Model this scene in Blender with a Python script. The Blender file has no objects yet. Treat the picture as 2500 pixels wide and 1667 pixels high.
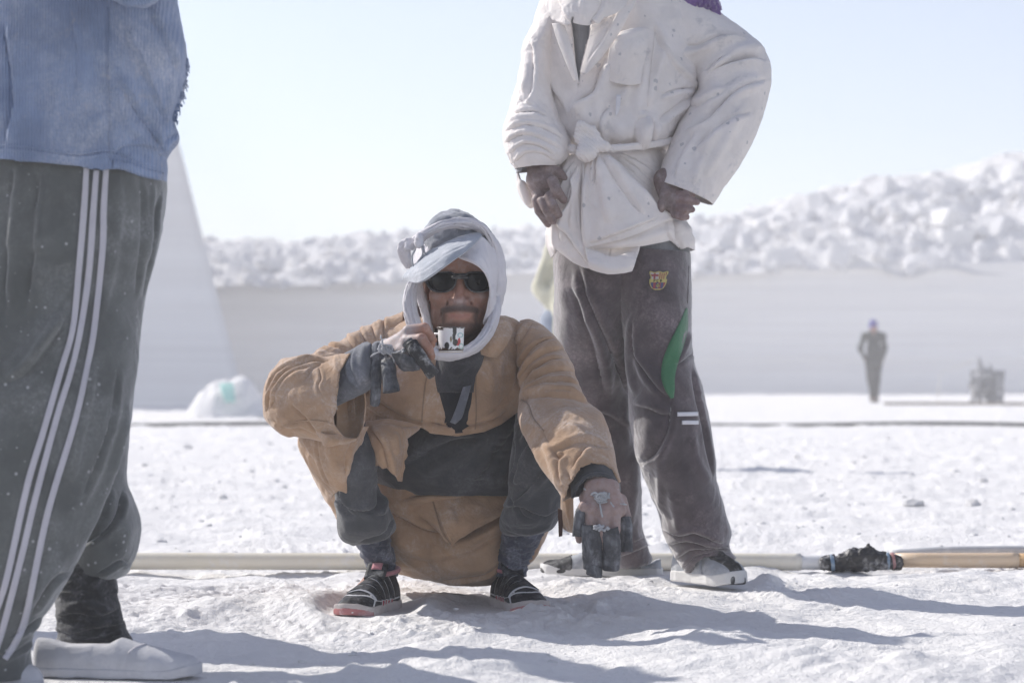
import bpy, math, random
import numpy as np
from mathutils import Vector, Matrix
from mathutils.bvhtree import BVHTree

# ------------------------------------------------------------------ camera, sky, sun, exposure
S = bpy.context.scene
COL = S.collection
F, CX, HV, CAMH = 5903.0, 1250.0, 919.0, 0.557       # 85 mm lens on a 36 mm sensor, eye 0.56 m above the ground
cam_data = bpy.data.cameras.new('camera'); cam = bpy.data.objects.new('camera', cam_data); COL.objects.link(cam)
cam.location = (0, 0, CAMH); cam.rotation_euler = (math.radians(90), 0, 0)
cam_data.lens = 85; cam_data.sensor_width = 36; cam_data.shift_y = (HV - 833.5) / 2500
cam_data.clip_start = 0.1; cam_data.clip_end = 6000
cam_data.dof.use_dof = True; cam_data.dof.focus_distance = 5.62; cam_data.dof.aperture_fstop = 5.0
S.camera = cam
SUN_EL, SUN_AZ = math.radians(38), math.radians(-57.5)   # azimuth measured from +Y towards +X
SD = Vector((math.sin(SUN_AZ) * math.cos(SUN_EL), math.cos(SUN_AZ) * math.cos(SUN_EL), math.sin(SUN_EL)))
world = bpy.data.worlds.new('World'); S.world = world; world.use_nodes = True
wn = world.node_tree; bg = wn.nodes['Background']
sky = wn.nodes.new('ShaderNodeTexSky'); sky.sky_type = 'NISHITA'; sky.sun_disc = False
sky.sun_elevation = SUN_EL; sky.sun_rotation = SUN_AZ
sky.altitude = 0; sky.air_density = 1.0; sky.dust_density = 0.3; sky.ozone_density = 5.0
hs = wn.nodes.new('ShaderNodeHueSaturation'); hs.inputs['Saturation'].default_value = .60
tn = wn.nodes.new('ShaderNodeMix'); tn.data_type = 'RGBA'; tn.blend_type = 'MULTIPLY'; tn.inputs[0].default_value = 1; tn.inputs[7].default_value = (1.04, .975, .99, 1)
wn.links.new(sky.outputs[0], hs.inputs['Color']); wn.links.new(hs.outputs[0], tn.inputs[6]); wn.links.new(tn.outputs[2], bg.inputs[0]); bg.inputs[1].default_value = 0.086
sun_data = bpy.data.lights.new('sun', 'SUN'); sun = bpy.data.objects.new('sun', sun_data); COL.objects.link(sun)
sun_data.energy = 2.6; sun_data.angle = math.radians(0.53); sun_data.color = (1.0, 0.955, 0.89)
sun.rotation_euler = SD.to_track_quat('Z', 'Y').to_euler(); sun.location = (-8, 4, 9)
S.view_settings.view_transform = 'Standard'; S.view_settings.look = 'None'
S.view_settings.exposure = 0.88; S.view_settings.gamma = 1; S.view_settings.use_curve_mapping = False
S.cycles.use_denoising = True; S.cycles.max_bounces = 7; S.cycles.diffuse_bounces = 4
S.cycles.volume_bounces = 1; S.cycles.use_adaptive_sampling = True; S.cycles.adaptive_threshold = 0.02

# ------------------------------------------------------------------ helpers
def P(u, v, Y): return np.array([(u - CX) / F * Y, Y, CAMH + (HV - v) / F * Y])
def pr(p): return CX + p[..., 0] / p[..., 1] * F, HV - (p[..., 2] - CAMH) / p[..., 1] * F
def gY(v): return CAMH * F / (v - HV)
def sst(a, b, x):
    t = np.clip((x - a) / (b - a), 0, 1); return t * t * (3 - 2 * t)
def _hash(ix, iy, iz, s):
    h = (ix.astype(np.int64) * 374761393 + iy.astype(np.int64) * 668265263 + iz.astype(np.int64) * 2147483647 + s * 974634777) & 0xffffffff
    h = ((h ^ (h >> 13)) * 1274126177) & 0xffffffff
    return ((h ^ (h >> 16)) & 0xffff) / 32767.5 - 1
def vnoise(p, s=0):
    i = np.floor(p).astype(np.int64); f = p - i; f = f * f * f * (f * (f * 6 - 15) + 10)
    r = 0
    for dx in (0, 1):
        for dy in (0, 1):
            for dz in (0, 1):
                w = (f[..., 0] if dx else 1 - f[..., 0]) * (f[..., 1] if dy else 1 - f[..., 1]) * (f[..., 2] if dz else 1 - f[..., 2])
                r = r + w * _hash(i[..., 0] + dx, i[..., 1] + dy, i[..., 2] + dz, s)
    return r
def fbm(p, o=4, s=0, g=0.5, l=2.03):
    r = 0; a = 1.0; q = np.array(p, float)
    for k in range(o): r = r + a * vnoise(q, s + k * 17); a *= g; q = q * l + 3.7
    return r
def ridged(p, o=3, s=0):
    r = 0; a = 1.0; q = np.array(p, float)
    for k in range(o): r = r + a * (1 - np.abs(vnoise(q, s + k * 13)) * 2); a *= .5; q = q * 2.1 + 1.3
    return r
def crom(K, n, closed=False):
    K = np.asarray(K, float); m = len(K)
    if m == 2:
        t = np.linspace(0, 1, n)[:, None]; return K[0] * (1 - t) + K[1] * t
    t = np.linspace(0, m - 1, n); i = np.minimum(t.astype(int), m - 2); f = (t - i)
    sh = [-1] + [1] * (K.ndim - 1)
    f = f.reshape([n] + [1] * (K.ndim - 1))
    a, b = K[np.maximum(i - 1, 0)], K[i]; c, d = K[i + 1], K[np.minimum(i + 2, m - 1)]
    a = np.where((i == 0).reshape(f.shape), 2 * b - c, a); d = np.where((i == m - 2).reshape(f.shape), 2 * c - b, d)
    return 0.5 * (2 * b + (c - a) * f + (2 * a - 5 * b + 4 * c - d) * f ** 2 + (3 * b - a - 3 * c + d) * f ** 3)
def nrm(a): return a / np.maximum(np.linalg.norm(a, axis=-1, keepdims=True), 1e-9)

def thing(name, label, cat, loc=(0, 0, 0), group=None):
    o = bpy.data.objects.new(name, None); COL.objects.link(o); o.location = loc; o.empty_display_size = .1
    o['label'] = label; o['category'] = cat
    if group: o['group'] = group
    return o
def tag(o, label, cat, group=None):
    o['label'] = label; o['category'] = cat
    if group: o['group'] = group
    return o
def kind(o, k): o['kind'] = k; return o
def link(name, me, mat=None, parent=None):
    o = bpy.data.objects.new(name, me); COL.objects.link(o)
    if mat is not None: me.materials.append(mat)
    if parent is not None:
        o.parent = parent
        q = parent
        off = Vector((0, 0, 0))
        while q is not None: off += q.location; q = q.parent
        me.transform(Matrix.Translation(-off))
    return o
def rawmesh(name, V, faces, smooth=True):
    V = np.asarray(V, np.float32).reshape(-1, 3); faces = np.asarray(faces, np.int32); k = faces.shape[1]
    me = bpy.data.meshes.new(name)
    me.vertices.add(len(V)); me.vertices.foreach_set('co', V.ravel())
    me.loops.add(faces.size); me.loops.foreach_set('vertex_index', faces.ravel())
    me.polygons.add(len(faces)); me.polygons.foreach_set('loop_start', np.arange(0, faces.size, k, dtype=np.int32))
    me.polygons.foreach_set('loop_total', np.full(len(faces), k, np.int32))
    me.polygons.foreach_set('use_smooth', np.full(len(faces), smooth))
    me.update(); me.validate(); return me
def gridfaces(nv, nu, wrap):
    i = np.arange(nv - 1)[:, None]; j = np.arange(nu if wrap else nu - 1)[None, :]; j2 = (j + 1) % nu
    return np.stack([i * nu + j, i * nu + j2, (i + 1) * nu + j2, (i + 1) * nu + j], -1).reshape(-1, 4)
def gnorm(G, wrap):
    if wrap: du = np.roll(G, -1, 1) - np.roll(G, 1, 1)
    else: du = np.gradient(G, axis=1)
    dv = np.gradient(G, axis=0)
    return nrm(np.cross(du, dv))
def inpoly(u, v, poly):
    poly = np.asarray(poly, float); c = np.zeros(u.shape, bool)
    for a in range(len(poly)):
        x1, y1 = poly[a]; x2, y2 = poly[a - 1]
        c ^= ((y1 > v) != (y2 > v)) & (u < (x2 - x1) * (v - y1) / (y2 - y1 + 1e-12) + x1)
    return c
def seg_near(u, v, pl):
    """distance, signed side, parameter 0..1 along polyline"""
    pl = np.asarray(pl, float)
    L = np.linalg.norm(np.diff(pl, axis=0), axis=1); cum = np.concatenate([[0], np.cumsum(L)]); tot = max(cum[-1], 1e-9)
    best = np.full(u.shape, 1e9); side = np.zeros(u.shape); par = np.zeros(u.shape)
    for k in range(len(pl) - 1):
        a, b = pl[k], pl[k + 1]; d = b - a; l2 = d @ d + 1e-12
        t = ((u - a[0]) * d[0] + (v - a[1]) * d[1]) / l2
        tc = np.clip(t, 0, 1); du = u - a[0] - tc * d[0]; dv = v - a[1] - tc * d[1]; dist = np.hypot(du, dv)
        m = dist < best
        best = np.where(m, dist, best); side = np.where(m, np.sign(d[0] * (v - a[1]) - d[1] * (u - a[0])), side)
        par = np.where(m, (cum[k] + tc * L[k]) / tot, par)
    return best, side, par
def sculpt(G, strokes, wrap=False, gain=1.0):
    """push a cloth grid in and out along its normal with fold strokes given in photograph pixels.
    stroke = (kind, width_px, amp_mm, [(u,v)...]);  r ridge, d drape fold (sharp on the right-hand side of travel), g groove, b broad bulge"""
    N = gnorm(G, wrap); mid = G.mean(axis=(0, 1))
    s = np.sign(((G - G.mean(axis=1, keepdims=True)) * N).sum() or 1) if wrap else (-1 if N[..., 1].mean() > 0 else 1)
    N = N * s
    u, v = pr(G); front = sst(-.12, .25, -N[..., 1]) if wrap else 1.0
    D = np.zeros(u.shape)
    for st in strokes:
        kd, w, amp, pl = st[:4]
        pl = np.asarray(pl, float)
        if len(pl) > 2: pl = crom(pl, len(pl) * 5)
        bb = 3.2 * w
        m = (u > pl[:, 0].min() - bb) & (u < pl[:, 0].max() + bb) & (v > pl[:, 1].min() - bb) & (v < pl[:, 1].max() + bb)
        if not m.any(): continue
        uu, vv = u[m], v[m]
        dist, side, par = seg_near(uu, vv, pl)
        tp = np.clip(np.minimum(par, 1 - par) / .22, 0, 1); tp = .15 + .85 * tp * (2 - tp)
        if kd == 'b': tp = 1.0
        ww = w * (.55 + .45 * tp)
        if kd in 'rb': f = np.exp(-(dist / ww) ** 2)
        elif kd == 'g': f = -np.exp(-(dist / (ww * .6)) ** 2) + .45 * np.exp(-((dist - ww) / (ww * .6)) ** 2)
        else:
            sd = dist * side
            f = np.where(sd < 0, np.exp(sd / (ww * 1.1)), np.exp(-(sd / (ww * .28)) ** 2)) - .55 * np.exp(-((sd - ww * .45) / (ww * .4)) ** 2)
        D[m] += f * tp * amp * .00135 * gain
    for _ in range(2):                          # take the steps out of the sharp folds
        D[1:-1, 1:-1] = (D[1:-1, 1:-1] * 4 + D[:-2, 1:-1] + D[2:, 1:-1] + D[1:-1, :-2] + D[1:-1, 2:]) / 8
    return G + N * (D * front)[..., None]
def pleat(G, amp, n=5, seed=0, along=1.5):
    """long soft folds running the length of a rolled cloth"""
    N = gnorm(G, True); s = np.sign(((G - G.mean(axis=1, keepdims=True)) * N).sum() or 1)
    nv, nu = G.shape[:2]; th = np.linspace(0, 2 * np.pi, nu, endpoint=False)[None]; t = np.linspace(0, 1, nv)[:, None]
    q = np.stack([np.cos(th) * n / 3 + 0 * t, np.sin(th) * n / 3 + 0 * t, t * along * 3 + 0 * th], -1)
    d = np.abs(fbm(q + .4 * np.stack([vnoise(q * 1.3, seed + k) for k in range(3)], -1), 2, seed)) ** .7
    return G + N * s * ((d - .35) * amp * .001)[..., None]
def wrinkle(G, amp, scale, seed=0, wrap=True, aniso=(1, 1, 1), o=3, kindr=True):
    N = gnorm(G, wrap)
    s = np.sign(((G - G.mean(axis=1, keepdims=True)) * N).sum() or 1) if wrap else (-1 if N[..., 1].mean() > 0 else 1)
    q = G / scale * np.array(aniso)
    q = q + .6 * np.stack([vnoise(q * .7 + 5, seed + 50), vnoise(q * .7 + 9, seed + 51), vnoise(q * .7 + 2, seed + 52)], -1)
    n = (ridged(q, o, seed) if kindr else fbm(q, o, seed))
    return G + N * s * (n * amp * .001)[..., None]
def loft(R, nv=120, nu=140, pw=None):
    """R rows: uL vL uR vR Y D [pw] : left and right edge in the photograph, distance, half depth in m"""
    R = [list(r) + [2.0] * (7 - len(r)) for r in R]
    K = crom(R, nv)
    L = np.stack([(K[:, 0] - CX) / F * K[:, 4], K[:, 4], CAMH + (HV - K[:, 1]) / F * K[:, 4]], -1)
    Q = np.stack([(K[:, 2] - CX) / F * K[:, 4], K[:, 4], CAMH + (HV - K[:, 3]) / F * K[:, 4]], -1)
    mid = (L + Q) / 2; half = (Q - L) / 2
    hn = nrm(half); d = np.array([[0, -1.0, 0]]); d = nrm(d - hn * (d * hn).sum(1, keepdims=True))
    ph = np.linspace(0, 2 * np.pi, nu, endpoint=False)
    e = (2 / K[:, 6])[:, None]
    c = np.sign(np.cos(ph)) * np.abs(np.cos(ph)) ** e; s = np.sign(np.sin(ph)) * np.abs(np.sin(ph)) ** e
    return mid[:, None] + half[:, None] * c[..., None] + d[:, None] * (s * K[:, 5:6])[..., None]
def tube(path, nv=60, nu=28, up=(0, 0, 1), pw=2.0, px=True):
    """path rows: u v Y rx ry (radii in photograph pixels at that distance)"""
    K = crom(np.asarray(path, float), nv)
    C = np.stack([(K[:, 0] - CX) / F * K[:, 2], K[:, 2], CAMH + (HV - K[:, 1]) / F * K[:, 2]], -1)
    rx, ry = K[:, 3] * K[:, 2] / F, K[:, 4] * K[:, 2] / F
    T = nrm(np.gradient(C, axis=0)); side = nrm(np.cross(T, np.asarray(up, float))); u2 = nrm(np.cross(side, T))
    ph = np.linspace(0, 2 * np.pi, nu, endpoint=False)
    c = np.sign(np.cos(ph)) * np.abs(np.cos(ph)) ** (2 / pw); s = np.sign(np.sin(ph)) * np.abs(np.sin(ph)) ** (2 / pw)
    return C[:, None] + side[:, None] * (c[None] * rx[:, None])[..., None] + u2[:, None] * (s[None] * ry[:, None])[..., None]
def patch(rows, nv=60, nu=60):
    A = np.array([crom(r, nu) for r in rows])     # rows x nu x 3 (u v Y)
    B = crom(A, nv)
    return np.stack([(B[..., 0] - CX) / F * B[..., 2], B[..., 2], CAMH + (HV - B[..., 1]) / F * B[..., 2]], -1)
def sheet(name, G, mat, parent, wrap=False, thick=.003, cuts=(), keep=None, cap=False, front_only=True, hem=0, snap=True):
    """grid -> mesh object; cuts = pixel polygons removed from the camera-facing side; keep = pixel polygon outside which faces go"""
    nv, nu = G.shape[:2]; G = G.copy()
    Fc = gridfaces(nv, nu, wrap); V = G.reshape(-1, 3)
    if cuts or keep is not None:
        N = gnorm(G, wrap); s = np.sign(((G - G.mean(axis=1, keepdims=True)) * N).sum() or 1) if wrap else (-1 if N[..., 1].mean() > 0 else 1)
        fr = ((-N[..., 1] * s) > -.02).ravel() if (wrap and front_only) else np.ones(len(V), bool)
        u, v = pr(V)
        cell = np.median(np.linalg.norm(np.diff(np.stack([u, v], -1).reshape(nv, nu, 2), axis=1), axis=-1)) * .7 + .5
        polys = list(cuts) + ([keep] if keep is not None else [])
        for poly in polys:
            if not snap: break
            pl = np.vstack([poly, poly[:1]]); 
            for a in range(len(pl) - 1):
                A, B = np.array(pl[a], float), np.array(pl[a + 1], float); d = B - A; l2 = d @ d + 1e-9
                t = np.clip(((u - A[0]) * d[0] + (v - A[1]) * d[1]) / l2, 0, 1)
                qu, qv = A[0] + t * d[0], A[1] + t * d[1]
                m = fr & (np.hypot(u - qu, v - qv) < cell)
                Y = V[m, 1]; V[m, 0] = (qu[m] - CX) / F * Y; V[m, 2] = CAMH + (HV - qv[m]) / F * Y
                u[m] = qu[m]; v[m] = qv[m]
        c = V[Fc].mean(axis=1); cu, cv = pr(c); ff = fr[Fc].all(axis=1); rm = np.zeros(len(Fc), bool)
        fa = fr[Fc].any(axis=1)
        for poly in cuts: rm |= fa & inpoly(cu, cv, poly)
        if keep is not None: rm |= ff & ~inpoly(cu, cv, keep)
        Fc = Fc[~rm]
    faces = Fc
    me = rawmesh(name, V, faces)
    if cap:
        import bmesh
        bm = bmesh.new(); bm.from_mesh(me); bmesh.ops.holes_fill(bm, edges=[e for e in bm.edges if e.is_boundary], sides=0); bm.to_mesh(me); bm.free()
    o = link(name, me, mat, parent)
    if thick:
        md = o.modifiers.new('thickness', 'SOLIDIFY'); md.thickness = thick; md.offset = 0; md.use_rim = True
    return o
def ribbon(name, target, line, w, mat, parent, lift=.0022, n=None, thick=.0012, wv=None):
    """thin tape lying on the camera-facing side of another piece, traced by its centre line in the photograph"""
    dg = bpy.context.evaluated_depsgraph_get()
    tg = target if isinstance(target, (list, tuple)) else [target]
    trees = [BVHTree.FromObject(t, dg) for t in tg]
    offs = []
    for t in tg:
        q = t; off = Vector((0, 0, 0))
        while q is not None: off += q.location; q = q.parent
        offs.append(off)
    pl = crom(line, n or max(20, int(np.abs(np.diff(np.asarray(line, float), axis=0)).sum() / 7)))
    ws = np.interp(np.linspace(0, 1, len(pl)), np.linspace(0, 1, len(wv)), wv) if wv is not None else np.full(len(pl), w)
    tn = nrm(np.gradient(pl, axis=0)); sd = np.stack([-tn[:, 1], tn[:, 0]], -1)
    rows = []
    for p, s, ww in zip(pl, sd, ws):
        row = []
        for k in (-1, -.34, .34, 1):
            u, v = p + s * ww * .5 * k
            d = Vector(((u - CX) / F, 1, (HV - v) / F)).normalized(); bst = None
            for tr, off in zip(trees, offs):
                hit = tr.ray_cast(Vector((0, 0, CAMH)) - off, d)
                if hit[0] is not None and (bst is None or hit[3] < bst): bst = hit[3]
            row.append(None if bst is None else np.array(Vector((0, 0, CAMH)) + d * (bst - lift)))
        rows.append(row)
    for row in rows:
        g = [k for k in range(4) if row[k] is not None]
        for k in range(4):
            if row[k] is None and g: row[k] = row[min(g, key=lambda q: abs(q - k))]
    rows = [r for r in rows if r[0] is not None]
    if len(rows) < 2: return None
    G = np.array(rows)
    Gs = G.copy()
    Gs[1:-1] = (G[:-2] + G[1:-1] * 2 + G[2:]) / 4
    Gs[..., 1] = np.minimum(Gs[..., 1], G[..., 1])
    return sheet(name, Gs, mat, parent, thick=thick)

# ---- solid modelling by signed distance (bodies, knots, shoes)
def sd_ell(p, c, r):
    q = p - np.asarray(c, float); r = np.asarray(r, float)
    k0 = np.linalg.norm(q / r, axis=-1); k1 = np.linalg.norm(q / (r * r), axis=-1)
    return k0 * (k0 - 1) / np.maximum(k1, 1e-9)
def sd_cap(p, a, b, ra, rb=None):
    rb = ra if rb is None else rb
    a = np.asarray(a, float); b = np.asarray(b, float); ba = b - a
    h = np.clip(((p - a) @ ba) / max(ba @ ba, 1e-12), 0, 1)
    return np.linalg.norm(p - a - h[..., None] * ba, axis=-1) - (ra + (rb - ra) * h)
def smin(a, b, k):
    h = np.clip(.5 + .5 * (b - a) / k, 0, 1); return b * (1 - h) + a * h - k * h * (1 - h)
def smax(a, b, k): return -smin(-a, -b, k)
def surfnet(f, lo, hi, res):
    lo = np.asarray(lo, float); hi = np.asarray(hi, float); n = np.ceil((hi - lo) / res).astype(int) + 1
    ax = [lo[i] + np.arange(n[i]) * res for i in range(3)]
    D = np.empty(n, np.float64)
    for i in range(n[0]):                      # slab by slab keeps memory low
        X = np.empty((n[1], n[2], 3)); X[..., 0] = ax[0][i]; X[..., 1] = ax[1][:, None]; X[..., 2] = ax[2][None]
        D[i] = f(X)
    D[[0, -1]] = 1; D[:, [0, -1]] = 1; D[:, :, [0, -1]] = 1
    s = D < 0
    cs = [s[a:n[0] - 1 + a, b:n[1] - 1 + b, c:n[2] - 1 + c] for a in (0, 1) for b in (0, 1) for c in (0, 1)]
    cnt = sum(c.astype(int) for c in cs); act = (cnt > 0) & (cnt < 8); idx = -np.ones(act.shape, int)
    I = np.argwhere(act); idx[act] = np.arange(len(I))
    acc = np.zeros((len(I), 3)); w = np.zeros(len(I))
    cor = [(a, b, c) for a in (0, 1) for b in (0, 1) for c in (0, 1)]
    for a in range(8):
        for b in range(a + 1, 8):
            A, B = cor[a], cor[b]
            if sum(abs(x - y) for x, y in zip(A, B)) != 1: continue
            da = D[I[:, 0] + A[0], I[:, 1] + A[1], I[:, 2] + A[2]]; db = D[I[:, 0] + B[0], I[:, 1] + B[1], I[:, 2] + B[2]]
            m = (da < 0) != (db < 0); t = np.where(m, da / np.where(m, da - db, 1), 0)
            pt = np.array(A)[None] * (1 - t)[:, None] + np.array(B)[None] * t[:, None]
            acc[m] += pt[m]; w[m] += 1
    V = lo + (I + acc / np.maximum(w, 1)[:, None]) * res
    Fs = []
    for axis in range(3):
        sl0 = [slice(1, n[k] - 1) for k in range(3)]; sl0[axis] = slice(0, n[axis] - 1); sl1 = list(sl0); sl1[axis] = slice(1, n[axis])
        a, b = s[tuple(sl0)], s[tuple(sl1)]; x = np.argwhere(a != b); flip = a[tuple(x.T)]
        org = x + np.array([0 if k == axis else 1 for k in range(3)])
        o1, o2 = [(1, 2), (2, 0), (0, 1)][axis]
        def g(d1, d2):
            q = org.copy(); q[:, o1] -= d1; q[:, o2] -= d2; return idx[q[:, 0], q[:, 1], q[:, 2]]
        quad = np.stack([g(1, 1), g(0, 1), g(0, 0), g(1, 0)], -1)
        quad[~flip] = quad[~flip][:, ::-1]; Fs.append(quad)
    return V, np.vstack(Fs)
def solid(name, f, lo, hi, res, mat, parent, post=None):
    V, Q = surfnet(f, lo, hi, res)
    if post is not None: V = post(V)
    return link(name, rawmesh(name, V, Q), mat, parent)
def paint(o, cols, name='col'):
    at = o.data.color_attributes.new(name, 'FLOAT_COLOR', 'POINT')
    c = np.ones((len(o.data.vertices), 4), np.float32); c[:, :cols.shape[1]] = cols; at.data.foreach_set('color', c.ravel())
def wverts(o):
    V = np.empty(len(o.data.vertices) * 3, np.float32); o.data.vertices.foreach_get('co', V); V = V.reshape(-1, 3).astype(float)
    q = o
    while q is not None: V = V + np.array(q.location); q = q.parent
    return V
def unite(name, meshes, vox, mat, parent, smooth=2):
    """several closed solids -> one continuous skin"""
    me = bpy.data.meshes.new(name); Vs, Qs, k = [], [], 0
    for V, Q in meshes: Vs.append(V); Qs.append(Q + k); k += len(V)
    tmp = link('tmp', rawmesh('tmp', np.vstack(Vs), np.vstack(Qs)))
    md = tmp.modifiers.new('r', 'REMESH'); md.mode = 'VOXEL'; md.voxel_size = vox; md.use_smooth_shade = True
    ev = tmp.evaluated_get(bpy.context.evaluated_depsgraph_get()); me = bpy.data.meshes.new_from_object(ev)
    bpy.data.objects.remove(tmp); me.name = name; me.materials.clear()
    o = link(name, me, mat, parent); return o

# ---- materials
def newmat(name):
    m = bpy.data.materials.new(name); m.use_nodes = True; nt = m.node_tree; b = nt.nodes['Principled BSDF']; return m, nt, b
def nd(nt, t, **k):
    n = nt.nodes.new(t)
    for a, b in k.items():
        if a.startswith('i_'): n.inputs[a[2:].replace('_', ' ')].default_value = b
        else: setattr(n, a, b)
    return n
def noise(nt, vec, scale, detail=4, rough=.55, dist=0.0, stretch=None):
    if stretch is not None:
        mp = nd(nt, 'ShaderNodeMapping'); mp.inputs['Scale'].default_value = stretch; nt.links.new(vec, mp.inputs[0]); vec = mp.outputs[0]
    n = nd(nt, 'ShaderNodeTexNoise'); n.inputs['Scale'].default_value = scale; n.inputs['Detail'].default_value = detail
    n.inputs['Roughness'].default_value = rough; n.inputs['Distortion'].default_value = dist; nt.links.new(vec, n.inputs['Vector'])
    return n.outputs['Fac']
def ramp(nt, fac, a, b, lo=0.0, hi=1.0):
    r = nd(nt, 'ShaderNodeMapRange'); r.interpolation_type = 'SMOOTHSTEP'
    for k, x in zip(('From Min', 'From Max', 'To Min', 'To Max'), (a, b, lo, hi)): r.inputs[k].default_value = x
    nt.links.new(fac, r.inputs['Value']); return r.outputs[0]
def mix(nt, fac, a, b, mode='MIX'):
    m = nd(nt, 'ShaderNodeMix', data_type='RGBA', blend_type=mode)
    for s, x in ((m.inputs[0], fac), (m.inputs[6], a), (m.inputs[7], b)):
        if isinstance(x, (int, float)): s.default_value = x
        elif isinstance(x, (tuple, list)): s.default_value = tuple(x)[:3] + (1,)
        else: nt.links.new(x, s)
    return m.outputs[2]
def mth(nt, op, a, b=None):
    m = nd(nt, 'ShaderNodeMath', operation=op)
    for s, x in ((m.inputs[0], a), (m.inputs[1], b)):
        if x is None: continue
        if isinstance(x, (int, float)): s.default_value = x
        else: nt.links.new(x, s)
    return m.outputs[0]
def bump(nt, b, h, strength, dist=.002, prev=None):
    n = nd(nt, 'ShaderNodeBump'); n.inputs['Strength'].default_value = strength; n.inputs['Distance'].default_value = dist
    nt.links.new(h, n.inputs['Height'])
    if prev is not None: nt.links.new(prev, n.inputs['Normal'])
    nt.links.new(n.outputs[0], b.inputs['Normal']); return n.outputs[0]
def cloth(name, base, dust=(.62, .60, .60), amt=.5, rough=.9, var=.12, weave=1.0, speck=0.0, spot=None, spotc=(.2, .2, .22), sheen=.3, crease=.5, stretch=None, dsc=9, attr=False, rib=0):
    """dusty worn cloth: colour drift, powder, specks, stains, weave and small creases"""
    m, nt, b = newmat(name); tc = nd(nt, 'ShaderNodeTexCoord').outputs['Object']
    n1 = noise(nt, tc, 14, 5, .6); n2 = noise(nt, tc, dsc, 6, .65, .6); n3 = noise(nt, tc, 160, 3, .7)
    if attr: a = nd(nt, 'ShaderNodeVertexColor', layer_name='col'); src = a.outputs[0]
    else: src = tuple(base)
    dk = mix(nt, 1.0, src, (1 - var * 1.5,) * 3, 'MULTIPLY')
    c = mix(nt, ramp(nt, n1, .3, .7), dk, src)
    pw = mth(nt, 'MULTIPLY', ramp(nt, n2, .42, .74), amt)
    gr = ramp(nt, n3, .35, .75, .25, 1.0)
    c = mix(nt, mth(nt, 'MULTIPLY', pw, gr), c, dust)
    if speck:
        v = nd(nt, 'ShaderNodeTexVoronoi'); v.inputs['Scale'].default_value = 75; nt.links.new(tc, v.inputs['Vector'])
        pick = nd(nt, 'ShaderNodeSeparateColor'); nt.links.new(v.outputs['Color'], pick.inputs[0])
        sz = ramp(nt, mth(nt, 'SUBTRACT', mth(nt, 'ADD', v.outputs['Distance'], mth(nt, 'MULTIPLY', n3, .25)), mth(nt, 'MULTIPLY', pick.outputs[1], .22)), .22, .08)
        c = mix(nt, mth(nt, 'MULTIPLY', mth(nt, 'MULTIPLY', sz, mth(nt, 'GREATER_THAN', pick.outputs[0], 1 - speck)), .34), c, (.8, .8, .82))
    if spot is not None:
        v = nd(nt, 'ShaderNodeTexVoronoi'); v.inputs['Scale'].default_value = 42; nt.links.new(tc, v.inputs['Vector'])
        pick = nd(nt, 'ShaderNodeSeparateColor'); nt.links.new(v.outputs['Color'], pick.inputs[0])
        rr = mth(nt, 'MULTIPLY', pick.outputs[1], .26)
        a1 = mth(nt, 'MULTIPLY', mth(nt, 'LESS_THAN', mth(nt, 'ADD', v.outputs['Distance'], mth(nt, 'MULTIPLY', mth(nt, 'SUBTRACT', n3, .5), .5)), rr), mth(nt, 'GREATER_THAN', pick.outputs[0], 1 - spot))
        a2 = ramp(nt, noise(nt, tc, 11, 5, .7, .3), .58, .70, 0, .7)
        c = mix(nt, mth(nt, 'MULTIPLY', mth(nt, 'MAXIMUM', a1, a2), .5), c, spotc)
    nt.links.new(c, b.inputs['Base Color']); b.inputs['Roughness'].default_value = rough
    b.inputs['Sheen Weight'].default_value = sheen; b.inputs['Sheen Roughness'].default_value = .5
    b.inputs['Specular IOR Level'].default_value = .2
    p = bump(nt, b, noise(nt, tc, 26, 4, .6, 1.2, stretch), crease, .006)
    if rib:
        w = nd(nt, 'ShaderNodeTexWave'); w.inputs['Scale'].default_value = rib; w.inputs['Distortion'].default_value = .6; nt.links.new(tc, w.inputs['Vector'])
        p = bump(nt, b, w.outputs['Fac'], .8, .002, p)
    bump(nt, b, noise(nt, tc, 420, 2, .7), .35 * weave, .0012, p)
    return m

# ------------------------------------------------------------------ setting
def chalk(name, col=(.80, .785, .77), grey=(.70, .69, .70), sc=(3, 22, 120), bs=.5, bd=.012):
    m, nt, b = newmat(name); tc = nd(nt, 'ShaderNodeTexCoord').outputs['Object']
    c = mix(nt, ramp(nt, noise(nt, tc, sc[0], 5, .6), .35, .7), grey, col)
    c = mix(nt, ramp(nt, noise(nt, tc, sc[1], 5, .65), .58, .75, 0, .35), c, (.60, .585, .575))
    nt.links.new(c, b.inputs['Base Color']); b.inputs['Roughness'].default_value = .95; b.inputs['Specular IOR Level'].default_value = .1
    p = bump(nt, b, noise(nt, tc, sc[1], 6, .65), bs, bd)
    bump(nt, b, noise(nt, tc, sc[2], 4, .7), bs, bd * .22, p)
    return m
M_ground = chalk('ground_powder', (.87, .855, .84), (.80, .79, .79), sc=(3, 34, 150), bs=.85, bd=.016)
M_spoil = chalk('spoil_rubble', (.82, .81, .80), (.68, .68, .70), (.3, 1.4, 6), .8, .15)

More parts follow.
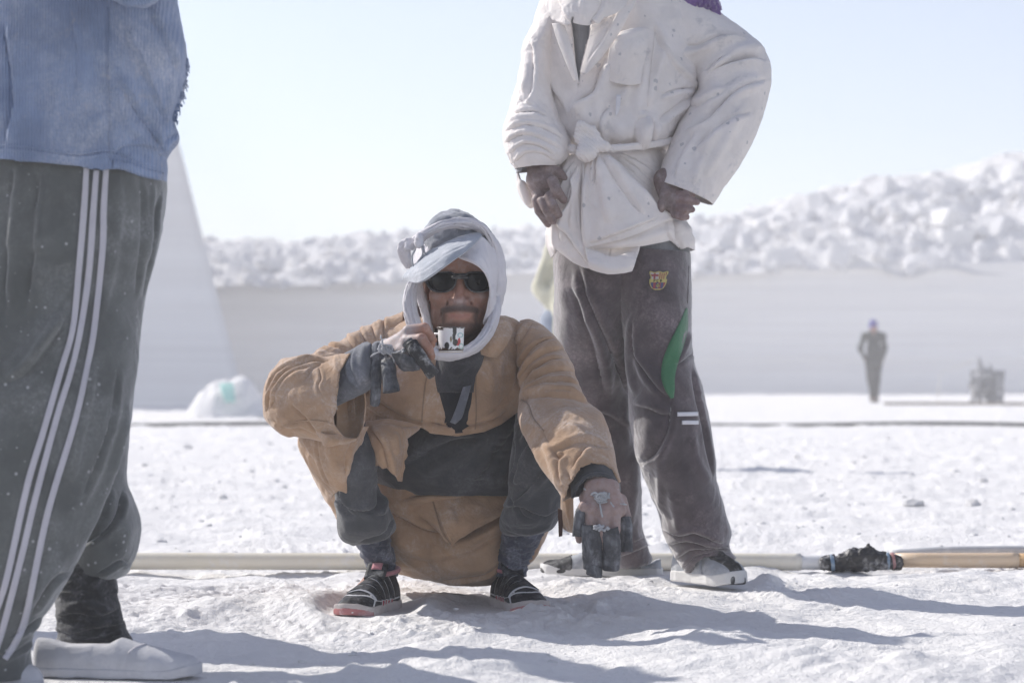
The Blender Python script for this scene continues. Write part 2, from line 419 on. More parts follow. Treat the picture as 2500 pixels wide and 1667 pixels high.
def gh(x, y):
    """ground height: trodden powder, soft drifts, clods"""
    q = np.stack([x, y, np.zeros_like(x)], -1)
    near = 1 - sst(7.5, 13, y)
    z = .013 * fbm(q * np.array([1.2, 1.9, 1]), 3, 4)
    w = q + .12 * np.stack([vnoise(q * 3, 71), vnoise(q * 3, 72), 0 * x], -1)
    n = fbm(w * 4.6, 4, 11, .46)
    z += (.0115 * (.5 + near)) * np.sign(n) * np.abs(n) ** 1.2
    r = ridged(w * np.array([2.3, 4.6, 1]), 2, 33)
    z += .008 * np.clip(r - .45, -.4, 2) * near
    patchy = sst(-.1, .5, vnoise(q * np.array([1.6, 2.4, 1]), 77))
    c = fbm(w * 17, 3, 55); z += (.0075 * near * patchy + .0024 + .0075 * (1 - near)) * np.clip(c, 0, 3)
    z += .0030 * near * (.3 + patchy) * fbm(q * 60, 2, 66)
    far = sst(8, 11, y)
    z += far * .019 * np.clip(fbm(q * np.array([3.2, 4, 1]), 3, 91), -.3, 1.2)
    return z
def gmound(x, y):
    z = gh(x, y)
    for u, v, r, h in MOUNDS:
        Y = gY(v); X = (u - CX) / F * Y
        d = np.hypot((x - X), (y - Y) * .8) / r
        z = z + .62 * h * np.exp(-d ** 2) * (1 + .35 * vnoise(np.stack([x * 30, y * 30, 0 * x], -1), 5))
    for (X, Y, rx, ry, zf) in FOOT:       # powder pressed flat under soles
        d = np.sqrt(((x - X) / rx) ** 2 + ((y - Y) / ry) ** 2); w = 1 - sst(.8, 1.35, d)
        z = z * (1 - w) + zf * w + .005 * np.exp(-((d - 1.35) / .25) ** 2)
    return z
MOUNDS = [(965, 1525, .05, .03), (1030, 1650, .16, .035), (1120, 1500, .07, .014), (700, 1480, .06, .012), (1880, 1455, .06, .018),
          (2020, 1640, .2, .03), (1400, 1520, .14, .016), (1640, 1545, .12, .018), (250, 1640, .12, .01), (1560, 1640, .1, .018),
          (2350, 1430, .16, .022), (2150, 1500, .14, .014), (1990, 1330, .2, .015), (1460, 1380, .1, .01), (600, 1560, .18, .016)]
FOOT = [(-.335, 5.70, .11, .19, 0.0), (-.075, 5.75, .10, .19, 0.0), (.25, 6.73, .21, .08, 0.0), (.52, 6.38, .13, .15, 0.0), (-.73, 4.48, .20, .08, 0.0)]

ny, nx = 760, 820
yy = np.concatenate([np.linspace(1.2, 4.0, 40, endpoint=False), np.linspace(4.0, 7.3, 430, endpoint=False), 7.3 * (95 / 7.3) ** np.linspace(0, 1, ny - 470)])
tt = np.linspace(-1, 1, nx); tt = np.sign(tt) * (np.abs(tt) * .62 + .38 * np.abs(tt) ** 3)
XX = tt[None] * (0.36 * yy[:, None] + .35) * 1.0; YY = np.repeat(yy[:, None], nx, 1)
# widen the outer columns so the sheet reaches past the frame
XX = XX + np.sign(tt)[None] * np.clip(np.abs(tt)[None] - .9, 0, 1) * yy[:, None] * 3
G = np.stack([XX, YY, gmound(XX, YY)], -1)
kind(sheet('ground', G, M_ground, None, thick=0), 'structure')
# the plain beyond and around the detailed sheet
pl = np.array([[[-60, -14, -.06], [60, -14, -.06]], [[-60, 128, -.06], [60, 128, -.06]]], float)
pl = crom(np.array([crom(r, 20) for r in pl]), 20)
kind(sheet('outer_ground', pl, M_ground, None, thick=0), 'structure')

# sawn quarry face at the end of the floor, with its horizontal saw courses, and the spoil heap on top
def face_mat():
    m, nt, b = newmat('sawn_limestone'); tc = nd(nt, 'ShaderNodeTexCoord').outputs['Object']
    st = noise(nt, tc, 1.0, 4, .6, 0, (.08, .08, 4.0)); c = mix(nt, ramp(nt, st, .35, .65), (.84, .82, .80), (.90, .885, .865))
    c = mix(nt, ramp(nt, noise(nt, tc, .5, 4, .6), .5, .8, 0, .4), c, (.80, .77, .755))
    nt.links.new(c, b.inputs['Base Color']); b.inputs['Roughness'].default_value = .95; b.inputs['Specular IOR Level'].default_value = .1
    bump(nt, b, noise(nt, tc, 3.0, 5, .6, 0, (.1, .1, 3.0)), .5, .03); return m
M_face = face_mat()
def cutface(name, x0, x1, y0, y1, h0, h1, nx=160, nz=90, tilt=.25):
    xs = np.linspace(x0, x1, nx); t = (xs - x0) / (x1 - x0); ys = y0 + (y1 - y0) * t; hs = h0 + (h1 - h0) * t
    k = np.linspace(0, 1, nz); Z = hs[None] * k[:, None]
    course = np.floor(Z / .28); off = .035 * vnoise(np.stack([np.zeros_like(Z), course * 1.7, course * 0 + 3], -1), 3)
    Y = ys[None] + tilt * k[:, None] + off + .02 * fbm(np.stack([np.repeat(xs[None], nz, 0) * .7, Z * 3, 0 * Z], -1), 3, 8)
    G = np.stack([np.repeat(xs[None], nz, 0), Y, Z - .05], -1)
    # top returns backwards
    top = G[-1:].copy(); top = np.concatenate([top + np.array([0, d, .02 * d]) for d in (1, 3, 6, 40)])
    return kind(sheet(name, np.concatenate([G, top]), M_face, None, thick=0), 'structure')
cutface('quarry_face', -34, 40, 79, 75, 3.3, 4.7, 260)
def heap(name, x0, x1, y0, depth, crest, base, nx=300, nd_=90, seed=0, rough=1.0):
    xs = np.linspace(x0, x1, nx); k = np.linspace(0, 1, nd_)[:, None]
    cr = crest(xs)[None]; bs = base(xs)[None]
    X = np.repeat(xs[None], nd_, 0); Y = y0 + k * depth + 0 * X
    Z = bs + (cr - bs) * np.minimum(1, (k * 1.35)) ** .8 - np.clip(k - .8, 0, 1) * 6
    q = np.stack([X, Y, 0 * X], -1)
    lump = np.abs(fbm(q * .9, 5, seed + 2, .62)); rid = fbm(q * 2.4, 3, seed + 9)
    Z = Z + rough * (.75 * (.6 - lump) + .22 * rid) * sst(0, .12, k)
    X = X + .25 * rough * vnoise(q * 1.6, 4); Y = Y + .3 * rough * vnoise(q * 1.4, 6)
    return kind(sheet(name, np.stack([X, Y, Z], -1), M_spoil, None, thick=0), 'structure')
def zc(v, Y): return CAMH + (HV - v) / F * Y
cu_ = np.array([-1400, 400, 560, 700, 900, 1100, 1300, 1500, 1690, 1800, 1900, 2000, 2080, 2150, 2260, 2360, 2500, 3900]); cv_ = np.array([560, 575, 588, 598, 572, 566, 560, 556, 545, 518, 496, 470, 452, 428, 425, 412, 372, 330])
Yh = 84
heap('spoil_heap', -36, 42, 76.5, 12.5, lambda x: zc(np.interp(x / Yh * F + CX, cu_, cv_), Yh), lambda x: np.interp(x, [-34, 40], [3.0, 4.35]) + .25 * vnoise(np.stack([x * .8, 0 * x, 0 * x], -1), 9), seed=3, rough=.5)
HEAP = True
# tall sawn block mass at the left with leaning right edge
def mass():
    zz = np.linspace(0, 1, 60)[:, None]; xe = np.array([-4.85, -5.3, -6.15, -7.6]); ze = np.array([0, 1.6, 4.9, 8.6])
    z = zz * 8.6; xr = np.interp(z, ze, xe)
    tx = np.linspace(0, 1, 80)[None]; X = -30 + (xr + 30) * tx; Y = 44.5 + z * .04 + .02 * fbm(np.stack([X * .6, z * 3 + 0 * X, 0 * X], -1), 3, 2)
    front = np.stack([X, Y, z + 0 * X - .05], -1)
    side = front[:, -1:] + np.array([0.25, 0, 0]) * 0 + np.linspace(.25, 26, 14)[None, :, None] * np.array([-.12, 1, 0])
    G = np.concatenate([front, side], 1)
    top = G[-1:] * 1; top = np.concatenate([top, top * np.array([0, 1, 1]) + np.array([-30, 20, 0])])
    return kind(sheet('quarry_block_face', np.concatenate([G, top[1:]]), M_face, None, thick=0), 'structure')
mass()

# pipes and hoses lying across the floor
def plastic(name, c1, c2, rough=.45, sc=6, dirt=.5):
    m, nt, b = newmat(name); tc = nd(nt, 'ShaderNodeTexCoord').outputs['Object']
    c = mix(nt, ramp(nt, noise(nt, tc, sc, 4, .6, 0, (.3, 1, 1)), .35, .7), c1, c2)
    c = mix(nt, ramp(nt, noise(nt, tc, 22, 5, .7), .5, .72, 0, dirt), c, (.78, .77, .76))
    nt.links.new(c, b.inputs['Base Color']); b.inputs['Roughness'].default_value = rough
    bump(nt, b, noise(nt, tc, 90, 3, .6), .2, .002); return m
def pipe(name, pts, r, mat, parent=None, nv=None, nu=20, wob=0.0, cap=True):
    pts = np.asarray(pts, float); C = crom(pts, nv or max(8, int(np.linalg.norm(np.diff(pts, axis=0), axis=1).sum() / .06)))
    rr = np.interp(np.linspace(0, 1, len(C)), np.linspace(0, 1, len(np.atleast_1d(r))), np.atleast_1d(r))
    T = nrm(np.gradient(C, axis=0)); ref = np.array([0, 0, 1.0]) if np.abs(T[:, 2]).mean() < .8 else np.array([0, 1.0, 0])
    s = nrm(np.cross(T, ref)); u2 = nrm(np.cross(s, T)); ph = np.linspace(0, 2 * np.pi, nu, endpoint=False)
    G = C[:, None] + (s[:, None] * np.cos(ph)[None, :, None] + u2[:, None] * np.sin(ph)[None, :, None]) * rr[:, None, None]
    if wob: G = G + wob * np.stack([vnoise(G * 30, k) for k in range(3)], -1)
    return sheet(name, G, mat, parent, wrap=True, thick=0, cap=cap)
M_cream = plastic('cream_pipe_plastic', (.74, .68, .55), (.80, .77, .70), .4, 3, .5)
M_orange = plastic('orange_pipe_plastic', (.62, .40, .20), (.70, .48, .28), .4, 4, .25)
M_greyp = plastic('grey_hose_plastic', (.42, .43, .45), (.55, .56, .58), .5)
M_rubber = plastic('black_rubber', (.012, .012, .014), (.03, .03, .033), .5, 20, .55)
YP = 6.93
t = thing('water_pipe', 'long cream plastic water pipe lying across the ground behind the men', 'pipe', (0, YP, 0))
r0 = .0245
pipe('pipe_length', [(-2.4, YP + .03, r0 + .004), (-1, YP, r0 + .004), (0, YP - .01, r0 + .003), (.55, YP + .01, r0 + .002), (.83, YP + .02, r0)], r0, M_cream, t)
pipe('pipe_sleeve', [(.78, YP + .02, r0 - .001), (.92, YP + .02, r0 - .002)], .021, plastic('white_pipe_sleeve', (.62, .62, .62), (.75, .75, .75), .4), t)
t = thing('orange_water_pipe', 'orange cream pipe continuing the line at the far right past the black coupling', 'pipe', (1.2, YP, 0))
pipe('pipe_length', [(1.10, YP + .01, r0 + .006), (1.35, YP, r0 + .006), (1.45, YP, r0 + .006)], [.021, .0225], M_orange if False else plastic('peach_pipe', (.68, .50, .33), (.74, .60, .45), .4, 4, .4), t)
pipe('pipe_length', [(1.44, YP, r0 + .006), (1.9, YP, r0 + .006), (2.6, YP + .05, r0 + .004)], .0205, M_orange, t)
t = thing('pipe_coupling', 'black rubber wrapped lump joining the cream and orange pipes, with blue tape', 'pipe joint', (1.0, YP, 0))
def coup(p):
    d = sd_cap(p, (.90, YP, .024), (1.10, YP, .026), .022, .022)
    d = smin(d, sd_ell(p, (1.005, YP - .005, .035), (.07, .034, .031)), .02)
    d = smin(d, sd_ell(p, (1.02, YP - .01, .058), (.022, .02, .018)), .012)
    return d + .005 * (vnoise(p * 60, 3)) + .003 * vnoise(p * 140, 5)
solid('wrap', coup, (.85, YP - .07, -.01), (1.15, YP + .07, .1), .003, M_rubber, t)
M_blue = plastic('blue_tape', (.14, .22, .33), (.3, .38, .46), .5, 20, .5); M_redt = plastic('red_tape', (.35, .14, .13), (.45, .25, .24), .5, 20, .5)
pipe('tape', [(.912, YP, .024), (.922, YP, .025)], .0240, M_blue, t)
pipe('tape', [(1.072, YP, .028), (1.080, YP, .028)], .0255, M_blue, t)
pipe('tape', [(1.088, YP, .028), (1.096, YP, .029)], .0250, M_redt, t)
tag(pipe('grey_hose', [(1.10, 7.04, .040), (1.3, 7.02, .052), (1.7, 7.02, .054), (2.7, 7.05, .052)], .013, M_greyp), 'thin grey hose lying just behind the orange pipe', 'hose')
pts = [(x, 26.6 + .7 * math.sin(x * .21) * .5 - x * .05, .03 + .012 * math.sin(x * 1.7)) for x in np.linspace(-11, 11, 30)]
tag(pipe('black_hose', pts, .022, M_rubber, nv=160, nu=10), 'long black hose stretched across the quarry floor in the middle distance', 'hose')
pts = [(x, 46 - .1 * x + .3 * math.sin(x), .05) for x in np.linspace(7.0, 16, 16)]
tag(pipe('brown_hose', pts, .03, plastic('brown_hose', (.16, .12, .09), (.25, .2, .15)), nv=80, nu=10), 'brown hose lying far off below the machine at the right', 'hose')

# bank of white powder with teal sheet by the block face
def bank():
    xs = np.linspace(-4.9, -3.1, 80); ys = np.linspace(32.2, 33.9, 60); X, Y = np.meshgrid(xs, ys)
    Z = .50 * np.clip(1 - ((X + 3.93) / .52) ** 2 - ((Y - 33) / .6) ** 2, 0, 1) ** .8 + .22 * np.clip(1 - ((X + 3.5) / .35) ** 2 - ((Y - 32.9) / .5) ** 2, 0, 1)
    Z += .04 * fbm(np.stack([X * 4, Y * 4, 0 * X], -1), 4, 7) - .01
    return np.stack([X, Y, Z], -1)
o = sheet('powder_heap', bank(), M_spoil, None, thick=0); tag(o, 'small white powder heap below the tall sawn face at the left', 'heap')
pt = patch([[(536, 938, 32.62), (568, 936, 32.62)], [(540, 952, 32.5), (572, 952, 32.5)], [(548, 978, 32.36), (574, 980, 32.36)]], 12, 12)
tag(sheet('teal_sack', pt, plastic('teal_plastic', (.3, .62, .56), (.45, .7, .65), .5), None, thick=.03), 'crumpled pale teal sack lying on the small white heap', 'sack')

# loose lumps of chalk near the men and far out on the floor
M_stone = chalk('chalk_lump', (.78, .765, .75), (.66, .655, .66), (9, 40, 200), .6, .006)
import bmesh as _bm
def stone_mesh(seed):
    bm = _bm.new(); _bm.ops.create_icosphere(bm, subdivisions=2, radius=1)
    co = np.array([v.co[:] for v in bm.verts]); n = fbm(co * 1.6 + seed * 7, 3, seed)
    for v, k in zip(bm.verts, n): v.co = v.co * (1 + .35 * k); v.co.z *= .65; v.co.x *= 1.3
    me = bpy.data.meshes.new('stone'); bm.to_mesh(me); bm.free(); me.materials.append(M_stone); return me
SM = [stone_mesh(k) for k in range(5)]
rs = np.random.RandomState(5)
def scatter(n, y0, y1, smin_, smax_, name):
    Vs, Qs, k = [], [], 0
    for _ in range(n):
        y = y0 * (y1 / y0) ** rs.rand(); x = (rs.rand() * 2 - 1) * .24 * y; s = smin_ * (smax_ / smin_) ** (rs.rand() ** 2.5)
        me = SM[rs.randint(5)]; a = rs.rand() * 6.28
        co = np.array([v.co[:] for v in me.vertices]) * s; ca, sa = math.cos(a), math.sin(a)
        co = np.stack([co[:, 0] * ca - co[:, 1] * sa, co[:, 0] * sa + co[:, 1] * ca, co[:, 2]], -1) + np.array([x, y, float(gh(np.array([x]), np.array([y]))[0]) + s * .2])
        Vs.append(co); Qs.append(np.array([p.vertices[:] for p in me.polygons]) + k); k += len(co)
    o = link(name, rawmesh(name, np.vstack(Vs), np.vstack(Qs)), M_stone); return kind(o, 'stuff')
scatter(420, 4.2, 8.5, .002, .008, 'powder_clods')
scatter(520, 8, 26, .005, .021, 'floor_clods')
for k, (u, v, s, lb) in enumerate([(2228, 1238, .035, 'grey chalk rock on the open floor at the right, largest of the loose rocks'), (2400, 1180, .022, 'small chalk rock far right, higher up the floor than the others'),
                                   (457, 1095, .035, 'small grey rock on the floor behind the blue shirted man'), (1962, 1247, .02, 'small chalk rock right behind the standing man'),
                                   (2375, 1245, .03, 'chalk rock at the right above the orange pipe')]):
    Y = gY(v); o = bpy.data.objects.new('rock', SM[k % 5]); COL.objects.link(o); X = (u - CX) / F * Y
    o.location = (X, Y, float(gh(np.array([X]), np.array([Y]))[0]) + s * .25); o.scale = (s, s, s * 1.1); o.rotation_euler = (0, 0, k * 1.3); tag(o, lb, 'rock', 'loose rocks on the quarry floor')

# broken chunks tipped over the heap
def rubble(n, seed):
    r = np.random.RandomState(seed); base = []
    for k in range(6):
        bm = _bm.new(); _bm.ops.create_icosphere(bm, subdivisions=1, radius=1); co = np.array([v.co[:] for v in bm.verts])
        co = co * (1 + .45 * (np.random.RandomState(k).rand(len(co), 1) - .5)) * np.array([1.2, .9, .75]); base.append((co, np.array([[v.index for v in f.verts] for f in bm.faces]))); bm.free()
    hp = bpy.data.objects['spoil_heap']; co = np.empty(len(hp.data.vertices) * 3, np.float32); hp.data.vertices.foreach_get('co', co); co = co.reshape(90, 300, 3)
    Vs, Qs, k = [], [], 0
    for _ in range(n):
        a = int(1 + 56 * r.rand() ** 1.3); b = r.randint(2, 298); p = co[a, b] + (r.rand(3) - .5) * .3; s = .05 * (7 ** (r.rand() ** 2.6))
        if abs(p[0]) > 26: continue
        c, f = base[r.randint(6)]; R_ = np.array(Matrix.Rotation(r.rand() * 6.3, 3, Vector(r.rand(3) - .5).normalized()))
        Vs.append((c * s) @ R_.T + p + np.array([0, 0, s * .25])); Qs.append(f + k); k += len(c)
    o = link('rubble_chunks', rawmesh('rubble_chunks', np.vstack(Vs), np.vstack(Qs), False), M_spoil); return kind(o, 'stuff')
rubble(5200, 12)
def boulders(n, seed):
    r = np.random.RandomState(seed); hp = bpy.data.objects['spoil_heap']; co = np.empty(len(hp.data.vertices) * 3, np.float32); hp.data.vertices.foreach_get('co', co); co = co.reshape(90, 300, 3); Vs, Qs, k = [], [], 0
    for _ in range(n):
        a = r.randint(4, 66); b = r.randint(150, 290); p = co[a, b]; s = .22 + .38 * r.rand() ** 2
        if abs(p[0]) > 24: continue
        c = np.array([(x, y, z) for x in (-1, 1) for y in (-1, 1) for z in (-1, 1)], float) * (1, .7, .6) * (1 + .35 * (r.rand(8, 3) - .5)); R_ = np.array(Matrix.Rotation(r.rand() * 6.3, 3, Vector(r.rand(3) - .5).normalized()))
        Vs.append((c * s) @ R_.T + p); Qs.append(np.array([(0, 1, 3, 2), (4, 6, 7, 5), (0, 4, 5, 1), (2, 3, 7, 6), (0, 2, 6, 4), (1, 5, 7, 3)]) + k); k += 8
    o = link('broken_slabs', rawmesh('broken_slabs', np.vstack(Vs), np.vstack(Qs), False), M_spoil); md = o.modifiers.new('b', 'BEVEL'); md.width = .04; return kind(o, 'stuff')
boulders(110, 3)
# dusty air over the quarry
hz = rawmesh('haze', [(-62, -16, -1.2), (62, -16, -1.2), (62, 130, -1.2), (-62, 130, -1.2), (-62, -16, 9.2), (62, -16, 9.2), (62, 130, 9.2), (-62, 130, 9.2)],
             [(0, 3, 2, 1), (4, 5, 6, 7), (0, 1, 5, 4), (1, 2, 6, 5), (2, 3, 7, 6), (3, 0, 4, 7)], False)
mh = bpy.data.materials.new('dusty_air'); mh.use_nodes = True; hn = mh.node_tree; hn.nodes.remove(hn.nodes['Principled BSDF'])
pv = hn.nodes.new('ShaderNodeVolumePrincipled'); pv.inputs['Color'].default_value = (1, .985, .97, 1); pv.inputs['Density'].default_value = .0052; pv.inputs['Anisotropy'].default_value = .2
hn.links.new(pv.outputs[0], hn.nodes['Material Output'].inputs['Volume'])
kind(link('haze', hz, mh), 'stuff')

# ------------------------------------------------------------------ materials for people
M_tan = cloth('tan_canvas', (.46, .30, .19), (.60, .51, .45), 1.0, .92, .14, crease=.75)
M_lining = cloth('dark_brown_lining', (.07, .035, .028), (.2, .15, .13), .3)
M_char = cloth('charcoal_jersey', (.070, .073, .079), (.28, .28, .30), .45, .95, .15, crease=.35)
M_greysw = cloth('grey_fleece', (.15, .16, .185), (.42, .42, .46), .8, .95, .15, crease=.3, dsc=16)
M_dark = cloth('dark_speckled_wool', (.05, .052, .06), (.22, .22, .24), .35, 1, .3, weave=2.5)
M_blacksh = cloth('black_shirt', (.014, .016, .022), (.1, .1, .12), .3)
M_scarf = cloth('white_head_scarf', (.72, .70, .73), (.60, .58, .62), .4, .85, .06, crease=.4, sheen=.1)
M_capg = cloth('grey_denim_cap', (.23, .25, .29), (.62, .62, .68), .8, .9, .2, crease=.5, dsc=20)
M_visor = cloth('dusted_grey_visor', (.42, .45, .50), (.66, .66, .71), .9, .9, .1, dsc=22)
M_sock = cloth('dusty_blue_sock', (.075, .085, .12), (.42, .43, .50), .75, .95, .25, dsc=26, crease=.8)
M_thread = cloth('tan_thread', (.30, .20, .13), (.5, .42, .36), .5)
M_string = cloth('dusty_white_string', (.45, .46, .48), (.7, .7, .72), .9)
def rub():
    m, nt, b = newmat('dusty_tyre_rubber'); tc = nd(nt, 'ShaderNodeTexCoord').outputs['Object']
    n = ramp(nt, noise(nt, tc, 24, 6, .7, .5), .38, .70, .08, .85)
    s = ramp(nt, noise(nt, tc, 60, 4, .7, 0, (1, 1, .2)), .4, .8, .3, 1)
    c = mix(nt, mth(nt, 'MULTIPLY', n, s), (.026, .028, .034), (.38, .39, .42)); nt.links.new(c, b.inputs['Base Color'])
    b.inputs['Roughness'].default_value = .62; bump(nt, b, noise(nt, tc, 90, 4, .7, 0, (1, 1, .25)), .5, .002); return m
M_rub = rub()
def skin(name, base=(.43, .225, .16), dust=.35, attr=True):
    m, nt, b = newmat(name); tc = nd(nt, 'ShaderNodeTexCoord').outputs['Object']
    c = mix(nt, ramp(nt, noise(nt, tc, 30, 5, .6), .3, .7), tuple(x * .72 for x in base), base)
    c = mix(nt, mth(nt, 'MULTIPLY', ramp(nt, noise(nt, tc, 45, 6, .7), .4, .75), dust), c, (.55, .48, .46))
    if attr:
        a = nd(nt, 'ShaderNodeVertexColor', layer_name='col'); sp = nd(nt, 'ShaderNodeSeparateColor'); nt.links.new(a.outputs[0], sp.inputs[0])
        st = mth(nt, 'MULTIPLY', sp.outputs[0], ramp(nt, noise(nt, tc, 500, 3, .8), .25, .6, .55, 1))
        c = mix(nt, st, c, (.035, .028, .026)); c = mix(nt, sp.outputs[1], c, (.46, .17, .15))
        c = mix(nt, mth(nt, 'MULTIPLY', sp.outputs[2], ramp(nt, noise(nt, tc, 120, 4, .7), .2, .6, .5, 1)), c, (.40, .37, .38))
    nt.links.new(c, b.inputs['Base Color']); b.inputs['Roughness'].default_value = .55; b.inputs['Specular IOR Level'].default_value = .4
    b.inputs['Subsurface Weight'].default_value = .12; b.inputs['Subsurface Scale'].default_value = .006; b.inputs['Subsurface Radius'].default_value = (1, .35, .2)
    p = bump(nt, b, noise(nt, tc, 110, 4, .65), .25, .003)
    v = nd(nt, 'ShaderNodeTexVoronoi', feature='DISTANCE_TO_EDGE'); v.inputs['Scale'].default_value = 260; nt.links.new(tc, v.inputs['Vector'])
    bump(nt, b, v.outputs['Distance'], .3, .0015, p); return m
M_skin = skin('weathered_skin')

def hand_sdf(p, W, chains, palm, k=.006):
    d = None
    for (a, b_, ra, rb) in palm:
        e = sd_cap(p, a, b_, ra, rb); d = e if d is None else smin(d, e, .010)
    for ch in chains:
        e = None
        for (a, ra), (b_, rb) in zip(ch[:-1], ch[1:]):
            s = sd_cap(p, a, b_, ra, rb); e = s if e is None else smin(e, s, .003)
        d = smin(d, e, k)
    return d
def bounds(pts, m): pts = np.array(pts); return pts.min(0) - m, pts.max(0) + m

# ================================================================== the squatting man
man = thing('person', 'squatting man in torn tan coat, white head scarf and dark sunglasses, raising an enamel cup', 'man', (-.2, 5.75, 0))

# --- head
HC = P(1122, 690, 5.615)                      # between the eyes
def headf(p, full=True):
    q = p - HC; x, y, z = q[..., 0], q[..., 1], q[..., 2]; ax = np.abs(x)
    qm = np.stack([ax, y, z], -1)
    d = sd_ell(q, (0, .085, .045), (.079, .098, .092))
    d = smin(d, sd_ell(q, (0, .055, -.03), (.066, .07, .085)), .03)
    d = smin(d, sd_ell(q, (0, .045, -.085), (.043, .05, .038)), .03)
    d = smin(d, sd_ell(qm, (.048, .030, -.030), (.024, .028, .022)), .014)          # cheekbones
    d = smin(d, sd_ell(qm, (.030, .013, .026), (.034, .02, .013)), .014)         # brow
    d = smin(d, sd_ell(q, (0, .016, -.105), (.023, .022, .018)), .016)           # chin
    d = smin(d, sd_ell(qm, (.054, .07, -.075), (.016, .035, .03)), .02)          # jaw angle
    d = smax(d, -sd_ell(qm, (.032, -.012, -.002), (.021, .020, .014)), .012)     # eye sockets
    d = smin(d, sd_ell(qm, (.032, .012, -.002), (.0145, .0135, .012)), .004)     # eyeballs with lids
    d = smin(d, sd_cap(q, (0, .003, .016), (0, -.024, -.036), .0085, .0125), .008)   # nose
    d = smin(d, sd_ell(q, (0, -.029, -.042), (.0125, .0125, .0105)), .006)
    d = smin(d, sd_ell(qm, (.0165, -.012, -.044), (.0088, .012, .0088)), .004)   # nostril wings
    d = smax(d, -sd_ell(qm, (.0085, -.020, -.0535), (.0045, .007, .0045)), .002)
    d = smin(d, sd_ell(q, (0, .006, -.062), (.034, .017, .012)), .014)           # upper lip mound
    zl = z - 4 * x * x
    ql = np.stack([x, y, zl], -1)
    d = smin(d, sd_ell(ql, (0, -.002, -.0712), (.028, .011, .0042)), .003)
    d = smin(d, sd_ell(ql, (0, -.001, -.0818), (.023, .0115, .0058)), .003)
    d = smax(d, -sd_ell(ql, (0, -.009, -.0765), (.033, .013, .0015)), .0015)
    d = smax(d, -sd_cap(qm, (.025, -.004, -.046), (.042, .014, -.076), .0035, .0025), .005)   # nasolabial fold
    e = sd_ell(qm, (.080, .095, -.012), (.009, .020, .031)); e = smax(e, -sd_ell(qm, (.090, .088, -.010), (.006, .012, .020)), .004)
    d = smin(d, e, .005)
    d = smin(d, sd_cap(q, (0, .10, -.07), (0, .13, -.20), .055, .06), .02)
    return d
mh_ = surfnet(headf, HC + (-.11, -.05, -.24), HC + (.11, .21, .15), .0022)

# --- hand with the cup: back of the hand faces us, fingers bent down to the right
def PP(u, v, Y): return P(u, v, Y)
hY = 5.33
hand1_palm = [(PP(925, 872, 5.42), PP(950, 858, 5.40), .027, .027), (PP(950, 852, 5.40), PP(1000, 816, 5.345), .022, .017), (PP(952, 865, 5.40), PP(990, 842, 5.345), .022, .016), (PP(955, 876, 5.40), PP(978, 862, 5.35), .019, .015)]
hand1_fing = [
    [(PP(998, 808, 5.34), .0135), (PP(1036, 801, 5.33), .0118), (PP(1053, 824, 5.345), .0098), (PP(1054, 842, 5.375), .0085)],
    [(PP(994, 832, 5.33), .0135), (PP(1029, 827, 5.305), .0122), (PP(1047, 853, 5.31), .0105), (PP(1054, 870, 5.335), .0085)],
    [(PP(984, 852, 5.34), .013), (PP(1014, 860, 5.305), .0118), (PP(1030, 884, 5.31), .0105), (PP(1042, 903, 5.33), .0085)],
    [(PP(974, 868, 5.36), .012), (PP(990, 878, 5.34), .0105), (PP(1000, 890, 5.36), .009), (PP(1000, 898, 5.375), .008)],
    [(PP(960, 860, 5.43), .015), (PP(1000, 850, 5.45), .0125), (PP(1040, 836, 5.43), .0105), (PP(1058, 830, 5.405), .009)]]
def f1(p):
    d = hand_sdf(p, None, hand1_fing, hand1_palm)
    for a, b_ in (((996, 806), (975, 826)), ((992, 830), (968, 844)), ((983, 850), (962, 858))):
        d = smin(d, sd_cap(p, PP(*a, 5.335), PP(*b_, 5.375), .0058, .003), .010)       # tendons
    return d + .0005 * vnoise(p * 300, 3)
h1 = surfnet(f1, *bounds([PP(900, 780, 5.28), PP(1080, 940, 5.5)], .01), .0021)
# --- hanging hand
hand2_palm = [(PP(1468, 1130, 5.36), PP(1470, 1190, 5.30), .030, .031), (PP(1452, 1190, 5.30), PP(1446, 1240, 5.275), .024, .019), (PP(1486, 1190, 5.30), PP(1492, 1240, 5.275), .024, .020), (PP(1430, 1215, 5.31), PP(1440, 1235, 5.285), .015, .015), (PP(1500, 1215, 5.31), PP(1512, 1245, 5.285), .017, .016)]
hand2_fing = [
    [(PP(1424, 1236, 5.285), .0115), (PP(1413, 1268, 5.275), .0098), (PP(1411, 1298, 5.285), .0088), (PP(1414, 1318, 5.295), .0075)],
    [(PP(1444, 1246, 5.27), .0145), (PP(1441, 1290, 5.262), .0115), (PP(1444, 1332, 5.275), .010), (PP(1449, 1362, 5.29), .0085)],
    [(PP(1473, 1250, 5.265), .0148), (PP(1474, 1298, 5.257), .0115), (PP(1474, 1342, 5.27), .010), (PP(1472, 1372, 5.29), .0085)],
    [(PP(1500, 1248, 5.27), .0145), (PP(1502, 1292, 5.26), .0112), (PP(1498, 1330, 5.275), .0098), (PP(1492, 1360, 5.29), .0085)],
    [(PP(1514, 1222, 5.32), .016), (PP(1528, 1262, 5.315), .012), (PP(1530, 1300, 5.31), .0105), (PP(1526, 1330, 5.31), .009)]]
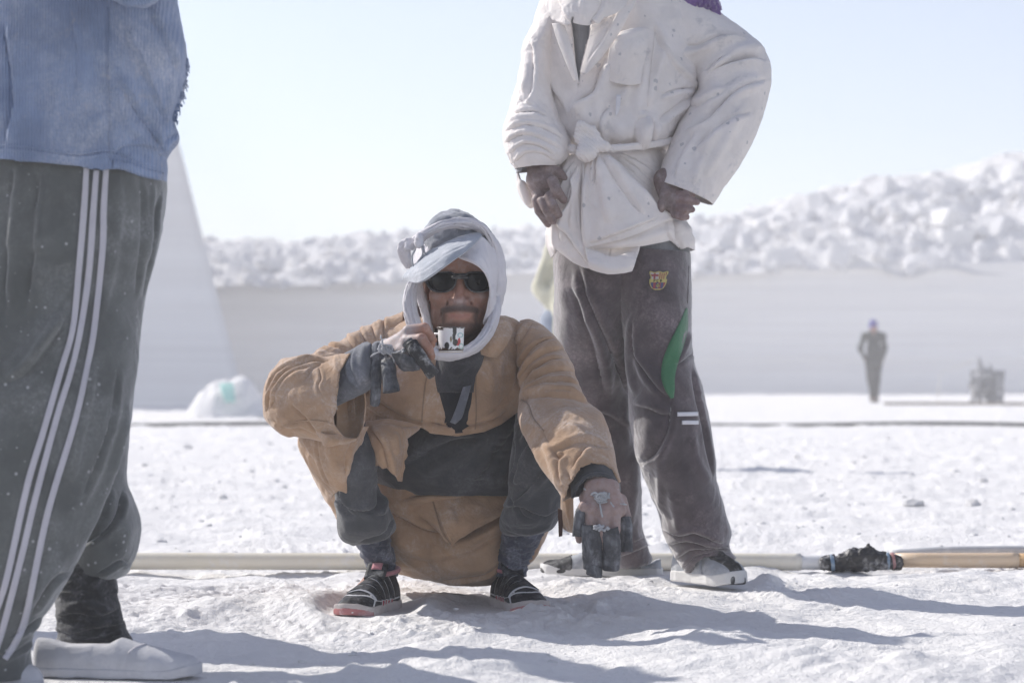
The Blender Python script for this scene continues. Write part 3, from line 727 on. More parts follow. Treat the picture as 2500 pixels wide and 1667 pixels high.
def f2(p):
    d = hand_sdf(p, None, hand2_fing, hand2_palm, .008)
    for a, b_ in (((1445, 1244), (1460, 1190)), ((1474, 1248), (1470, 1190)), ((1500, 1246), (1482, 1190))):
        d = smin(d, sd_cap(p, PP(*a, 5.258), PP(*b_, 5.283), .0062, .003), .006)
    for a in ((1445, 1244), (1474, 1248), (1500, 1246), (1424, 1236)): d = smin(d, sd_ell(p, PP(*a, 5.262), (.0105, .010, .012)), .004)
    for a, b_ in (((1459, 1262), (1456, 1225)), ((1487, 1264), (1484, 1225)), ((1433, 1255), (1434, 1225))): d = smax(d, -sd_cap(p, PP(*a, 5.245), PP(*b_, 5.25), .004, .002), .006)
    return d + .0006 * vnoise(p * 260, 3)
h2 = surfnet(f2, *bounds([PP(1390, 1100, 5.22), PP(1550, 1400, 5.42)], .01), .0023)
# --- the rest of the body under the clothes
def bodyf(p):
    d = smin(sd_ell(p, P(1075, 880, 5.86), (.13, .08, .15)), sd_ell(p, P(1100, 1070, 6.0), (.12, .09, .12)), .06)
    d = smin(d, sd_cap(p, P(1125, 800, 5.72), P(1110, 870, 5.80), .055, .07), .05)
    for a, b_, ra, rb in ((P(985, 860, 5.84), P(740, 960, 5.64), .045, .036), (P(740, 960, 5.64), P(930, 870, 5.43), .036, .026),
                          (P(1284, 838, 5.83), P(1380, 1005, 5.61), .034, .034), (P(1380, 1005, 5.61), P(1466, 1150, 5.36), .036, .029)):
        d = smin(d, sd_cap(p, a, b_, ra, rb), .02)
    for s, kn, an, toe in ((-1, P(868, 1085, 5.70), P(925, 1400, 5.885), P(850, 1485, 5.68)), (1, P(1300, 1095, 5.74), P(1246, 1400, 5.925), P(1285, 1480, 5.74))):
        hip = P(1090 + 60 * s, 1150, 6.03)
        d = smin(d, sd_cap(p, hip, kn, .034, .030), .03); d = smin(d, sd_cap(p, kn, an, .030, .020), .02); d = smin(d, sd_cap(p, an, toe, .024, .02), .01)
    return d
mb = surfnet(bodyf, (-.62, 5.2, .01), (.32, 6.25, .78), .010)
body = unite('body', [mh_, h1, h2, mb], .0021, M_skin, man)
W = wverts(body); q = W - HC; c = np.zeros((len(W), 3))
ax = np.abs(q[:, 0]); hd = (q[:, 2] < .06) & (q[:, 1] < .12) & (q[:, 1] > -.06) & (ax < .1) & (q[:, 2] > -.16)
stub = np.exp(-((q[:, 2] + .0595 + 4 * q[:, 0] ** 2) / .0090) ** 4) * sst(.052, .040, ax) * sst(.05, .02, q[:, 1])     # moustache
ch = sst(-.084, -.098, q[:, 2]) * sst(.066, .045, ax) * .78; jaw = sst(-.045, -.085, q[:, 2]) * sst(.03, .05, ax) * .6
gl = np.exp(-((ax - .038) / .008) ** 2) * sst(-.058, -.07, q[:, 2]) * .8
c[:, 0] = np.where(hd, np.clip(np.maximum.reduce([stub * .95, ch, jaw, gl]), 0, 1), 0)
zl = q[:, 2] - 4 * q[:, 0] ** 2
c[:, 1] = np.where(hd, np.exp(-((zl + .0785) / .0052) ** 4) * sst(.029, .022, ax) * sst(.02, .008, q[:, 1]) * .28 + np.exp(-(((q[:, 2] + .03) / .022) ** 2 + (q[:, 0] / .022) ** 2)) * .18, 0)
c[:, 0] *= 1 - np.clip(c[:, 1] * 1.6, 0, 1) * (np.abs(zl + .0785) < .012)
uW, vW = pr(W)
hb = sst(1040, 990, uW) * (W[:, 1] < 5.5) * (uW < 1100) * .85 + ((uW > 1380) & (vW > 1130)) * .42 * (W[:, 1] < 5.5)
c[:, 2] = np.where(hd, np.exp(-(((q[:, 2] + .046) / .010) ** 2 + (q[:, 0] / .018) ** 2)) * .7 + np.exp(-(((q[:, 2] + .03) / .012) ** 2 + ((ax - .052) / .012) ** 2)) * .3, hb)  # painted highlight on the nose tip, paler cheekbones, dust on the hands
c[:, 0] = np.where((W[:, 1] < 5.45) & (uW > 1380) & (vW > 1130), .30, c[:, 0])
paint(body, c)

# --- sunglasses
def glass_mat():
    m, nt, b = newmat('dark_lens'); b.inputs['Base Color'].default_value = (.006, .007, .009, 1); b.inputs['Roughness'].default_value = .06
    b.inputs['Specular IOR Level'].default_value = .2; return m
M_lens = glass_mat(); M_frame = plastic('dusty_black_frame', (.018, .02, .023), (.05, .054, .058), .35, 60, .22)
sg = thing('sunglasses', 'x', 'x'); bpy.data.objects.remove(sg)
def lens_out(s):
    o = np.array([(.0085, .009), (.022, .0185), (.042, .0195), (.060, .0175), (.074, .010), (.076, -.003), (.066, -.020), (.047, -.026), (.028, -.0245), (.0145, -.013)])
    return crom(np.vstack([o, o[:1]]), 60)[:-1] * np.array([s, 1])
def lensY(x): return HC[1] - .026 + 6.2 * x * x
fr_me = []
lens_objs = []
for s, dx in ((-1, .003), (1, .002)):
    o = lens_out(s); ctr = np.array([s * .038, -.003]); rings = []
    for k in (0.0, .35, .7, .97):
        pt = ctr + (o - ctr) * k; rings.append(np.stack([HC[0] + dx + pt[:, 0] * (1.04 if s < 0 else 1.0), lensY(pt[:, 0]) - .004 * (1 - k * k), HC[2] + .004 + pt[:, 1]], -1))
    G = np.array(rings); lens_objs.append(G)
    rim = []
    for k, dy in ((.92, -.001), (.94, -.0035), (1.02, -.0045), (1.08, -.001), (1.06, .004), (.98, .004)):
        pt = ctr + (o - ctr) * k; rim.append(np.stack([HC[0] + dx + pt[:, 0] * (1.04 if s < 0 else 1.0), lensY(pt[:, 0]) + dy, HC[2] + .004 + pt[:, 1]], -1))
    fr_me.append(np.array(rim + rim[:1]))
Vf = np.concatenate([g.reshape(-1, 3) for g in fr_me]); n0 = fr_me[0].shape
Qf = np.concatenate([gridfaces(7, 60, True), gridfaces(7, 60, True) + 7 * 60])
gl_o = link('sunglasses', rawmesh('sunglasses', Vf, Qf), M_frame, man)
for s, G in zip((-1, 1), lens_objs): sheet('lens', G, M_lens, gl_o, wrap=True, thick=.0015)
def bridge(p):
    q = p - HC
    d = sd_cap(q, (-.014, -.031, .011), (.018, -.031, .011), .0042, .0042)
    for s, xx in ((-1, .070), (1, .066)):
        d = np.minimum(d, sd_cap(q, (s * xx, .004, .010), (s * (xx + .012), .03, .008), .0062, .0055)); d = np.minimum(d, sd_cap(q, (s * (xx + .012), .03, .008), (s * (xx + .011), .10, .004), .0050, .0035))
    return d
solid('temple_arm', bridge, HC + (-.1, -.045, -.01), HC + (.1, .11, .03), .0018, M_frame, gl_o)

# --- cap crown, visor, scarf
crown = loft([(1046, 640, 1205, 640, 5.72, .10), (1030, 600, 1210, 610, 5.72, .108), (1034, 570, 1204, 585, 5.72, .11), (1048, 545, 1192, 560, 5.72, .095), (1072, 526, 1165, 540, 5.72, .07), (1098, 516, 1140, 524, 5.72, .04), (1112, 514, 1124, 518, 5.72, .012)], 60, 90)
crown = sculpt(crown, [('d', 9, 4, [(1050, 560), (1075, 540), (1105, 532)]), ('r', 6, 3, [(1120, 525), (1150, 535), (1180, 560)]), ('d', 7, 3, [(1060, 600), (1085, 585), (1120, 575)]), ('r', 6, 4, [(1052, 625), (1060, 600), (1078, 590)]), ('r', 5, 3, [(1085, 605), (1095, 590), (1118, 582)])], True)
crown = wrinkle(crown, 2.2, .03, 3)
sheet('cap', crown, M_capg, man, wrap=True, thick=.003)
vis = patch([[(1018, 648, 5.61), (1040, 622, 5.585), (1085, 597, 5.57), (1130, 578, 5.60), (1160, 568, 5.64)],
             [(1000, 660, 5.575), (1036, 640, 5.53), (1088, 612, 5.51), (1136, 588, 5.555), (1168, 570, 5.625)],
             [(986, 676, 5.56), (1034, 660, 5.475), (1092, 630, 5.455), (1140, 600, 5.515), (1174, 574, 5.61)],
             [(985, 683, 5.57), (1030, 690, 5.455), (1088, 652, 5.43), (1138, 615, 5.49), (1177, 577, 5.60)]], 40, 70)
vis = sculpt(vis, [('g', 3, 1.5, [(1005, 672), (1040, 665), (1090, 630), (1135, 602)]), ('b', 25, 4, [(1040, 660), (1100, 620)])])
sheet('cap_visor', wrinkle(vis, .8, .03, 5, False), M_visor, man, thick=.005)

# scarf: hood round the skull, open at the face
hood = loft([(1052, 560, 1196, 566, 5.74, .075), (1030, 590, 1216, 598, 5.74, .115), (1016, 640, 1229, 640, 5.745, .13), (1012, 700, 1231, 690, 5.745, .132), (1008, 740, 1222, 740, 5.745, .125), (1004, 780, 1216, 780, 5.75, .115), (1006, 815, 1218, 815, 5.76, .10), (1020, 850, 1212, 850, 5.77, .09)], 110, 170)
hood = sculpt(hood, [('d', 8, 5, [(1175, 575), (1200, 620), (1212, 680), (1204, 740)]), ('d', 7, 4, [(1188, 600), (1206, 655), (1196, 730), (1176, 790)]), ('r', 6, 4, [(1196, 700), (1192, 750), (1178, 800)]), ('d', 5, 3, [(1214, 640), (1222, 690), (1212, 735)])], True)
facecut = [(1030, 645), (1075, 618), (1112, 610), (1152, 628), (1178, 648), (1196, 690), (1203, 720), (1193, 760), (1176, 800), (1176, 900), (960, 900), (960, 760), (1006, 700), (1020, 690)]
sheet('head_scarf', wrinkle(wrinkle(hood, 3.0, .045, 8, aniso=(1.6, 1, .45)), 1.0, .018, 9), M_scarf, man, wrap=True, thick=.003, cuts=[facecut])
def strip(name, rows, w, mat, st=(), nv=70, nu=26, pw=2.4, wr=1.0, seed=1, th=None, **k):
    G = tube([(u, v, Y, a, b_) for (u, v, Y, a, b_) in rows], nv * 2, nu * 3, pw=pw, **k); G = sculpt(pleat(G, 4.6 * wr, 8, seed), st, True); G = wrinkle(G, wr, .022, seed)
    return sheet(name, G, mat, man, wrap=True, thick=0, cap=True)
# band over the brow of the cap, running down the right of the face
strip('scarf_band', [(1016, 590, 5.60, 9, 13), (1045, 567, 5.585, 9, 15), (1085, 550, 5.585, 9, 16), (1130, 545, 5.60, 9, 17), (1168, 556, 5.63, 9, 19), (1196, 590, 5.67, 9, 22), (1212, 640, 5.70, 10, 24), (1215, 700, 5.71, 11, 24), (1207, 750, 5.72, 11, 22)], 0, M_scarf,
      [('g', 3, 2.4, [(1030, 580), (1080, 552), (1130, 548), (1175, 568), (1205, 625), (1212, 700)]), ('g', 3, 2, [(1035, 566), (1085, 542), (1135, 537), (1182, 560), (1214, 620)]), ('g', 3, 2, [(1050, 572), (1090, 560), (1135, 556), (1165, 568), (1192, 610), (1200, 680)])], up=(0, -1, .3), pw=2.6)
# triangle of cloth coming down from the visor tip beside the face
tri = patch([[(1172, 575, 5.60), (1190, 590, 5.625), (1208, 620, 5.66)], [(1140, 605, 5.55), (1180, 622, 5.57), (1215, 655, 5.65)], [(1118, 627, 5.535), (1168, 644, 5.53), (1212, 690, 5.64)],
             [(1158, 640, 5.54), (1186, 668, 5.55), (1210, 710, 5.64)], [(1186, 668, 5.55), (1198, 700, 5.575), (1210, 735, 5.65)], [(1197, 705, 5.575), (1196, 750, 5.60), (1205, 765, 5.66)], [(1189, 760, 5.60), (1180, 790, 5.625), (1194, 795, 5.67)]], 70, 40)
sheet('scarf_fold', sculpt(tri, [('d', 5, 3, [(1176, 590), (1190, 640), (1202, 700), (1192, 770)]), ('r', 4, 2, [(1150, 610), (1180, 640), (1200, 690)])]), M_scarf, man, thick=.003)
# loop under the chin and up the left side
strip('scarf_loop', [(1206, 715, 5.70, 12, 20), (1208, 765, 5.66, 13, 26), (1190, 812, 5.62, 12, 30), (1162, 844, 5.58, 11, 30), (1125, 862, 5.565, 10, 26), (1085, 868, 5.565, 10, 22), (1050, 855, 5.57, 12, 20), (1025, 820, 5.58, 13, 24), (1008, 780, 5.59, 14, 27), (1000, 735, 5.60, 14, 22), (1006, 700, 5.62, 12, 20), (1024, 680, 5.64, 10, 16)], 0, M_scarf,
      [('d', 6, 3, [(1205, 760), (1190, 810), (1150, 850), (1100, 866)]), ('g', 4, 2.5, [(1222, 780), (1196, 832), (1150, 866), (1100, 880)]), ('g', 3, 2, [(1000, 700), (1005, 760), (1015, 800)]), ('r', 6, 3, [(990, 720), (992, 770), (1000, 800)])], up=(0, -1, .2), pw=2.3, nv=110)
strip('scarf_lappet', [(1020, 690, 5.66, 10, 20), (1038, 760, 5.68, 10, 24), (1052, 820, 5.69, 10, 28), (1060, 868, 5.68, 8, 26)], 0, M_scarf, up=(0, -1, 0))
# twisted knot at the temple
def knot(p):
    d = sd_ell(p, P(1023, 588, 5.565), (.011, .012, .019))
    return d + .0022 * vnoise(p * np.array([60, 60, 200]), 7)
solid('scarf_knot', knot, P(970, 660, 5.53), P(1040, 560, 5.64), .002, M_scarf, man)
for k in range(6):                     # gathered cloth fanning out behind the knot
    o_ = k * 3.2
    strip('scarf_bunch', [(1016 - o_ * .2, 596 + o_ * .6, 5.59, 5, 5), (1000 - o_ * .3, 588 + o_, 5.585 - .002 * k, 6, 6), (984 + o_ * .7, 592 + o_, 5.585, 6, 6), (977 + o_ * 1.1, 608 + o_ * .8, 5.59, 6, 6), (984 + o_, 630 + o_ * .5, 5.60, 6, 6), (996 + o_ * .6, 652, 5.61, 5, 5)], 0, M_scarf, nv=26, nu=7, wr=.8, seed=k)
for pts in ([(1014, 608), (1006, 625), (1008, 645), (1012, 658)], [(1030, 600), (1032, 622), (1020, 640), (1012, 660)], [(1034, 600), (1036, 615), (1042, 628), (1038, 640)]):
    strip('scarf_tassel', [(u, v, 5.56 - .001 * k * 3, 1.8, 1.8) for k, (u, v) in enumerate(pts)], 0, M_string, nv=24, nu=5, wr=.3)

# --- sweater neck and inner shirts
inner = loft([(1085, 845, 1175, 840, 5.66, .06), (1060, 880, 1185, 875, 5.69, .09), (1045, 930, 1180, 920, 5.72, .11), (1050, 1000, 1180, 990, 5.74, .115), (1060, 1060, 1170, 1050, 5.75, .11)], 60, 90)
inner = sculpt(inner, [('d', 8, 4, [(1090, 900), (1115, 915), (1145, 895)]), ('g', 6, 3, [(1095, 925), (1115, 940), (1135, 925)])], True)
sheet('neck_warmer', inner, M_dark, man, wrap=True, thick=.002, keep=[(900, 700), (1300, 700), (1300, 958), (900, 958)], front_only=False)
sheet('undershirt', inner + np.array([0, .004, 0]), M_blacksh, man, wrap=True, thick=.002, keep=[(900, 945), (1300, 945), (1300, 1100), (900, 1100)], front_only=False)
tie = patch([[(1131, 945, 5.605), (1150, 940, 5.60)], [(1118, 985, 5.60), (1138, 985, 5.595)], [(1104, 1022, 5.60), (1126, 1020, 5.59)], [(1098, 1030, 5.6), (1112, 1034, 5.6)]], 20, 10)
sheet('scarf_end', tie, M_greysw, man, thick=.004)

# --- coat
Y0 = 5.86
coat = loft([(1045, 775, 1200, 775, 5.80, .10), (985, 786, 1242, 778, 5.80, .115), (940, 815, 1272, 800, 5.80, .13), (905, 870, 1282, 860, 5.80, .15), (885, 930, 1282, 920, 5.81, .165), (872, 990, 1276, 980, 5.82, .175), (872, 1040, 1270, 1030, 5.83, .18), (880, 1085, 1262, 1070, 5.84, .18)], 170, 220, )
opening = [(1060, 700), (1060, 850), (1081, 891), (1092, 930), (1095, 965), (1091, 1000), (1085, 1031), (1095, 1044), (1129, 1044), (1131, 1010), (1133, 979), (1136, 924), (1148, 893), (1168, 862), (1200, 800), (1215, 700)]
coat = sculpt(coat, [
    ('b', 40, 10, [(1180, 930), (1170, 1000)]), ('b', 40, 12, [(1000, 930), (1010, 1000)]),
    ('g', 3, 2.5, [(1052, 880), (1040, 930), (1032, 990), (1030, 1030)]), ('g', 3, 2, [(1166, 880), (1160, 940), (1162, 1000), (1160, 1045)]),
    ('d', 14, 9, [(905, 955), (950, 985), (1000, 1010), (1050, 1030)]), ('d', 12, 8, [(895, 990), (950, 1020), (1000, 1035)]), ('r', 14, 7, [(910, 935), (970, 960), (1040, 975)]),
    ('r', 14, 10, [(930, 800), (960, 830), (985, 870)]), ('d', 10, 6, [(1268, 900), (1250, 960), (1210, 1000), (1170, 1020)]), ('g', 8, 6, [(1265, 880), (1262, 930), (1270, 980)]),
    ('b', 18, 8, [(1040, 1052), (1120, 1058), (1200, 1040), (1262, 1000)]), ('g', 7, 6, [(1020, 1018), (1090, 1038), (1170, 1032), (1240, 1000)]), ('r', 8, 4, [(1240, 830), (1220, 880), (1215, 930)]),
    ('g', 8, 5, [(1005, 800), (1010, 850), (1040, 900)]), ('r', 10, 6, [(1170, 870), (1190, 900), (1195, 960)])], True)
coat = wrinkle(coat, 2.6, .09, 21)
hemcut = [(1027, 1042), (1050, 1056), (1116, 1063), (1182, 1052), (1223, 1034), (1264, 1004), (1400, 990), (1400, 1200), (700, 1200), (700, 1075), (893, 1055), (960, 1050)]
sheet('coat', coat, M_tan, man, wrap=True, thick=.004, cuts=[opening, hemcut])
# collar points
col_r = patch([[(1205, 790, 5.665), (1228, 782, 5.69), (1244, 790, 5.71)], [(1193, 815, 5.645), (1222, 815, 5.655), (1250, 812, 5.68)], [(1176, 842, 5.635), (1205, 848, 5.635), (1237, 840, 5.655)], [(1165, 862, 5.64), (1190, 868, 5.64), (1211, 872, 5.645)]], 30, 30)
sheet('collar', sculpt(col_r, [('b', 18, 4, [(1215, 830), (1200, 860)])]), M_tan, man, thick=.005)
col_l = patch([[(1062, 860, 5.655), (1074, 874, 5.64), (1083, 890, 5.645)], [(1064, 885, 5.65), (1080, 905, 5.638), (1094, 930, 5.65)], [(1068, 910, 5.65), (1084, 940, 5.64), (1096, 962, 5.65)]], 20, 20)
sheet('lapel', col_l, M_tan, man, thick=.004)

def sleeve_l():
    R = [(905, 800, 960, 960, 5.79, .07), (860, 822, 905, 960, 5.76, .075), (800, 845, 850, 970, 5.72, .08), (740, 874, 800, 985, 5.68, .085), (690, 900, 760, 1010, 5.63, .075)]
    R = [(985, 762, 985, 900, 5.80, .06), (944, 781, 950, 940, 5.79, .075), (885, 805, 905, 960, 5.765, .085), (830, 836, 860, 980, 5.73, .088), (770, 866, 800, 1000, 5.69, .09), (715, 880, 735, 1030, 5.64, .085), (676, 905, 690, 1040, 5.60, .06)]
    G = loft(R, 130, 120)
    G = sculpt(G, [('d', 8, 9, [(944, 776), (940, 810), (935, 850)]), ('d', 7, 9, [(912, 790), (916, 822), (924, 850)]), ('d', 7, 10, [(882, 800), (890, 825), (898, 850)]), ('d', 8, 10, [(848, 818), (862, 840), (872, 856)]), ('r', 8, 6, [(900, 800), (908, 830), (915, 850)]), ('r', 9, 7, [(930, 782), (928, 810), (922, 840)]),
        ('d', 9, 9, [(795, 846), (830, 852), (860, 866)]), ('r', 9, 7, [(770, 868), (800, 858), (835, 866)]), ('r', 8, 7, [(865, 818), (880, 835), (885, 860)]), ('g', 6, 6, [(790, 862), (820, 866), (850, 872)])], True)
    sheet('upper_sleeve', wrinkle(G, 2.0, .05, 31), M_tan, man, wrap=True, thick=.003, cap=False)
    R = [(672, 925, 660, 985, 5.60, .03), (661, 918, 648, 1010, 5.575, .055), (672, 902, 660, 1036, 5.54, .075), (694, 882, 690, 1060, 5.515, .088), (727, 876, 727, 1064, 5.495, .092), (760, 878, 760, 1068, 5.475, .09), (800, 874, 800, 1078, 5.455, .085), (835, 866, 835, 1082, 5.44, .082), (858, 862, 862, 1076, 5.43, .078)]
    G = loft(R, 190, 190)
    st = [('d', 8, 9, [(652, 1000), (668, 950), (705, 905), (760, 886), (800, 880)]), ('d', 7, 8, [(662, 992), (690, 935), (725, 905), (775, 892)]), ('d', 7, 7, [(656, 960), (680, 915), (712, 895), (765, 884)]), ('r', 9, 8, [(672, 975), (700, 935), (745, 910)]),
          ('d', 9, 5, [(740, 930), (760, 900), (785, 886)]), ('g', 5, 3, [(780, 900), (785, 925), (778, 945), (790, 965)]), ('d', 12, 7, [(718, 985), (750, 1010), (780, 1045), (800, 1060)]), ('b', 30, 6, [(730, 960), (780, 980)]), ('g', 3.5, 2.5, [(682, 1045), (720, 1030), (765, 1026)]),
          ('d', 8, 6, [(700, 1040), (740, 1040), (790, 1062)]), ('r', 6, 4, [(668, 1030), (690, 1050), (715, 1062)]), ('r', 6, 4, [(800, 1000), (812, 1020), (810, 1036)]), ('r', 5, 3, [(680, 885), (720, 880), (740, 884)]), ('g', 3, 2, [(790, 1034), (818, 1037)])]
    G = sculpt(G, st, True); G = wrinkle(G, 1.6, .06, 33)
    cut = [(860, 855), (845, 878), (829, 906), (825, 943), (821, 975), (823, 997), (814, 1015), (817, 1038), (826, 1050), (840, 1066), (852, 1078), (950, 1090), (950, 850)]
    return sheet('sleeve', G, M_tan, man, wrap=True, thick=.0035, cuts=[cut])
sl = sleeve_l()
G = patch([[(820, 900, 5.49), (850, 885, 5.50), (872, 900, 5.50), (884, 925, 5.49)], [(820, 960, 5.50), (850, 955, 5.52), (878, 950, 5.51), (891, 958, 5.49)], [(820, 1020, 5.49), (850, 1020, 5.51), (876, 1015, 5.50), (891, 1022, 5.48)], [(820, 1064, 5.46), (846, 1074, 5.46), (868, 1070, 5.46), (880, 1058, 5.46)], [(822, 1074, 5.43), (842, 1082, 5.42), (858, 1080, 5.43), (872, 1070, 5.44)]], 50, 40)
sheet('sleeve_lining', wrinkle(G, 1.4, .05, 35, False), M_tan, man, thick=.0035)
flap = patch([[(770, 1050, 5.40), (800, 1060, 5.38), (830, 1062, 5.39), (850, 1074, 5.41)], [(782, 1068, 5.40), (806, 1074, 5.375), (840, 1075, 5.39), (870, 1070, 5.42)], [(788, 1080, 5.41), (798, 1090, 5.385), (835, 1082, 5.40), (862, 1078, 5.43)]], 16, 30)
sheet('torn_cuff', flap, M_tan, man, thick=.003)
def fore():
    G = loft([(815, 900, 800, 1000, 5.47, .05), (838, 868, 832, 985, 5.455, .058), (858, 856, 858, 972, 5.44, .058), (880, 843, 888, 958, 5.43, .055), (897, 839, 905, 945, 5.425, .05), (910, 843, 918, 925, 5.42, .045), (924, 836, 930, 910, 5.415, .042), (940, 828, 948, 898, 5.41, .038), (948, 832, 954, 885, 5.405, .034)], 110, 100)
    G = sculpt(G, [('g', 6, 5, [(909, 838), (906, 870), (912, 905)]), ('r', 11, 7, [(896, 838), (890, 880), (896, 930)]), ('g', 6, 4, [(930, 832), (930, 860), (935, 890)]), ('r', 8, 4, [(920, 836), (918, 880)]), ('d', 10, 5, [(870, 850), (862, 890), (880, 940)]), ('d', 10, 4, [(850, 880), (850, 920), (880, 955)])], True)
    sheet('sweater_sleeve', wrinkle(G, .8, .04, 41), M_greysw, man, wrap=True, thick=.003)
fore()
def sleeve_r():
    R = [(1240, 832, 1270, 785, 5.80, .06), (1252, 850, 1298, 783, 5.79, .075), (1264, 880, 1335, 806, 5.76, .085), (1272, 912, 1366, 842, 5.72, .088), (1276, 942, 1392, 886, 5.67, .09), (1270, 975, 1408, 938, 5.61, .092), (1266, 1008, 1430, 982, 5.55, .092), (1274, 1046, 1464, 1010, 5.49, .09), (1300, 1097, 1485, 1058, 5.43, .085), (1336, 1150, 1497, 1108, 5.375, .08), (1366, 1200, 1506, 1150, 5.335, .075), (1378, 1222, 1512, 1176, 5.32, .072)]
    G = loft(R, 220, 190)
    st = [('d', 6, 7, [(1262, 905), (1285, 865), (1310, 840), (1350, 826)]), ('d', 7, 8, [(1270, 935), (1295, 895), (1330, 862), (1372, 850)]), ('d', 8, 9, [(1272, 950), (1300, 905), (1345, 880), (1385, 876)]), ('d', 8, 9, [(1278, 955), (1320, 920), (1360, 904), (1398, 906)]), ('d', 8, 8, [(1282, 962), (1325, 938), (1370, 928), (1408, 940)]), ('d', 8, 7, [(1276, 968), (1330, 955), (1380, 955), (1416, 972)]),
          ('r', 9, 6, [(1290, 900), (1330, 850), (1362, 838)]), ('r', 9, 6, [(1300, 930), (1350, 893), (1392, 890)]), ('r', 5, 5, [(1262, 840), (1280, 800), (1300, 786)]), ('d', 6, 5, [(1300, 796), (1280, 840), (1268, 880)]),
          ('g', 4, 3, [(1268, 975), (1290, 985), (1300, 1015), (1325, 1050), (1345, 1090)]), ('d', 16, 8, [(1270, 972), (1330, 960), (1400, 968), (1440, 985)]), ('b', 40, 8, [(1380, 1020), (1420, 1050)]),
          ('d', 12, 8, [(1345, 1100), (1400, 1080), (1450, 1080), (1480, 1092)]), ('d', 10, 7, [(1478, 1100), (1440, 1100), (1420, 1120), (1400, 1150)]), ('r', 10, 8, [(1330, 1080), (1345, 1110), (1360, 1150), (1372, 1195)]), ('d', 8, 7, [(1375, 1110), (1370, 1140), (1380, 1180)]), ('g', 8, 6, [(1352, 1105), (1366, 1120), (1380, 1105)]),
          ('r', 8, 5, [(1300, 1080), (1325, 1130), (1350, 1180)]), ('g', 10, 5, [(1385, 1150), (1392, 1170), (1384, 1200)])]
    G = sculpt(G, st, True); G = wrinkle(G, 1.8, .06, 53)
    cut = [(1370, 1240), (1380, 1212), (1387, 1185), (1407, 1155), (1419, 1140), (1445, 1129), (1475, 1133), (1497, 1146), (1508, 1170), (1520, 1200), (1540, 1260)]
    return sheet('sleeve', G, M_tan, man, wrap=True, thick=.004, cuts=[cut])
sr = sleeve_r()
def cuff_r():
    G = loft([(1400, 1120, 1490, 1100, 5.375, .045), (1398, 1160, 1500, 1132, 5.345, .055), (1396, 1195, 1508, 1165, 5.33, .058), (1398, 1216, 1513, 1200, 5.32, .06)], 70, 110)
    G = sculpt(G, [('g', 4, 2, [(1405, 1186), (1430, 1160), (1465, 1154), (1500, 1166)]), ('r', 5, 3, [(1402, 1205), (1418, 1180), (1440, 1163), (1470, 1160), (1498, 1172), (1512, 1198)])], True)
    cut = [(1380, 1260), (1399, 1213), (1412, 1187), (1431, 1168), (1450, 1162), (1468, 1161), (1499, 1174), (1512, 1202), (1540, 1260)]
    sheet('sweater_cuff', G, M_char, man, wrap=True, thick=.005, cuts=[cut])
cuff_r()

# --- coat skirt hanging behind and between the legs
sk = loft([(740, 1040, 1300, 1010, 6.02, .17), (732, 1085, 1330, 1060, 6.02, .18), (750, 1130, 1345, 1110, 6.02, .19), (772, 1175, 1352, 1170, 6.02, .19), (800, 1225, 1350, 1235, 6.02, .19), (840, 1285, 1338, 1290, 6.02, .18), (885, 1340, 1318, 1340, 6.02, .165), (930, 1380, 1285, 1382, 6.02, .14), (1000, 1402, 1240, 1408, 6.02, .11), (1060, 1411, 1190, 1416, 6.02, .07), (1120, 1417, 1150, 1420, 6.02, .02)], 170, 240)
sk = sculpt(sk, [('d', 14, 12, [(1245, 1206), (1150, 1208), (1050, 1213), (985, 1222)]), ('d', 18, 14, [(915, 1195), (960, 1240), (1010, 1268), (1075, 1295)]), ('d', 20, 13, [(1236, 1258), (1190, 1288), (1140, 1312), (1100, 1325)]), ('b', 30, 10, [(1000, 1190), (1150, 1200)]),
    ('d', 12, 8, [(915, 1185), (950, 1215), (985, 1245)]), ('g', 6, 4, [(1048, 1215), (1065, 1260), (1074, 1300)]), ('r', 14, 8, [(960, 1300), (1010, 1340), (1080, 1350)]), ('d', 12, 5, [(1220, 1310), (1130, 1345), (1050, 1365)]), ('r', 10, 5, [(980, 1350), (1030, 1380), (1080, 1400)]), ('d', 10, 5, [(1215, 1370), (1160, 1395), (1080, 1405)]), ('b', 40, 14, [(1100, 1370), (1180, 1370)]), ('r', 8, 5, [(1310, 1300), (1300, 1340), (1280, 1370)])], True, 1.7)
skirtcut = [(880, 1000), (880, 1150), (985, 1144), (1012, 1156), (1100, 1176), (1180, 1190), (1250, 1202), (1262, 1120), (1262, 1000)]
sheet('coat_skirt', wrinkle(sk, 2.6, .07, 61), M_tan, man, wrap=True, thick=.004, cuts=[skirtcut])
tri2 = patch([[(985, 1222, 5.835), (1070, 1214, 5.80), (1150, 1208, 5.80), (1246, 1205, 5.83)], [(1010, 1246, 5.82), (1074, 1250, 5.785), (1150, 1240, 5.785), (1238, 1232, 5.82)], [(1050, 1275, 5.805), (1078, 1280, 5.775), (1140, 1275, 5.775), (1225, 1256, 5.80)], [(1072, 1298, 5.80), (1085, 1308, 5.77), (1115, 1308, 5.78), (1160, 1290, 5.79)], [(1085, 1312, 5.80), (1094, 1322, 5.775), (1102, 1330, 5.78), (1110, 1322, 5.79)]], 60, 90)
sheet('coat_corner', wrinkle(sculpt(tri2, [('g', 4, 3, [(1062, 1220), (1070, 1260), (1085, 1300), (1100, 1326)]), ('r', 8, 4, [(1100, 1240), (1110, 1280)])]), 1.5, .05, 3, False), M_tan, man, thick=.003)

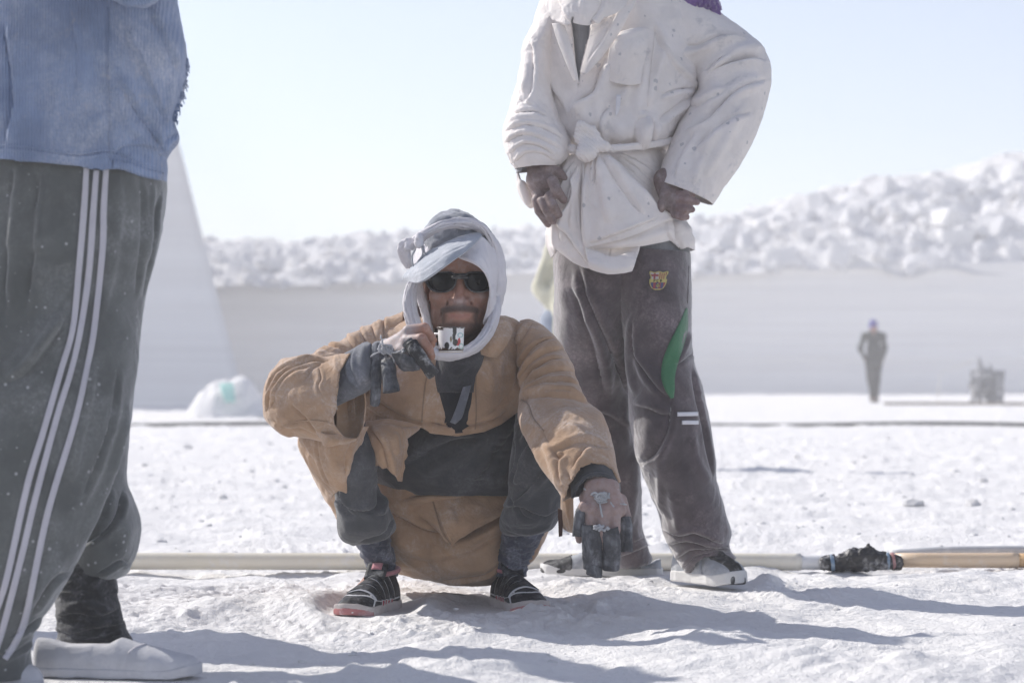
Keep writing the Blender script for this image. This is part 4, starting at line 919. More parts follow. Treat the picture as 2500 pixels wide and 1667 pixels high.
# --- trousers
hipG = loft([(930, 1020, 1330, 990, 5.92, .16), (900, 1060, 1345, 1040, 5.90, .17), (880, 1110, 1345, 1090, 5.90, .165), (890, 1160, 1330, 1150, 5.90, .15), (960, 1200, 1300, 1205, 5.90, .12)], 90, 150)
hipG = sculpt(hipG, [('d', 16, 9, [(990, 1130), (1040, 1095), (1100, 1068), (1170, 1062)]), ('r', 14, 8, [(1020, 1165), (1100, 1120), (1180, 1070), (1250, 1020)]), ('d', 14, 8, [(1150, 1175), (1190, 1120), (1230, 1070), (1262, 1030)]), ('d', 10, 7, [(1225, 1190), (1240, 1130), (1262, 1080)]), ('d', 9, 6, [(1200, 1190), (1215, 1130), (1250, 1070)]), ('g', 4, 5, [(1000, 1125), (1050, 1085), (1110, 1063)]), ('d', 8, 8, [(1170, 1180), (1185, 1140), (1200, 1095), (1240, 1040)])], True, 1.6)
sheet('trousers', wrinkle(hipG, 2.2, .07, 71), M_char, man, wrap=True, thick=.003)
lg = loft([(840, 1035, 935, 1030, 5.72, .07), (818, 1060, 930, 1050, 5.66, .085), (808, 1110, 926, 1100, 5.62, .09), (812, 1160, 916, 1150, 5.62, .09), (820, 1200, 920, 1185, 5.635, .085), (824, 1245, 936, 1225, 5.66, .082), (829, 1290, 955, 1262, 5.69, .08), (838, 1316, 962, 1290, 5.71, .075), (862, 1326, 945, 1306, 5.73, .05)], 130, 120)
lg = sculpt(lg, [('d', 12, 10, [(925, 1170), (930, 1220), (915, 1245), (880, 1250)]), ('d', 10, 8, [(830, 1190), (850, 1230), (890, 1240), (925, 1250)]), ('b', 25, 8, [(860, 1290), (920, 1280)]), ('r', 9, 5, [(900, 1090), (905, 1140), (920, 1190)]), ('d', 8, 5, [(955, 1270), (930, 1300), (880, 1318)]), ('g', 7, 5, [(822, 1215), (850, 1250), (870, 1255)])], True, 1.4)
sheet('trouser_leg', wrinkle(lg, 2.0, .055, 75), M_char, man, wrap=True, thick=.003)
rg = loft([(1262, 1010, 1370, 1000, 5.78, .07), (1256, 1060, 1385, 1045, 5.70, .09), (1250, 1110, 1390, 1095, 5.66, .092), (1246, 1155, 1388, 1150, 5.66, .09), (1244, 1200, 1380, 1195, 5.68, .088), (1234, 1238, 1374, 1232, 5.70, .086), (1221, 1272, 1362, 1262, 5.73, .08), (1230, 1298, 1348, 1285, 5.75, .07), (1250, 1306, 1330, 1294, 5.77, .045)], 130, 120)
rg = sculpt(rg, [('d', 9, 8, [(1262, 1060), (1268, 1110), (1256, 1160), (1248, 1190)]), ('d', 8, 7, [(1300, 1080), (1280, 1120), (1262, 1180)]), ('r', 7, 5, [(1285, 1090), (1290, 1060)]), ('d', 9, 6, [(1360, 1130), (1310, 1180), (1262, 1230)]), ('d', 10, 7, [(1228, 1238), (1270, 1230), (1320, 1245), (1362, 1240)]), ('b', 20, 6, [(1250, 1270), (1330, 1265)]), ('r', 7, 5, [(1240, 1285), (1290, 1292), (1340, 1275)]), ('g', 6, 5, [(1250, 1215), (1275, 1250), (1300, 1260)])], True, 1.4)
sheet('trouser_leg', wrinkle(rg, 2.0, .055, 79), M_char, man, wrap=True, thick=.003)

# torn coat panels over the left knee
fl = patch([[(735, 1062, 5.60), (780, 1050, 5.54), (840, 1045, 5.50), (900, 1040, 5.545)], [(730, 1085, 5.60), (780, 1082, 5.52), (835, 1078, 5.49), (888, 1062, 5.55)], [(745, 1120, 5.60), (785, 1118, 5.53), (830, 1115, 5.50), (875, 1100, 5.545)], [(762, 1150, 5.61), (795, 1150, 5.54), (830, 1148, 5.51), (866, 1140, 5.54)], [(785, 1185, 5.62), (805, 1180, 5.56), (832, 1180, 5.535), (862, 1172, 5.55)], [(808, 1215, 5.63), (822, 1208, 5.58), (838, 1204, 5.55), (858, 1200, 5.56)]], 90, 80)
fl = sculpt(fl, [('d', 12, 8, [(740, 1075), (770, 1110), (790, 1150), (812, 1190)]), ('r', 10, 6, [(800, 1060), (810, 1110), (830, 1160)]), ('g', 4, 3, [(775, 1060), (785, 1120), (810, 1180)]), ('d', 9, 5, [(870, 1060), (850, 1110), (845, 1160)])])
sheet('torn_panel', wrinkle(fl, 1.5, .05, 85, False), M_tan, man, thick=.003, keep=[(700, 1040), (905, 1035), (893, 1060), (880, 1090), (872, 1108), (866, 1135), (861, 1166), (859, 1185), (855, 1201), (846, 1203), (838, 1199), (826, 1196), (814, 1208), (808, 1218), (801, 1200), (780, 1170), (700, 1120)])
fl = patch([[(893, 1030, 5.62), (940, 1025, 5.60), (985, 1030, 5.61), (1030, 1040, 5.63)], [(893, 1060, 5.58), (935, 1060, 5.55), (980, 1062, 5.57), (1010, 1056, 5.62)], [(900, 1095, 5.57), (935, 1098, 5.54), (970, 1098, 5.56), (994, 1090, 5.60)], [(908, 1130, 5.575), (935, 1135, 5.55), (965, 1135, 5.565), (988, 1130, 5.60)], [(905, 1140, 5.59), (945, 1158, 5.57), (970, 1165, 5.58), (984, 1160, 5.60)], [(930, 1165, 5.60), (955, 1172, 5.58), (972, 1178, 5.58), (980, 1176, 5.60)]], 90, 80)
fl = sculpt(fl, [('d', 12, 9, [(905, 1040), (935, 1075), (948, 1110), (962, 1165)]), ('g', 3.5, 3, [(975, 1045), (985, 1080), (984, 1120), (978, 1165)]), ('r', 9, 5, [(960, 1060), (968, 1110)]), ('d', 10, 6, [(1020, 1045), (980, 1050), (940, 1040)])])
sheet('torn_panel', wrinkle(fl, 1.5, .05, 87, False), M_tan, man, thick=.003, keep=[(893, 1020), (1040, 1020), (1030, 1043), (1012, 1056), (993, 1070), (996, 1085), (992, 1100), (994, 1112), (987, 1125), (988, 1140), (983, 1155), (981, 1174), (972, 1173), (968, 1163), (955, 1152), (945, 1140), (935, 1143), (925, 1134), (905, 1138), (910, 1118), (900, 1090), (893, 1060)])
tail = patch([[(1372, 1185, 5.40), (1385, 1190, 5.39), (1398, 1200, 5.40)], [(1370, 1230, 5.42), (1384, 1235, 5.40), (1398, 1240, 5.41)], [(1372, 1270, 5.43), (1386, 1280, 5.42), (1400, 1286, 5.42)], [(1376, 1290, 5.44), (1390, 1298, 5.43), (1402, 1300, 5.43)]], 40, 20)
sheet('torn_tail', sculpt(tail, [('d', 8, 6, [(1380, 1200), (1384, 1240), (1392, 1290)])]), M_tan, man, thick=.003)
tail = patch([[(1362, 1240, 5.42), (1374, 1245, 5.42)], [(1363, 1275, 5.43), (1374, 1280, 5.43)], [(1364, 1310, 5.43), (1373, 1308, 5.43)]], 20, 8)
sheet('torn_strip', tail, M_lining, man, thick=.004)

# seams: fine sewn lines standing slightly proud
for tg_, ln in ((bpy.data.objects['coat'], [(1051, 892), (1040, 930), (1033, 985), (1030, 1030)]), (bpy.data.objects['coat'], [(1166, 880), (1161, 940), (1163, 1000), (1160, 1048)]), (sr, [(1272, 975), (1290, 988), (1302, 1020), (1328, 1052)]), (sl, [(683, 1046), (722, 1030), (772, 1027), (815, 1036)]),
                (bpy.data.objects['coat_skirt'], [(1028, 1162), (1026, 1185), (1025, 1210)]), (bpy.data.objects['coat_corner'], [(1056, 1220), (1066, 1256), (1080, 1300), (1100, 1328)])):
    ribbon('seam', tg_, ln, 3.2, M_thread if tg_ is not sl else M_tan, man, lift=.0015, thick=.0012)

# --- socks
def sock(name, rows, mat, par, seed):
    G = loft(rows, 70, 80)
    G = wrinkle(G, 3.2, .03, seed, aniso=(.6, .6, 2.2)); return sheet(name, G, mat, par, wrap=True, thick=.002)
sock('sock', [(880, 1290, 952, 1280, 5.81, .045), (874, 1325, 950, 1310, 5.83, .045), (882, 1350, 958, 1345, 5.84, .043), (896, 1380, 966, 1380, 5.86, .043), (905, 1405, 968, 1405, 5.87, .04)], M_sock, man, 3)
sock('sock', [(1232, 1280, 1335, 1270, 5.85, .05), (1228, 1310, 1322, 1305, 5.86, .047), (1214, 1345, 1302, 1345, 5.88, .043), (1209, 1375, 1288, 1378, 5.90, .042), (1212, 1405, 1280, 1405, 5.90, .04)], M_sock, man, 9)
# --- shoes: a solid shaped along a heel-to-toe axis
def shoe_frame(heel, toe, z0):
    a = np.array([heel[0], heel[1], z0]); f = np.array([toe[0] - heel[0], toe[1] - heel[1], 0.0]); L = np.linalg.norm(f); f /= L
    s = np.array([f[1], -f[0], 0]); return a, f, s, L
def shoe_local(p, fr):
    a, f, s, L = fr; q = p - a; return q @ f / L, q @ s, q[..., 2], L
def shoe_width(t): return np.interp(t, [-.02, .04, .15, .35, .55, .72, .86, .95, 1.02], [.018, .029, .034, .034, .040, .047, .044, .034, .015])
def upper_sdf(fr, top=.095, low=.060, toe=.045, sl=.024):
    T = [-.03, .02, .12, .25, .38, .52, .68, .84, .95, 1.03]; Hh = [top * .8, top, top, top * .95, top * .9, low * 1.25, low * 1.0, toe * 1.05, toe * .9, toe * .55]
    def f(p):
        t, w, z, L = shoe_local(p, fr); tt_ = np.clip(t, 0, 1); wd = shoe_width(tt_) * (1 - .25 * sst(.03, .1, z) * (1 - sst(.5, .8, tt_))); h = np.interp(t, T, Hh)
        zc_ = np.clip(z / np.maximum(h, 1e-3), 0, 1.5)
        prof = wd * np.sqrt(np.clip(1 - np.clip((zc_ - .25) / .75, 0, 1) ** 2.6, 0, 1))
        dside = np.abs(w) - np.maximum(prof, .001)
        d = smax(dside * .8, (z - h) * .7, .006); d = smax(d, sl * .4 - z, .003)
        ov = np.maximum(-t, t - 1) * L
        return smax(d, ov, .012)
    return f
def sole_sdf(fr, h=.024, grow=.004):
    def f(p):
        t, w, z, L = shoe_local(p, fr); wd = shoe_width(np.clip(t, -.02, 1.02)) + grow; up = .012 * sst(.8, 1.05, t)
        ov = np.maximum(-t, t - 1) * L - grow
        return smax(smax(np.abs(w) - wd, ov, .022), np.maximum(z - h - up, up * .7 - z), .004)
    return f
def shoe_pt(fr, t, w, z):
    a, f, s, L = fr; return a + f * t * L + s * w + np.array([0, 0, z])
def shoe_box(fr, m=.03, top=.12):
    a, f, s, L = fr; e = np.array([a, a + f * L]); lo = e.min(0) - .06; hi = e.max(0) + .06; lo[2] = a[2] - .01; hi[2] = a[2] + top; return lo, hi
def surf_strip(name, fr, fn, path, hw, mat, parent, off=.0018, n=30, th=.0016, m=5, lift_end=0.0, wprof=None):
    """tape wrapped over the shoe: path of (t, w) in shoe coordinates, dropped onto the upper from above / the side"""
    pts = crom(np.array(path, float), n); G = []
    for i, (t, w) in enumerate(pts):
        t2 = pts[min(i + 1, n - 1)] - pts[max(i - 1, 0)]; d = np.array([t2[0] * fr[3], t2[1]]); d /= np.linalg.norm(d) + 1e-9; sd = np.array([-d[1], d[0]]); row = []
        h_ = hw * (np.interp(i / (n - 1), np.linspace(0, 1, len(wprof)), wprof) if wprof else 1)
        for k in np.linspace(-1, 1, m):
            tk, wk = t + sd[0] * h_ * k / fr[3], w + sd[1] * h_ * k
            c = shoe_pt(fr, tk, 0, .018); ang = wk / .042; dr = fr[2] * math.sin(ang) + np.array([0, 0, 1]) * math.cos(ang)
            rr = np.linspace(0, .12, 60); v = fn(c + rr[:, None] * dr); j = np.argmax(v > 0); 
            r = rr[j] - (rr[1] - rr[0]) * v[j] / max(v[j] - v[j - 1], 1e-9) if j > 0 else 0
            row.append(c + dr * (r + off + lift_end * max(0, i / (n - 1) - .75) * 4))
        G.append(row)
    return sheet(name, np.array(G), mat, parent, thick=th)
M_shoeblk = cloth('dusty_black_shoe', (.018, .02, .026), (.42, .43, .46), .55, .6, .1, sheen=0, dsc=30, crease=.2)
M_edge = cloth('dust_filled_edge', (.66, .66, .68), (.74, .74, .76), .8, .9, .1, dsc=30)
M_red = cloth('faded_red_leather', (.42, .08, .10), (.55, .48, .48), .5, .6, .1, sheen=0, dsc=24)
M_pink = cloth('dusty_pink_lining', (.52, .22, .25), (.62, .55, .56), .5, .8, .1, dsc=24)
M_redsole = cloth('worn_red_sole', (.50, .21, .21), (.72, .66, .66), 1.0, .7, .1, sheen=0, dsc=22)
M_midsole = cloth('dusty_midsole', (.55, .50, .48), (.70, .68, .67), .8, .85, .1, sheen=0, dsc=20)
def sneaker(heel, toe, side, tilt=0):
    fr = shoe_frame(heel, toe, tilt); root = None
    up = upper_sdf(fr); sol = sole_sdf(fr)
    lo, hi = shoe_box(fr)
    sh = solid('shoe', lambda p: up(p) + .0006 * vnoise(p * 90, 2), lo, hi, .0026, M_shoeblk, man)
    solid('sole', lambda p: sol(p) + .0008 * vnoise(p * 70, 4), lo, hi, .0026, M_midsole, sh)
    tip = sole_sdf(fr, .014, .0048)
    solid('toe_bumper', lambda p: smax(tip(p), (.80 - shoe_local(p, fr)[0]) * fr[3], .006), lo, hi, .0026, M_redsole, sh)
    for k, t in enumerate((.30, .42, .54, .655)):        # touch straps, each with a powder-lined edge
        w0, w1 = (-.052, .036)
        if side < 0: w0, w1 = -w0, -w1
        e = surf_strip('strap_edge', fr, up, [(t + .015, w0), (t - .005, 0), (t + .02, w1)], .0182, M_edge, sh, off=.0025, wprof=[1, 1, 1, 1, .8])
        surf_strip('strap', fr, up, [(t + .014, w0 * .98), (t - .005, 0), (t + .02, w1 * .97)], .0128, M_shoeblk, e, off=.0042, wprof=[1, 1, 1, 1, .75])
    for s_ in (-1, 1):                                   # three red side stripes edged white
        for t in (.27, .35, .43, .51):
            e = surf_strip('side_stripe_edge', fr, up, [(t + .055, s_ * .068), (t - .005, s_ * .030)], .0066, M_edge, sh, n=12, off=.0012, th=.001)
            surf_strip('side_stripe', fr, up, [(t + .054, s_ * .067), (t - .004, s_ * .031)], .0040, M_red, e, n=12, off=.0026, th=.001)
        surf_strip('piping', fr, up, [(.10, s_ * .050), (.30, s_ * .052), (.55, s_ * .046), (.74, s_ * .034)], .0018, M_edge, sh, n=26, off=.001, th=.001, m=3)
    surf_strip('toe_seam', fr, up, [(.72, -.05), (.80, -.02), (.82, 0), (.80, .02), (.72, .05)], .0024, M_edge, sh, n=26, off=.001, th=.001, m=3)
    surf_strip('toe_seam', fr, up, [(.80, -.062), (.70, -.04), (.68, -.03)], .002, M_edge, sh, n=14, off=.001, th=.001, m=3)
    surf_strip('toe_seam', fr, up, [(.80, .062), (.70, .04), (.68, .03)], .002, M_edge, sh, n=14, off=.001, th=.001, m=3)
    # padded collar and tongue
    ph = np.linspace(0, 2 * np.pi, 40, endpoint=False)
    ring = np.array([shoe_pt(fr, .17 + .15 * math.cos(a), .034 * math.sin(a), .094 + .006 * math.cos(a) * -1) for a in ph])
    G = np.array([ring + np.array([0, 0, .006 * math.sin(b)]) + (ring - ring.mean(0)) * .16 * math.cos(b) for b in np.linspace(0, 2 * np.pi, 10)])
    sheet('collar_lining', G, M_pink, sh, wrap=True, thick=0)
    tg = np.array([[shoe_pt(fr, .38 - .10 * k + .02 * j * j, .026 * j, .078 + .034 * k + .004 * (1 - j * j)) for j in np.linspace(-1, 1, 9)] for k in np.linspace(0, 1, 8)])
    tn = sheet('tongue', tg, M_shoeblk, sh, thick=.006)
    sheet('tongue_label', tg[4:8, 2:7] + fr[1] * .005, M_pink, tn, thick=.002)
    return sh
sneaker((-.292, 5.86), (-.385, 5.615), 1, -.004)
sneaker((-.030, 5.945), (.058, 5.70), -1, -.004)

# --- rubber finger guards cut from tyre tube, with string ties
def guard(path, rx, ry, mat=None, flare=1.0, seed=1, cap=False, par=None, up=(0, -1, 0)):
    n = len(path); rows = [(u, v, Y, rx * (1 + (flare - 1) * k / (n - 1)), ry * (1 + (flare - 1) * k / (n - 1))) for k, (u, v, Y) in enumerate(path)]
    G = tube(rows, 60, 64, up=up, pw=2.2); G = wrinkle(pleat(G, 1.6, 5, seed, .4), 1.1, .018, seed, aniso=(1.4, 1.4, .5)); return sheet('finger_guard', G, mat or M_rub, man, wrap=True, thick=.0022, cap=cap)
guard([(1424, 1240, 5.272), (1415, 1262, 5.268), (1412, 1308, 5.272)], 12, 11, seed=2)
guard([(1446, 1280, 5.26), (1446, 1330, 5.262), (1449, 1384, 5.28)], 23, 15, seed=3)
guard([(1487, 1288, 5.255), (1494, 1330, 5.26), (1492, 1388, 5.278)], 20, 15, seed=4)
guard([(1524, 1262, 5.305), (1528, 1300, 5.30), (1529, 1346, 5.30)], 14, 13, seed=5)
sheet('rubber_tab', patch([[(1434, 1384, 5.27), (1452, 1380, 5.262), (1470, 1386, 5.27)], [(1432, 1398, 5.27), (1450, 1404, 5.26), (1469, 1406, 5.268)], [(1440, 1403, 5.272), (1456, 1409, 5.264), (1467, 1408, 5.27)]], 12, 16), M_rub, man, thick=.004)
guard([(922, 872, 5.385), (920, 900, 5.37), (918, 945, 5.365), (916, 975, 5.37), (915, 986, 5.38)], 12.5, 9, seed=6, flare=.75)
guard([(944, 872, 5.375), (949, 900, 5.35), (952, 930, 5.34), (956, 956, 5.335)], 15, 11, seed=7, flare=1.25)
guard([(1004, 838, 5.30), (1016, 858, 5.292), (1036, 886, 5.295), (1058, 915, 5.305)], 14, 13, seed=8, mat=M_rubber)
guard([(996, 836, 5.315), (1006, 848, 5.308), (1016, 862, 5.305)], 15, 14, seed=9)
pal = patch([[(958, 862, 5.345), (980, 862, 5.325), (1008, 872, 5.315), (1022, 882, 5.325)], [(966, 876, 5.35), (984, 884, 5.325), (1008, 890, 5.318), (1026, 894, 5.325)], [(976, 896, 5.36), (988, 904, 5.345), (1010, 904, 5.335), (1026, 901, 5.335)]], 24, 30)
sheet('palm_rubber', wrinkle(pal - np.array([0, .03, 0]), 1.2, .02, 4, False), M_rub, man, thick=.003)
def ties(cx, cy, Y, w, h, n, seed, r=1.5, ends=()):
    rs_ = np.random.RandomState(seed)
    for k in range(n):
        p0 = np.array([cx, cy]) + (rs_.rand(2) - .5) * (w, h); path = [p0]
        for j in range(5): path.append(path[-1] + (rs_.rand(2) - .5) * (w * .8, h * .8) + (np.array([cx, cy]) - path[-1]) * .45)
        rows = [(p[0], p[1], Y - .012 * rs_.rand() - .002, r * 2, r * 1.7) for p in path]
        G = tube(rows, 36, 7, up=(.1, -1, .1)); G = wrinkle(G, .7, .008, k); sheet('string_knot', G, M_string, man, wrap=True, thick=0, cap=True)
    for e in ends:
        G = tube([(u, v, yy_, r * 1.7, r * 1.7) for u, v, yy_ in e], 24, 7, up=(.1, -1, .1)); sheet('string', wrinkle(G, .7, .01, 3), M_string, man, wrap=True, thick=0, cap=True)
ties(944, 854, 5.355, 34, 28, 10, 3, 1.0, [[(930, 818, 5.36), (932, 832, 5.35), (936, 845, 5.35)], [(905, 870, 5.37), (918, 862, 5.355), (935, 856, 5.35)], [(960, 860, 5.34), (975, 858, 5.325), (992, 850, 5.315)], [(955, 865, 5.35), (962, 880, 5.35), (960, 892, 5.35)]])
ties(988, 855, 5.32, 12, 8, 2, 5, 1.3)
ties(1470, 1214, 5.27, 40, 24, 10, 7, 1.0, [[(1426, 1192, 5.29), (1440, 1202, 5.275), (1452, 1210, 5.268)], [(1487, 1214, 5.27), (1498, 1204, 5.275), (1508, 1194, 5.285)], [(1485, 1222, 5.265), (1505, 1228, 5.268), (1530, 1231, 5.28)], [(1464, 1224, 5.26), (1467, 1245, 5.25), (1471, 1262, 5.25)], [(1455, 1220, 5.27), (1430, 1232, 5.28), (1418, 1244, 5.28)], [(1490, 1225, 5.26), (1500, 1240, 5.255), (1508, 1256, 5.262)]])
ties(1464, 1290, 5.245, 26, 16, 6, 9, 1.0)
ties(1485, 1290, 5.245, 10, 8, 2, 11, 1.4)

# --- the enamel cup: its own thing, held in the hand
def enamel():
    m, nt, b = newmat('chipped_white_enamel'); tc = nd(nt, 'ShaderNodeTexCoord').outputs['Object']
    a = nd(nt, 'ShaderNodeVertexColor', layer_name='col'); nt.links.new(mix(nt, ramp(nt, noise(nt, tc, 60, 4, .7), .55, .7, 0, .25), a.outputs[0], (.5, .45, .38)), b.inputs['Base Color'])
    b.inputs['Roughness'].default_value = .28; b.inputs['Specular IOR Level'].default_value = .6; return m
M_enam = enamel(); CY = 5.40
cupc = P(1101, 860, CY); cu = thing('enamel_cup', 'small chipped white enamel cup held in front of the chin', 'cup', tuple(cupc))
s_ = CY / F
prof = [(0, 4), (22, 4), (28, 2), (29.5, 0), (30.5, 6), (31, 20), (31.5, 40), (32, 56), (34.5, 59), (35, 61), (33, 62), (30.5, 60), (29.5, 50), (29, 20), (28, 8), (0, 8)]
K = crom(np.array(prof, float), 260); ph = np.linspace(0, 2 * np.pi, 260, endpoint=False)
G = np.stack([cupc[0] + K[:, 0:1] * s_ * np.cos(ph), cupc[1] + K[:, 0:1] * s_ * np.sin(ph) * .95, cupc[2] + K[:, 1:2] * s_ + 0 * ph], -1)
co_ = sheet('cup_body', G, M_enam, cu, wrap=True, thick=0)
Wc = wverts(co_); u, v = pr(Wc); c = np.tile([.80, .80, .80], (len(Wc), 1)); jit = 1.8 * vnoise(Wc * 260, 1) + 1.2 * vnoise(Wc * 600, 2)
zz_ = (Wc[:, 2] - cupc[2]) / s_
front = Wc[:, 1] < CY
def spot(m, col): c[m] = col
spot((zz_ < 9 + jit * 2) & (zz_ > 3), (.07, .045, .035)); spot((zz_ > 58.5 + jit * .8), (.07, .06, .055)); spot(zz_ < 1.2, (.55, .45, .33))
spot((zz_ > 50 + jit) & (u < 1083 - (860 - 50 - v) * .1) & (v < 806) & front, (.1, .08, .07))
for (a, b_, rx, ry) in ((1110, 806, 5, 14), (1108, 822, 4, 10), (1112, 836, 7, 8.5), (1091, 843, 6, 8)): spot(front & ((((u - a) / rx) ** 2 + ((v - b_) / ry) ** 2) < 1 + jit * .05), (.035, .035, .035))
spot(front & ((((u - 1101) / 2.5) ** 2 + ((v - 828) / 8) ** 2) < 1 + jit * .1), (.25, .2, .12))
spot(front & ((((u - 1121) / 3.6) ** 2 + ((v - 832) / 9) ** 2) < 1 + jit * .2), (.5, .05, .06)); spot(front & ((((u - 1118) / 3) ** 2 + ((v - 841) / 3) ** 2) < 1), (.5, .05, .06))
spot(front & (np.abs(np.hypot((u - 1124) / 6, (v - 818) / 5) - 1) < .22), (.3, .5, .5)); spot(front & (np.abs(np.hypot((u - 1126) / 5, (v - 845) / 6) - 1) < .2), (.3, .5, .45))
paint(co_, c)
hd = tube([(1072, 815, CY, 3, 2.5), (1060, 816, CY + .01, 3, 2.5), (1052, 826, CY + .015, 3, 2.5), (1056, 842, CY + .01, 3, 2.5), (1072, 848, CY, 3, 2.5)], 30, 10, up=(0, -1, 0))
hnd = sheet('cup_handle', hd, M_enam, cu, wrap=True, thick=0, cap=True); paint(hnd, np.tile([.78, .78, .78], (len(hnd.data.vertices), 1)))

# ================================================================== the standing man in the white tunic
man2 = thing('person', 'standing man, hands on hips, in dusty white belted tunic and brown track trousers', 'man', (.35, 6.45, 0))
M_tunic = cloth('off_white_cotton', (.85, .80, .77), (.77, .745, .77), .6, .88, .07, crease=.5, spot=.42, spotc=(.30, .31, .35), sheen=.1)
M_tunicw = cloth('washed_cream_cotton', (.86, .81, .78), (.80, .77, .76), .4, .88, .06, crease=.5, sheen=.1)
M_shirt2 = cloth('grey_ribbed_shirt', (.36, .37, .40), (.5, .5, .53), .5, .9, .08, rib=90)
M_brown = cloth('dusty_brown_velour', (.092, .075, .084), (.46, .375, .39), .6, .85, .28, crease=.35, sheen=.8, dsc=5)
M_green = cloth('faded_green_panel', (.06, .20, .10), (.3, .38, .33), .5, .85, .1)
M_whiteb = cloth('white_reflective_tape', (.75, .74, .78), (.6, .6, .63), .3, .7, .05)
M_purple = cloth('purple_fluffy_scarf', (.20, .11, .34), (.4, .33, .5), .5, 1, .3, weave=4, sheen=1)
M_shirt3 = M_shirt2
def sh2(name, G, m, **k): return sheet(name, G, m, man2, **k)
T0 = 6.40
tor = loft([(1440, -150, 1540, -150, T0, .07), (1370, -105, 1610, -110, T0, .11), (1335, -30, 1665, -40, T0, .13), (1312, 30, 1690, 30, T0, .15), (1300, 90, 1702, 90, T0, .16), (1297, 150, 1706, 150, T0, .165), (1298, 210, 1706, 210, T0, .17), (1306, 260, 1690, 265, T0, .175), (1330, 305, 1662, 308, T0, .175), (1362, 342, 1642, 338, T0, .165), (1374, 362, 1632, 358, T0, .145), (1380, 372, 1625, 370, T0, .12)], 230, 260)
tor = sculpt(tor, [
    ('d', 9, 8, [(1310, 60), (1330, 150), (1360, 220), (1400, 290)]), ('r', 8, 6, [(1330, 80), (1340, 160), (1370, 240)]), ('r', 6, 4, [(1320, 170), (1345, 250), (1385, 310)]), ('g', 5, 3, [(1353, 62), (1372, 125), (1392, 180), (1412, 214)]),
    ('g', 4, 4, [(1412, 214), (1413, 260), (1412, 290)]), ('d', 14, 16, [(1486, 148), (1470, 190), (1455, 230), (1420, 255), (1405, 268)]), ('r', 12, 9, [(1500, 130), (1480, 200), (1465, 260), (1472, 320)]), ('d', 10, 12, [(1490, 265), (1475, 290), (1472, 330), (1485, 352)]),
    ('d', 12, 13, [(1575, 285), (1555, 310), (1550, 348)]), ('r', 9, 9, [(1570, 270), (1562, 310), (1560, 350)]), ('g', 8, 9, [(1588, 292), (1580, 315), (1572, 340)]), ('b', 26, 14, [(1420, 270), (1440, 300)]), ('b', 30, 12, [(1520, 320), (1600, 315)]), ('b', 26, 10, [(1380, 310), (1420, 330)]),
    ('r', 12, 7, [(1560, 110), (1565, 180), (1560, 250), (1552, 290)]), ('d', 14, 8, [(1600, 60), (1618, 110), (1650, 160), (1700, 205)]), ('r', 10, 6, [(1620, 120), (1600, 190), (1580, 260)]), ('d', 12, 8, [(1690, 240), (1640, 275), (1600, 300)]), ('d', 10, 7, [(1690, 220), (1650, 225), (1610, 240)]),
    ('g', 3, 2.5, [(1445, 90), (1425, 150), (1416, 212)]), ('r', 8, 5, [(1440, 70), (1470, 60), (1510, 30)]), ('b', 20, 8, [(1560, 100), (1530, 130)]), ('d', 10, 9, [(1706, 214), (1680, 190), (1640, 150), (1612, 100)]), ('r', 9, 6, [(1500, 260), (1530, 220), (1550, 160)])], True, 1.5)
tor = wrinkle(wrinkle(tor, 1.6, .10, 101), .8, .03, 102, aniso=(1.5, 1, .8))
slit = [(1388, 30), (1396, 62), (1402, 118), (1406, 160), (1411, 205), (1413, 214), (1418, 165), (1428, 120), (1438, 88), (1442, 60), (1450, 20)]
tunic = sh2('tunic', tor, M_tunic, wrap=True, thick=.0028, cuts=[slit])
sh2('collar_band', patch([[(1349, 58, 6.20), (1362, 58, 6.185), (1378, 64, 6.19)], [(1362, 100, 6.19), (1376, 100, 6.178), (1390, 100, 6.185)], [(1382, 150, 6.185), (1392, 148, 6.175), (1402, 145, 6.182)], [(1404, 200, 6.19), (1409, 198, 6.182), (1413, 205, 6.186)]], 50, 14), M_tunicw, thick=.004)
cp = patch([[(1445, 62, 6.205), (1475, 48, 6.19), (1515, 26, 6.18), (1560, -10, 6.19)], [(1440, 90, 6.20), (1462, 92, 6.185), (1500, 70, 6.18), (1540, 30, 6.18)], [(1430, 130, 6.20), (1448, 130, 6.185), (1480, 110, 6.185), (1510, 80, 6.19)], [(1418, 180, 6.20), (1432, 180, 6.19), (1450, 160, 6.19), (1468, 140, 6.2)]], 50, 40)
sh2('lapel', sculpt(cp, [('d', 10, 5, [(1510, 30), (1480, 90), (1440, 150)])]), M_tunic, thick=.003)
und = tor * np.array([1, 1, 1]); c0 = und.mean(axis=1, keepdims=True)
sh2('undershirt', c0 + (und - c0) * .93, M_shirt2, wrap=True, thick=0)
pk = patch([[(1491, 90, 6.205), (1525, 76, 6.195), (1560, 69, 6.20), (1582, 70, 6.21)], [(1488, 120, 6.20), (1520, 118, 6.18), (1555, 115, 6.185), (1580, 110, 6.205)], [(1484, 160, 6.205), (1512, 165, 6.19), (1545, 165, 6.195), (1570, 160, 6.21)], [(1482, 195, 6.215), (1510, 205, 6.205), (1540, 208, 6.205), (1562, 205, 6.215)]], 50, 50)
sh2('chest_pocket', wrinkle(sculpt(pk, [('r', 6, 3, [(1500, 95), (1540, 84), (1575, 76)]), ('b', 15, 4, [(1530, 110)])]), 1, .05, 5, False), M_tunic, thick=.004)
sh2('mend_patch', patch([[(1505, 232, 6.20), (1516, 232, 6.20)], [(1503, 262, 6.20), (1514, 262, 6.20)], [(1503, 284, 6.205), (1508, 278, 6.205)]], 10, 6), M_whiteb, thick=.003)
ribbon('seam', tunic, [(1600, 80), (1590, 170), (1582, 260)], 2.5, M_tunicw, man2, lift=.001)
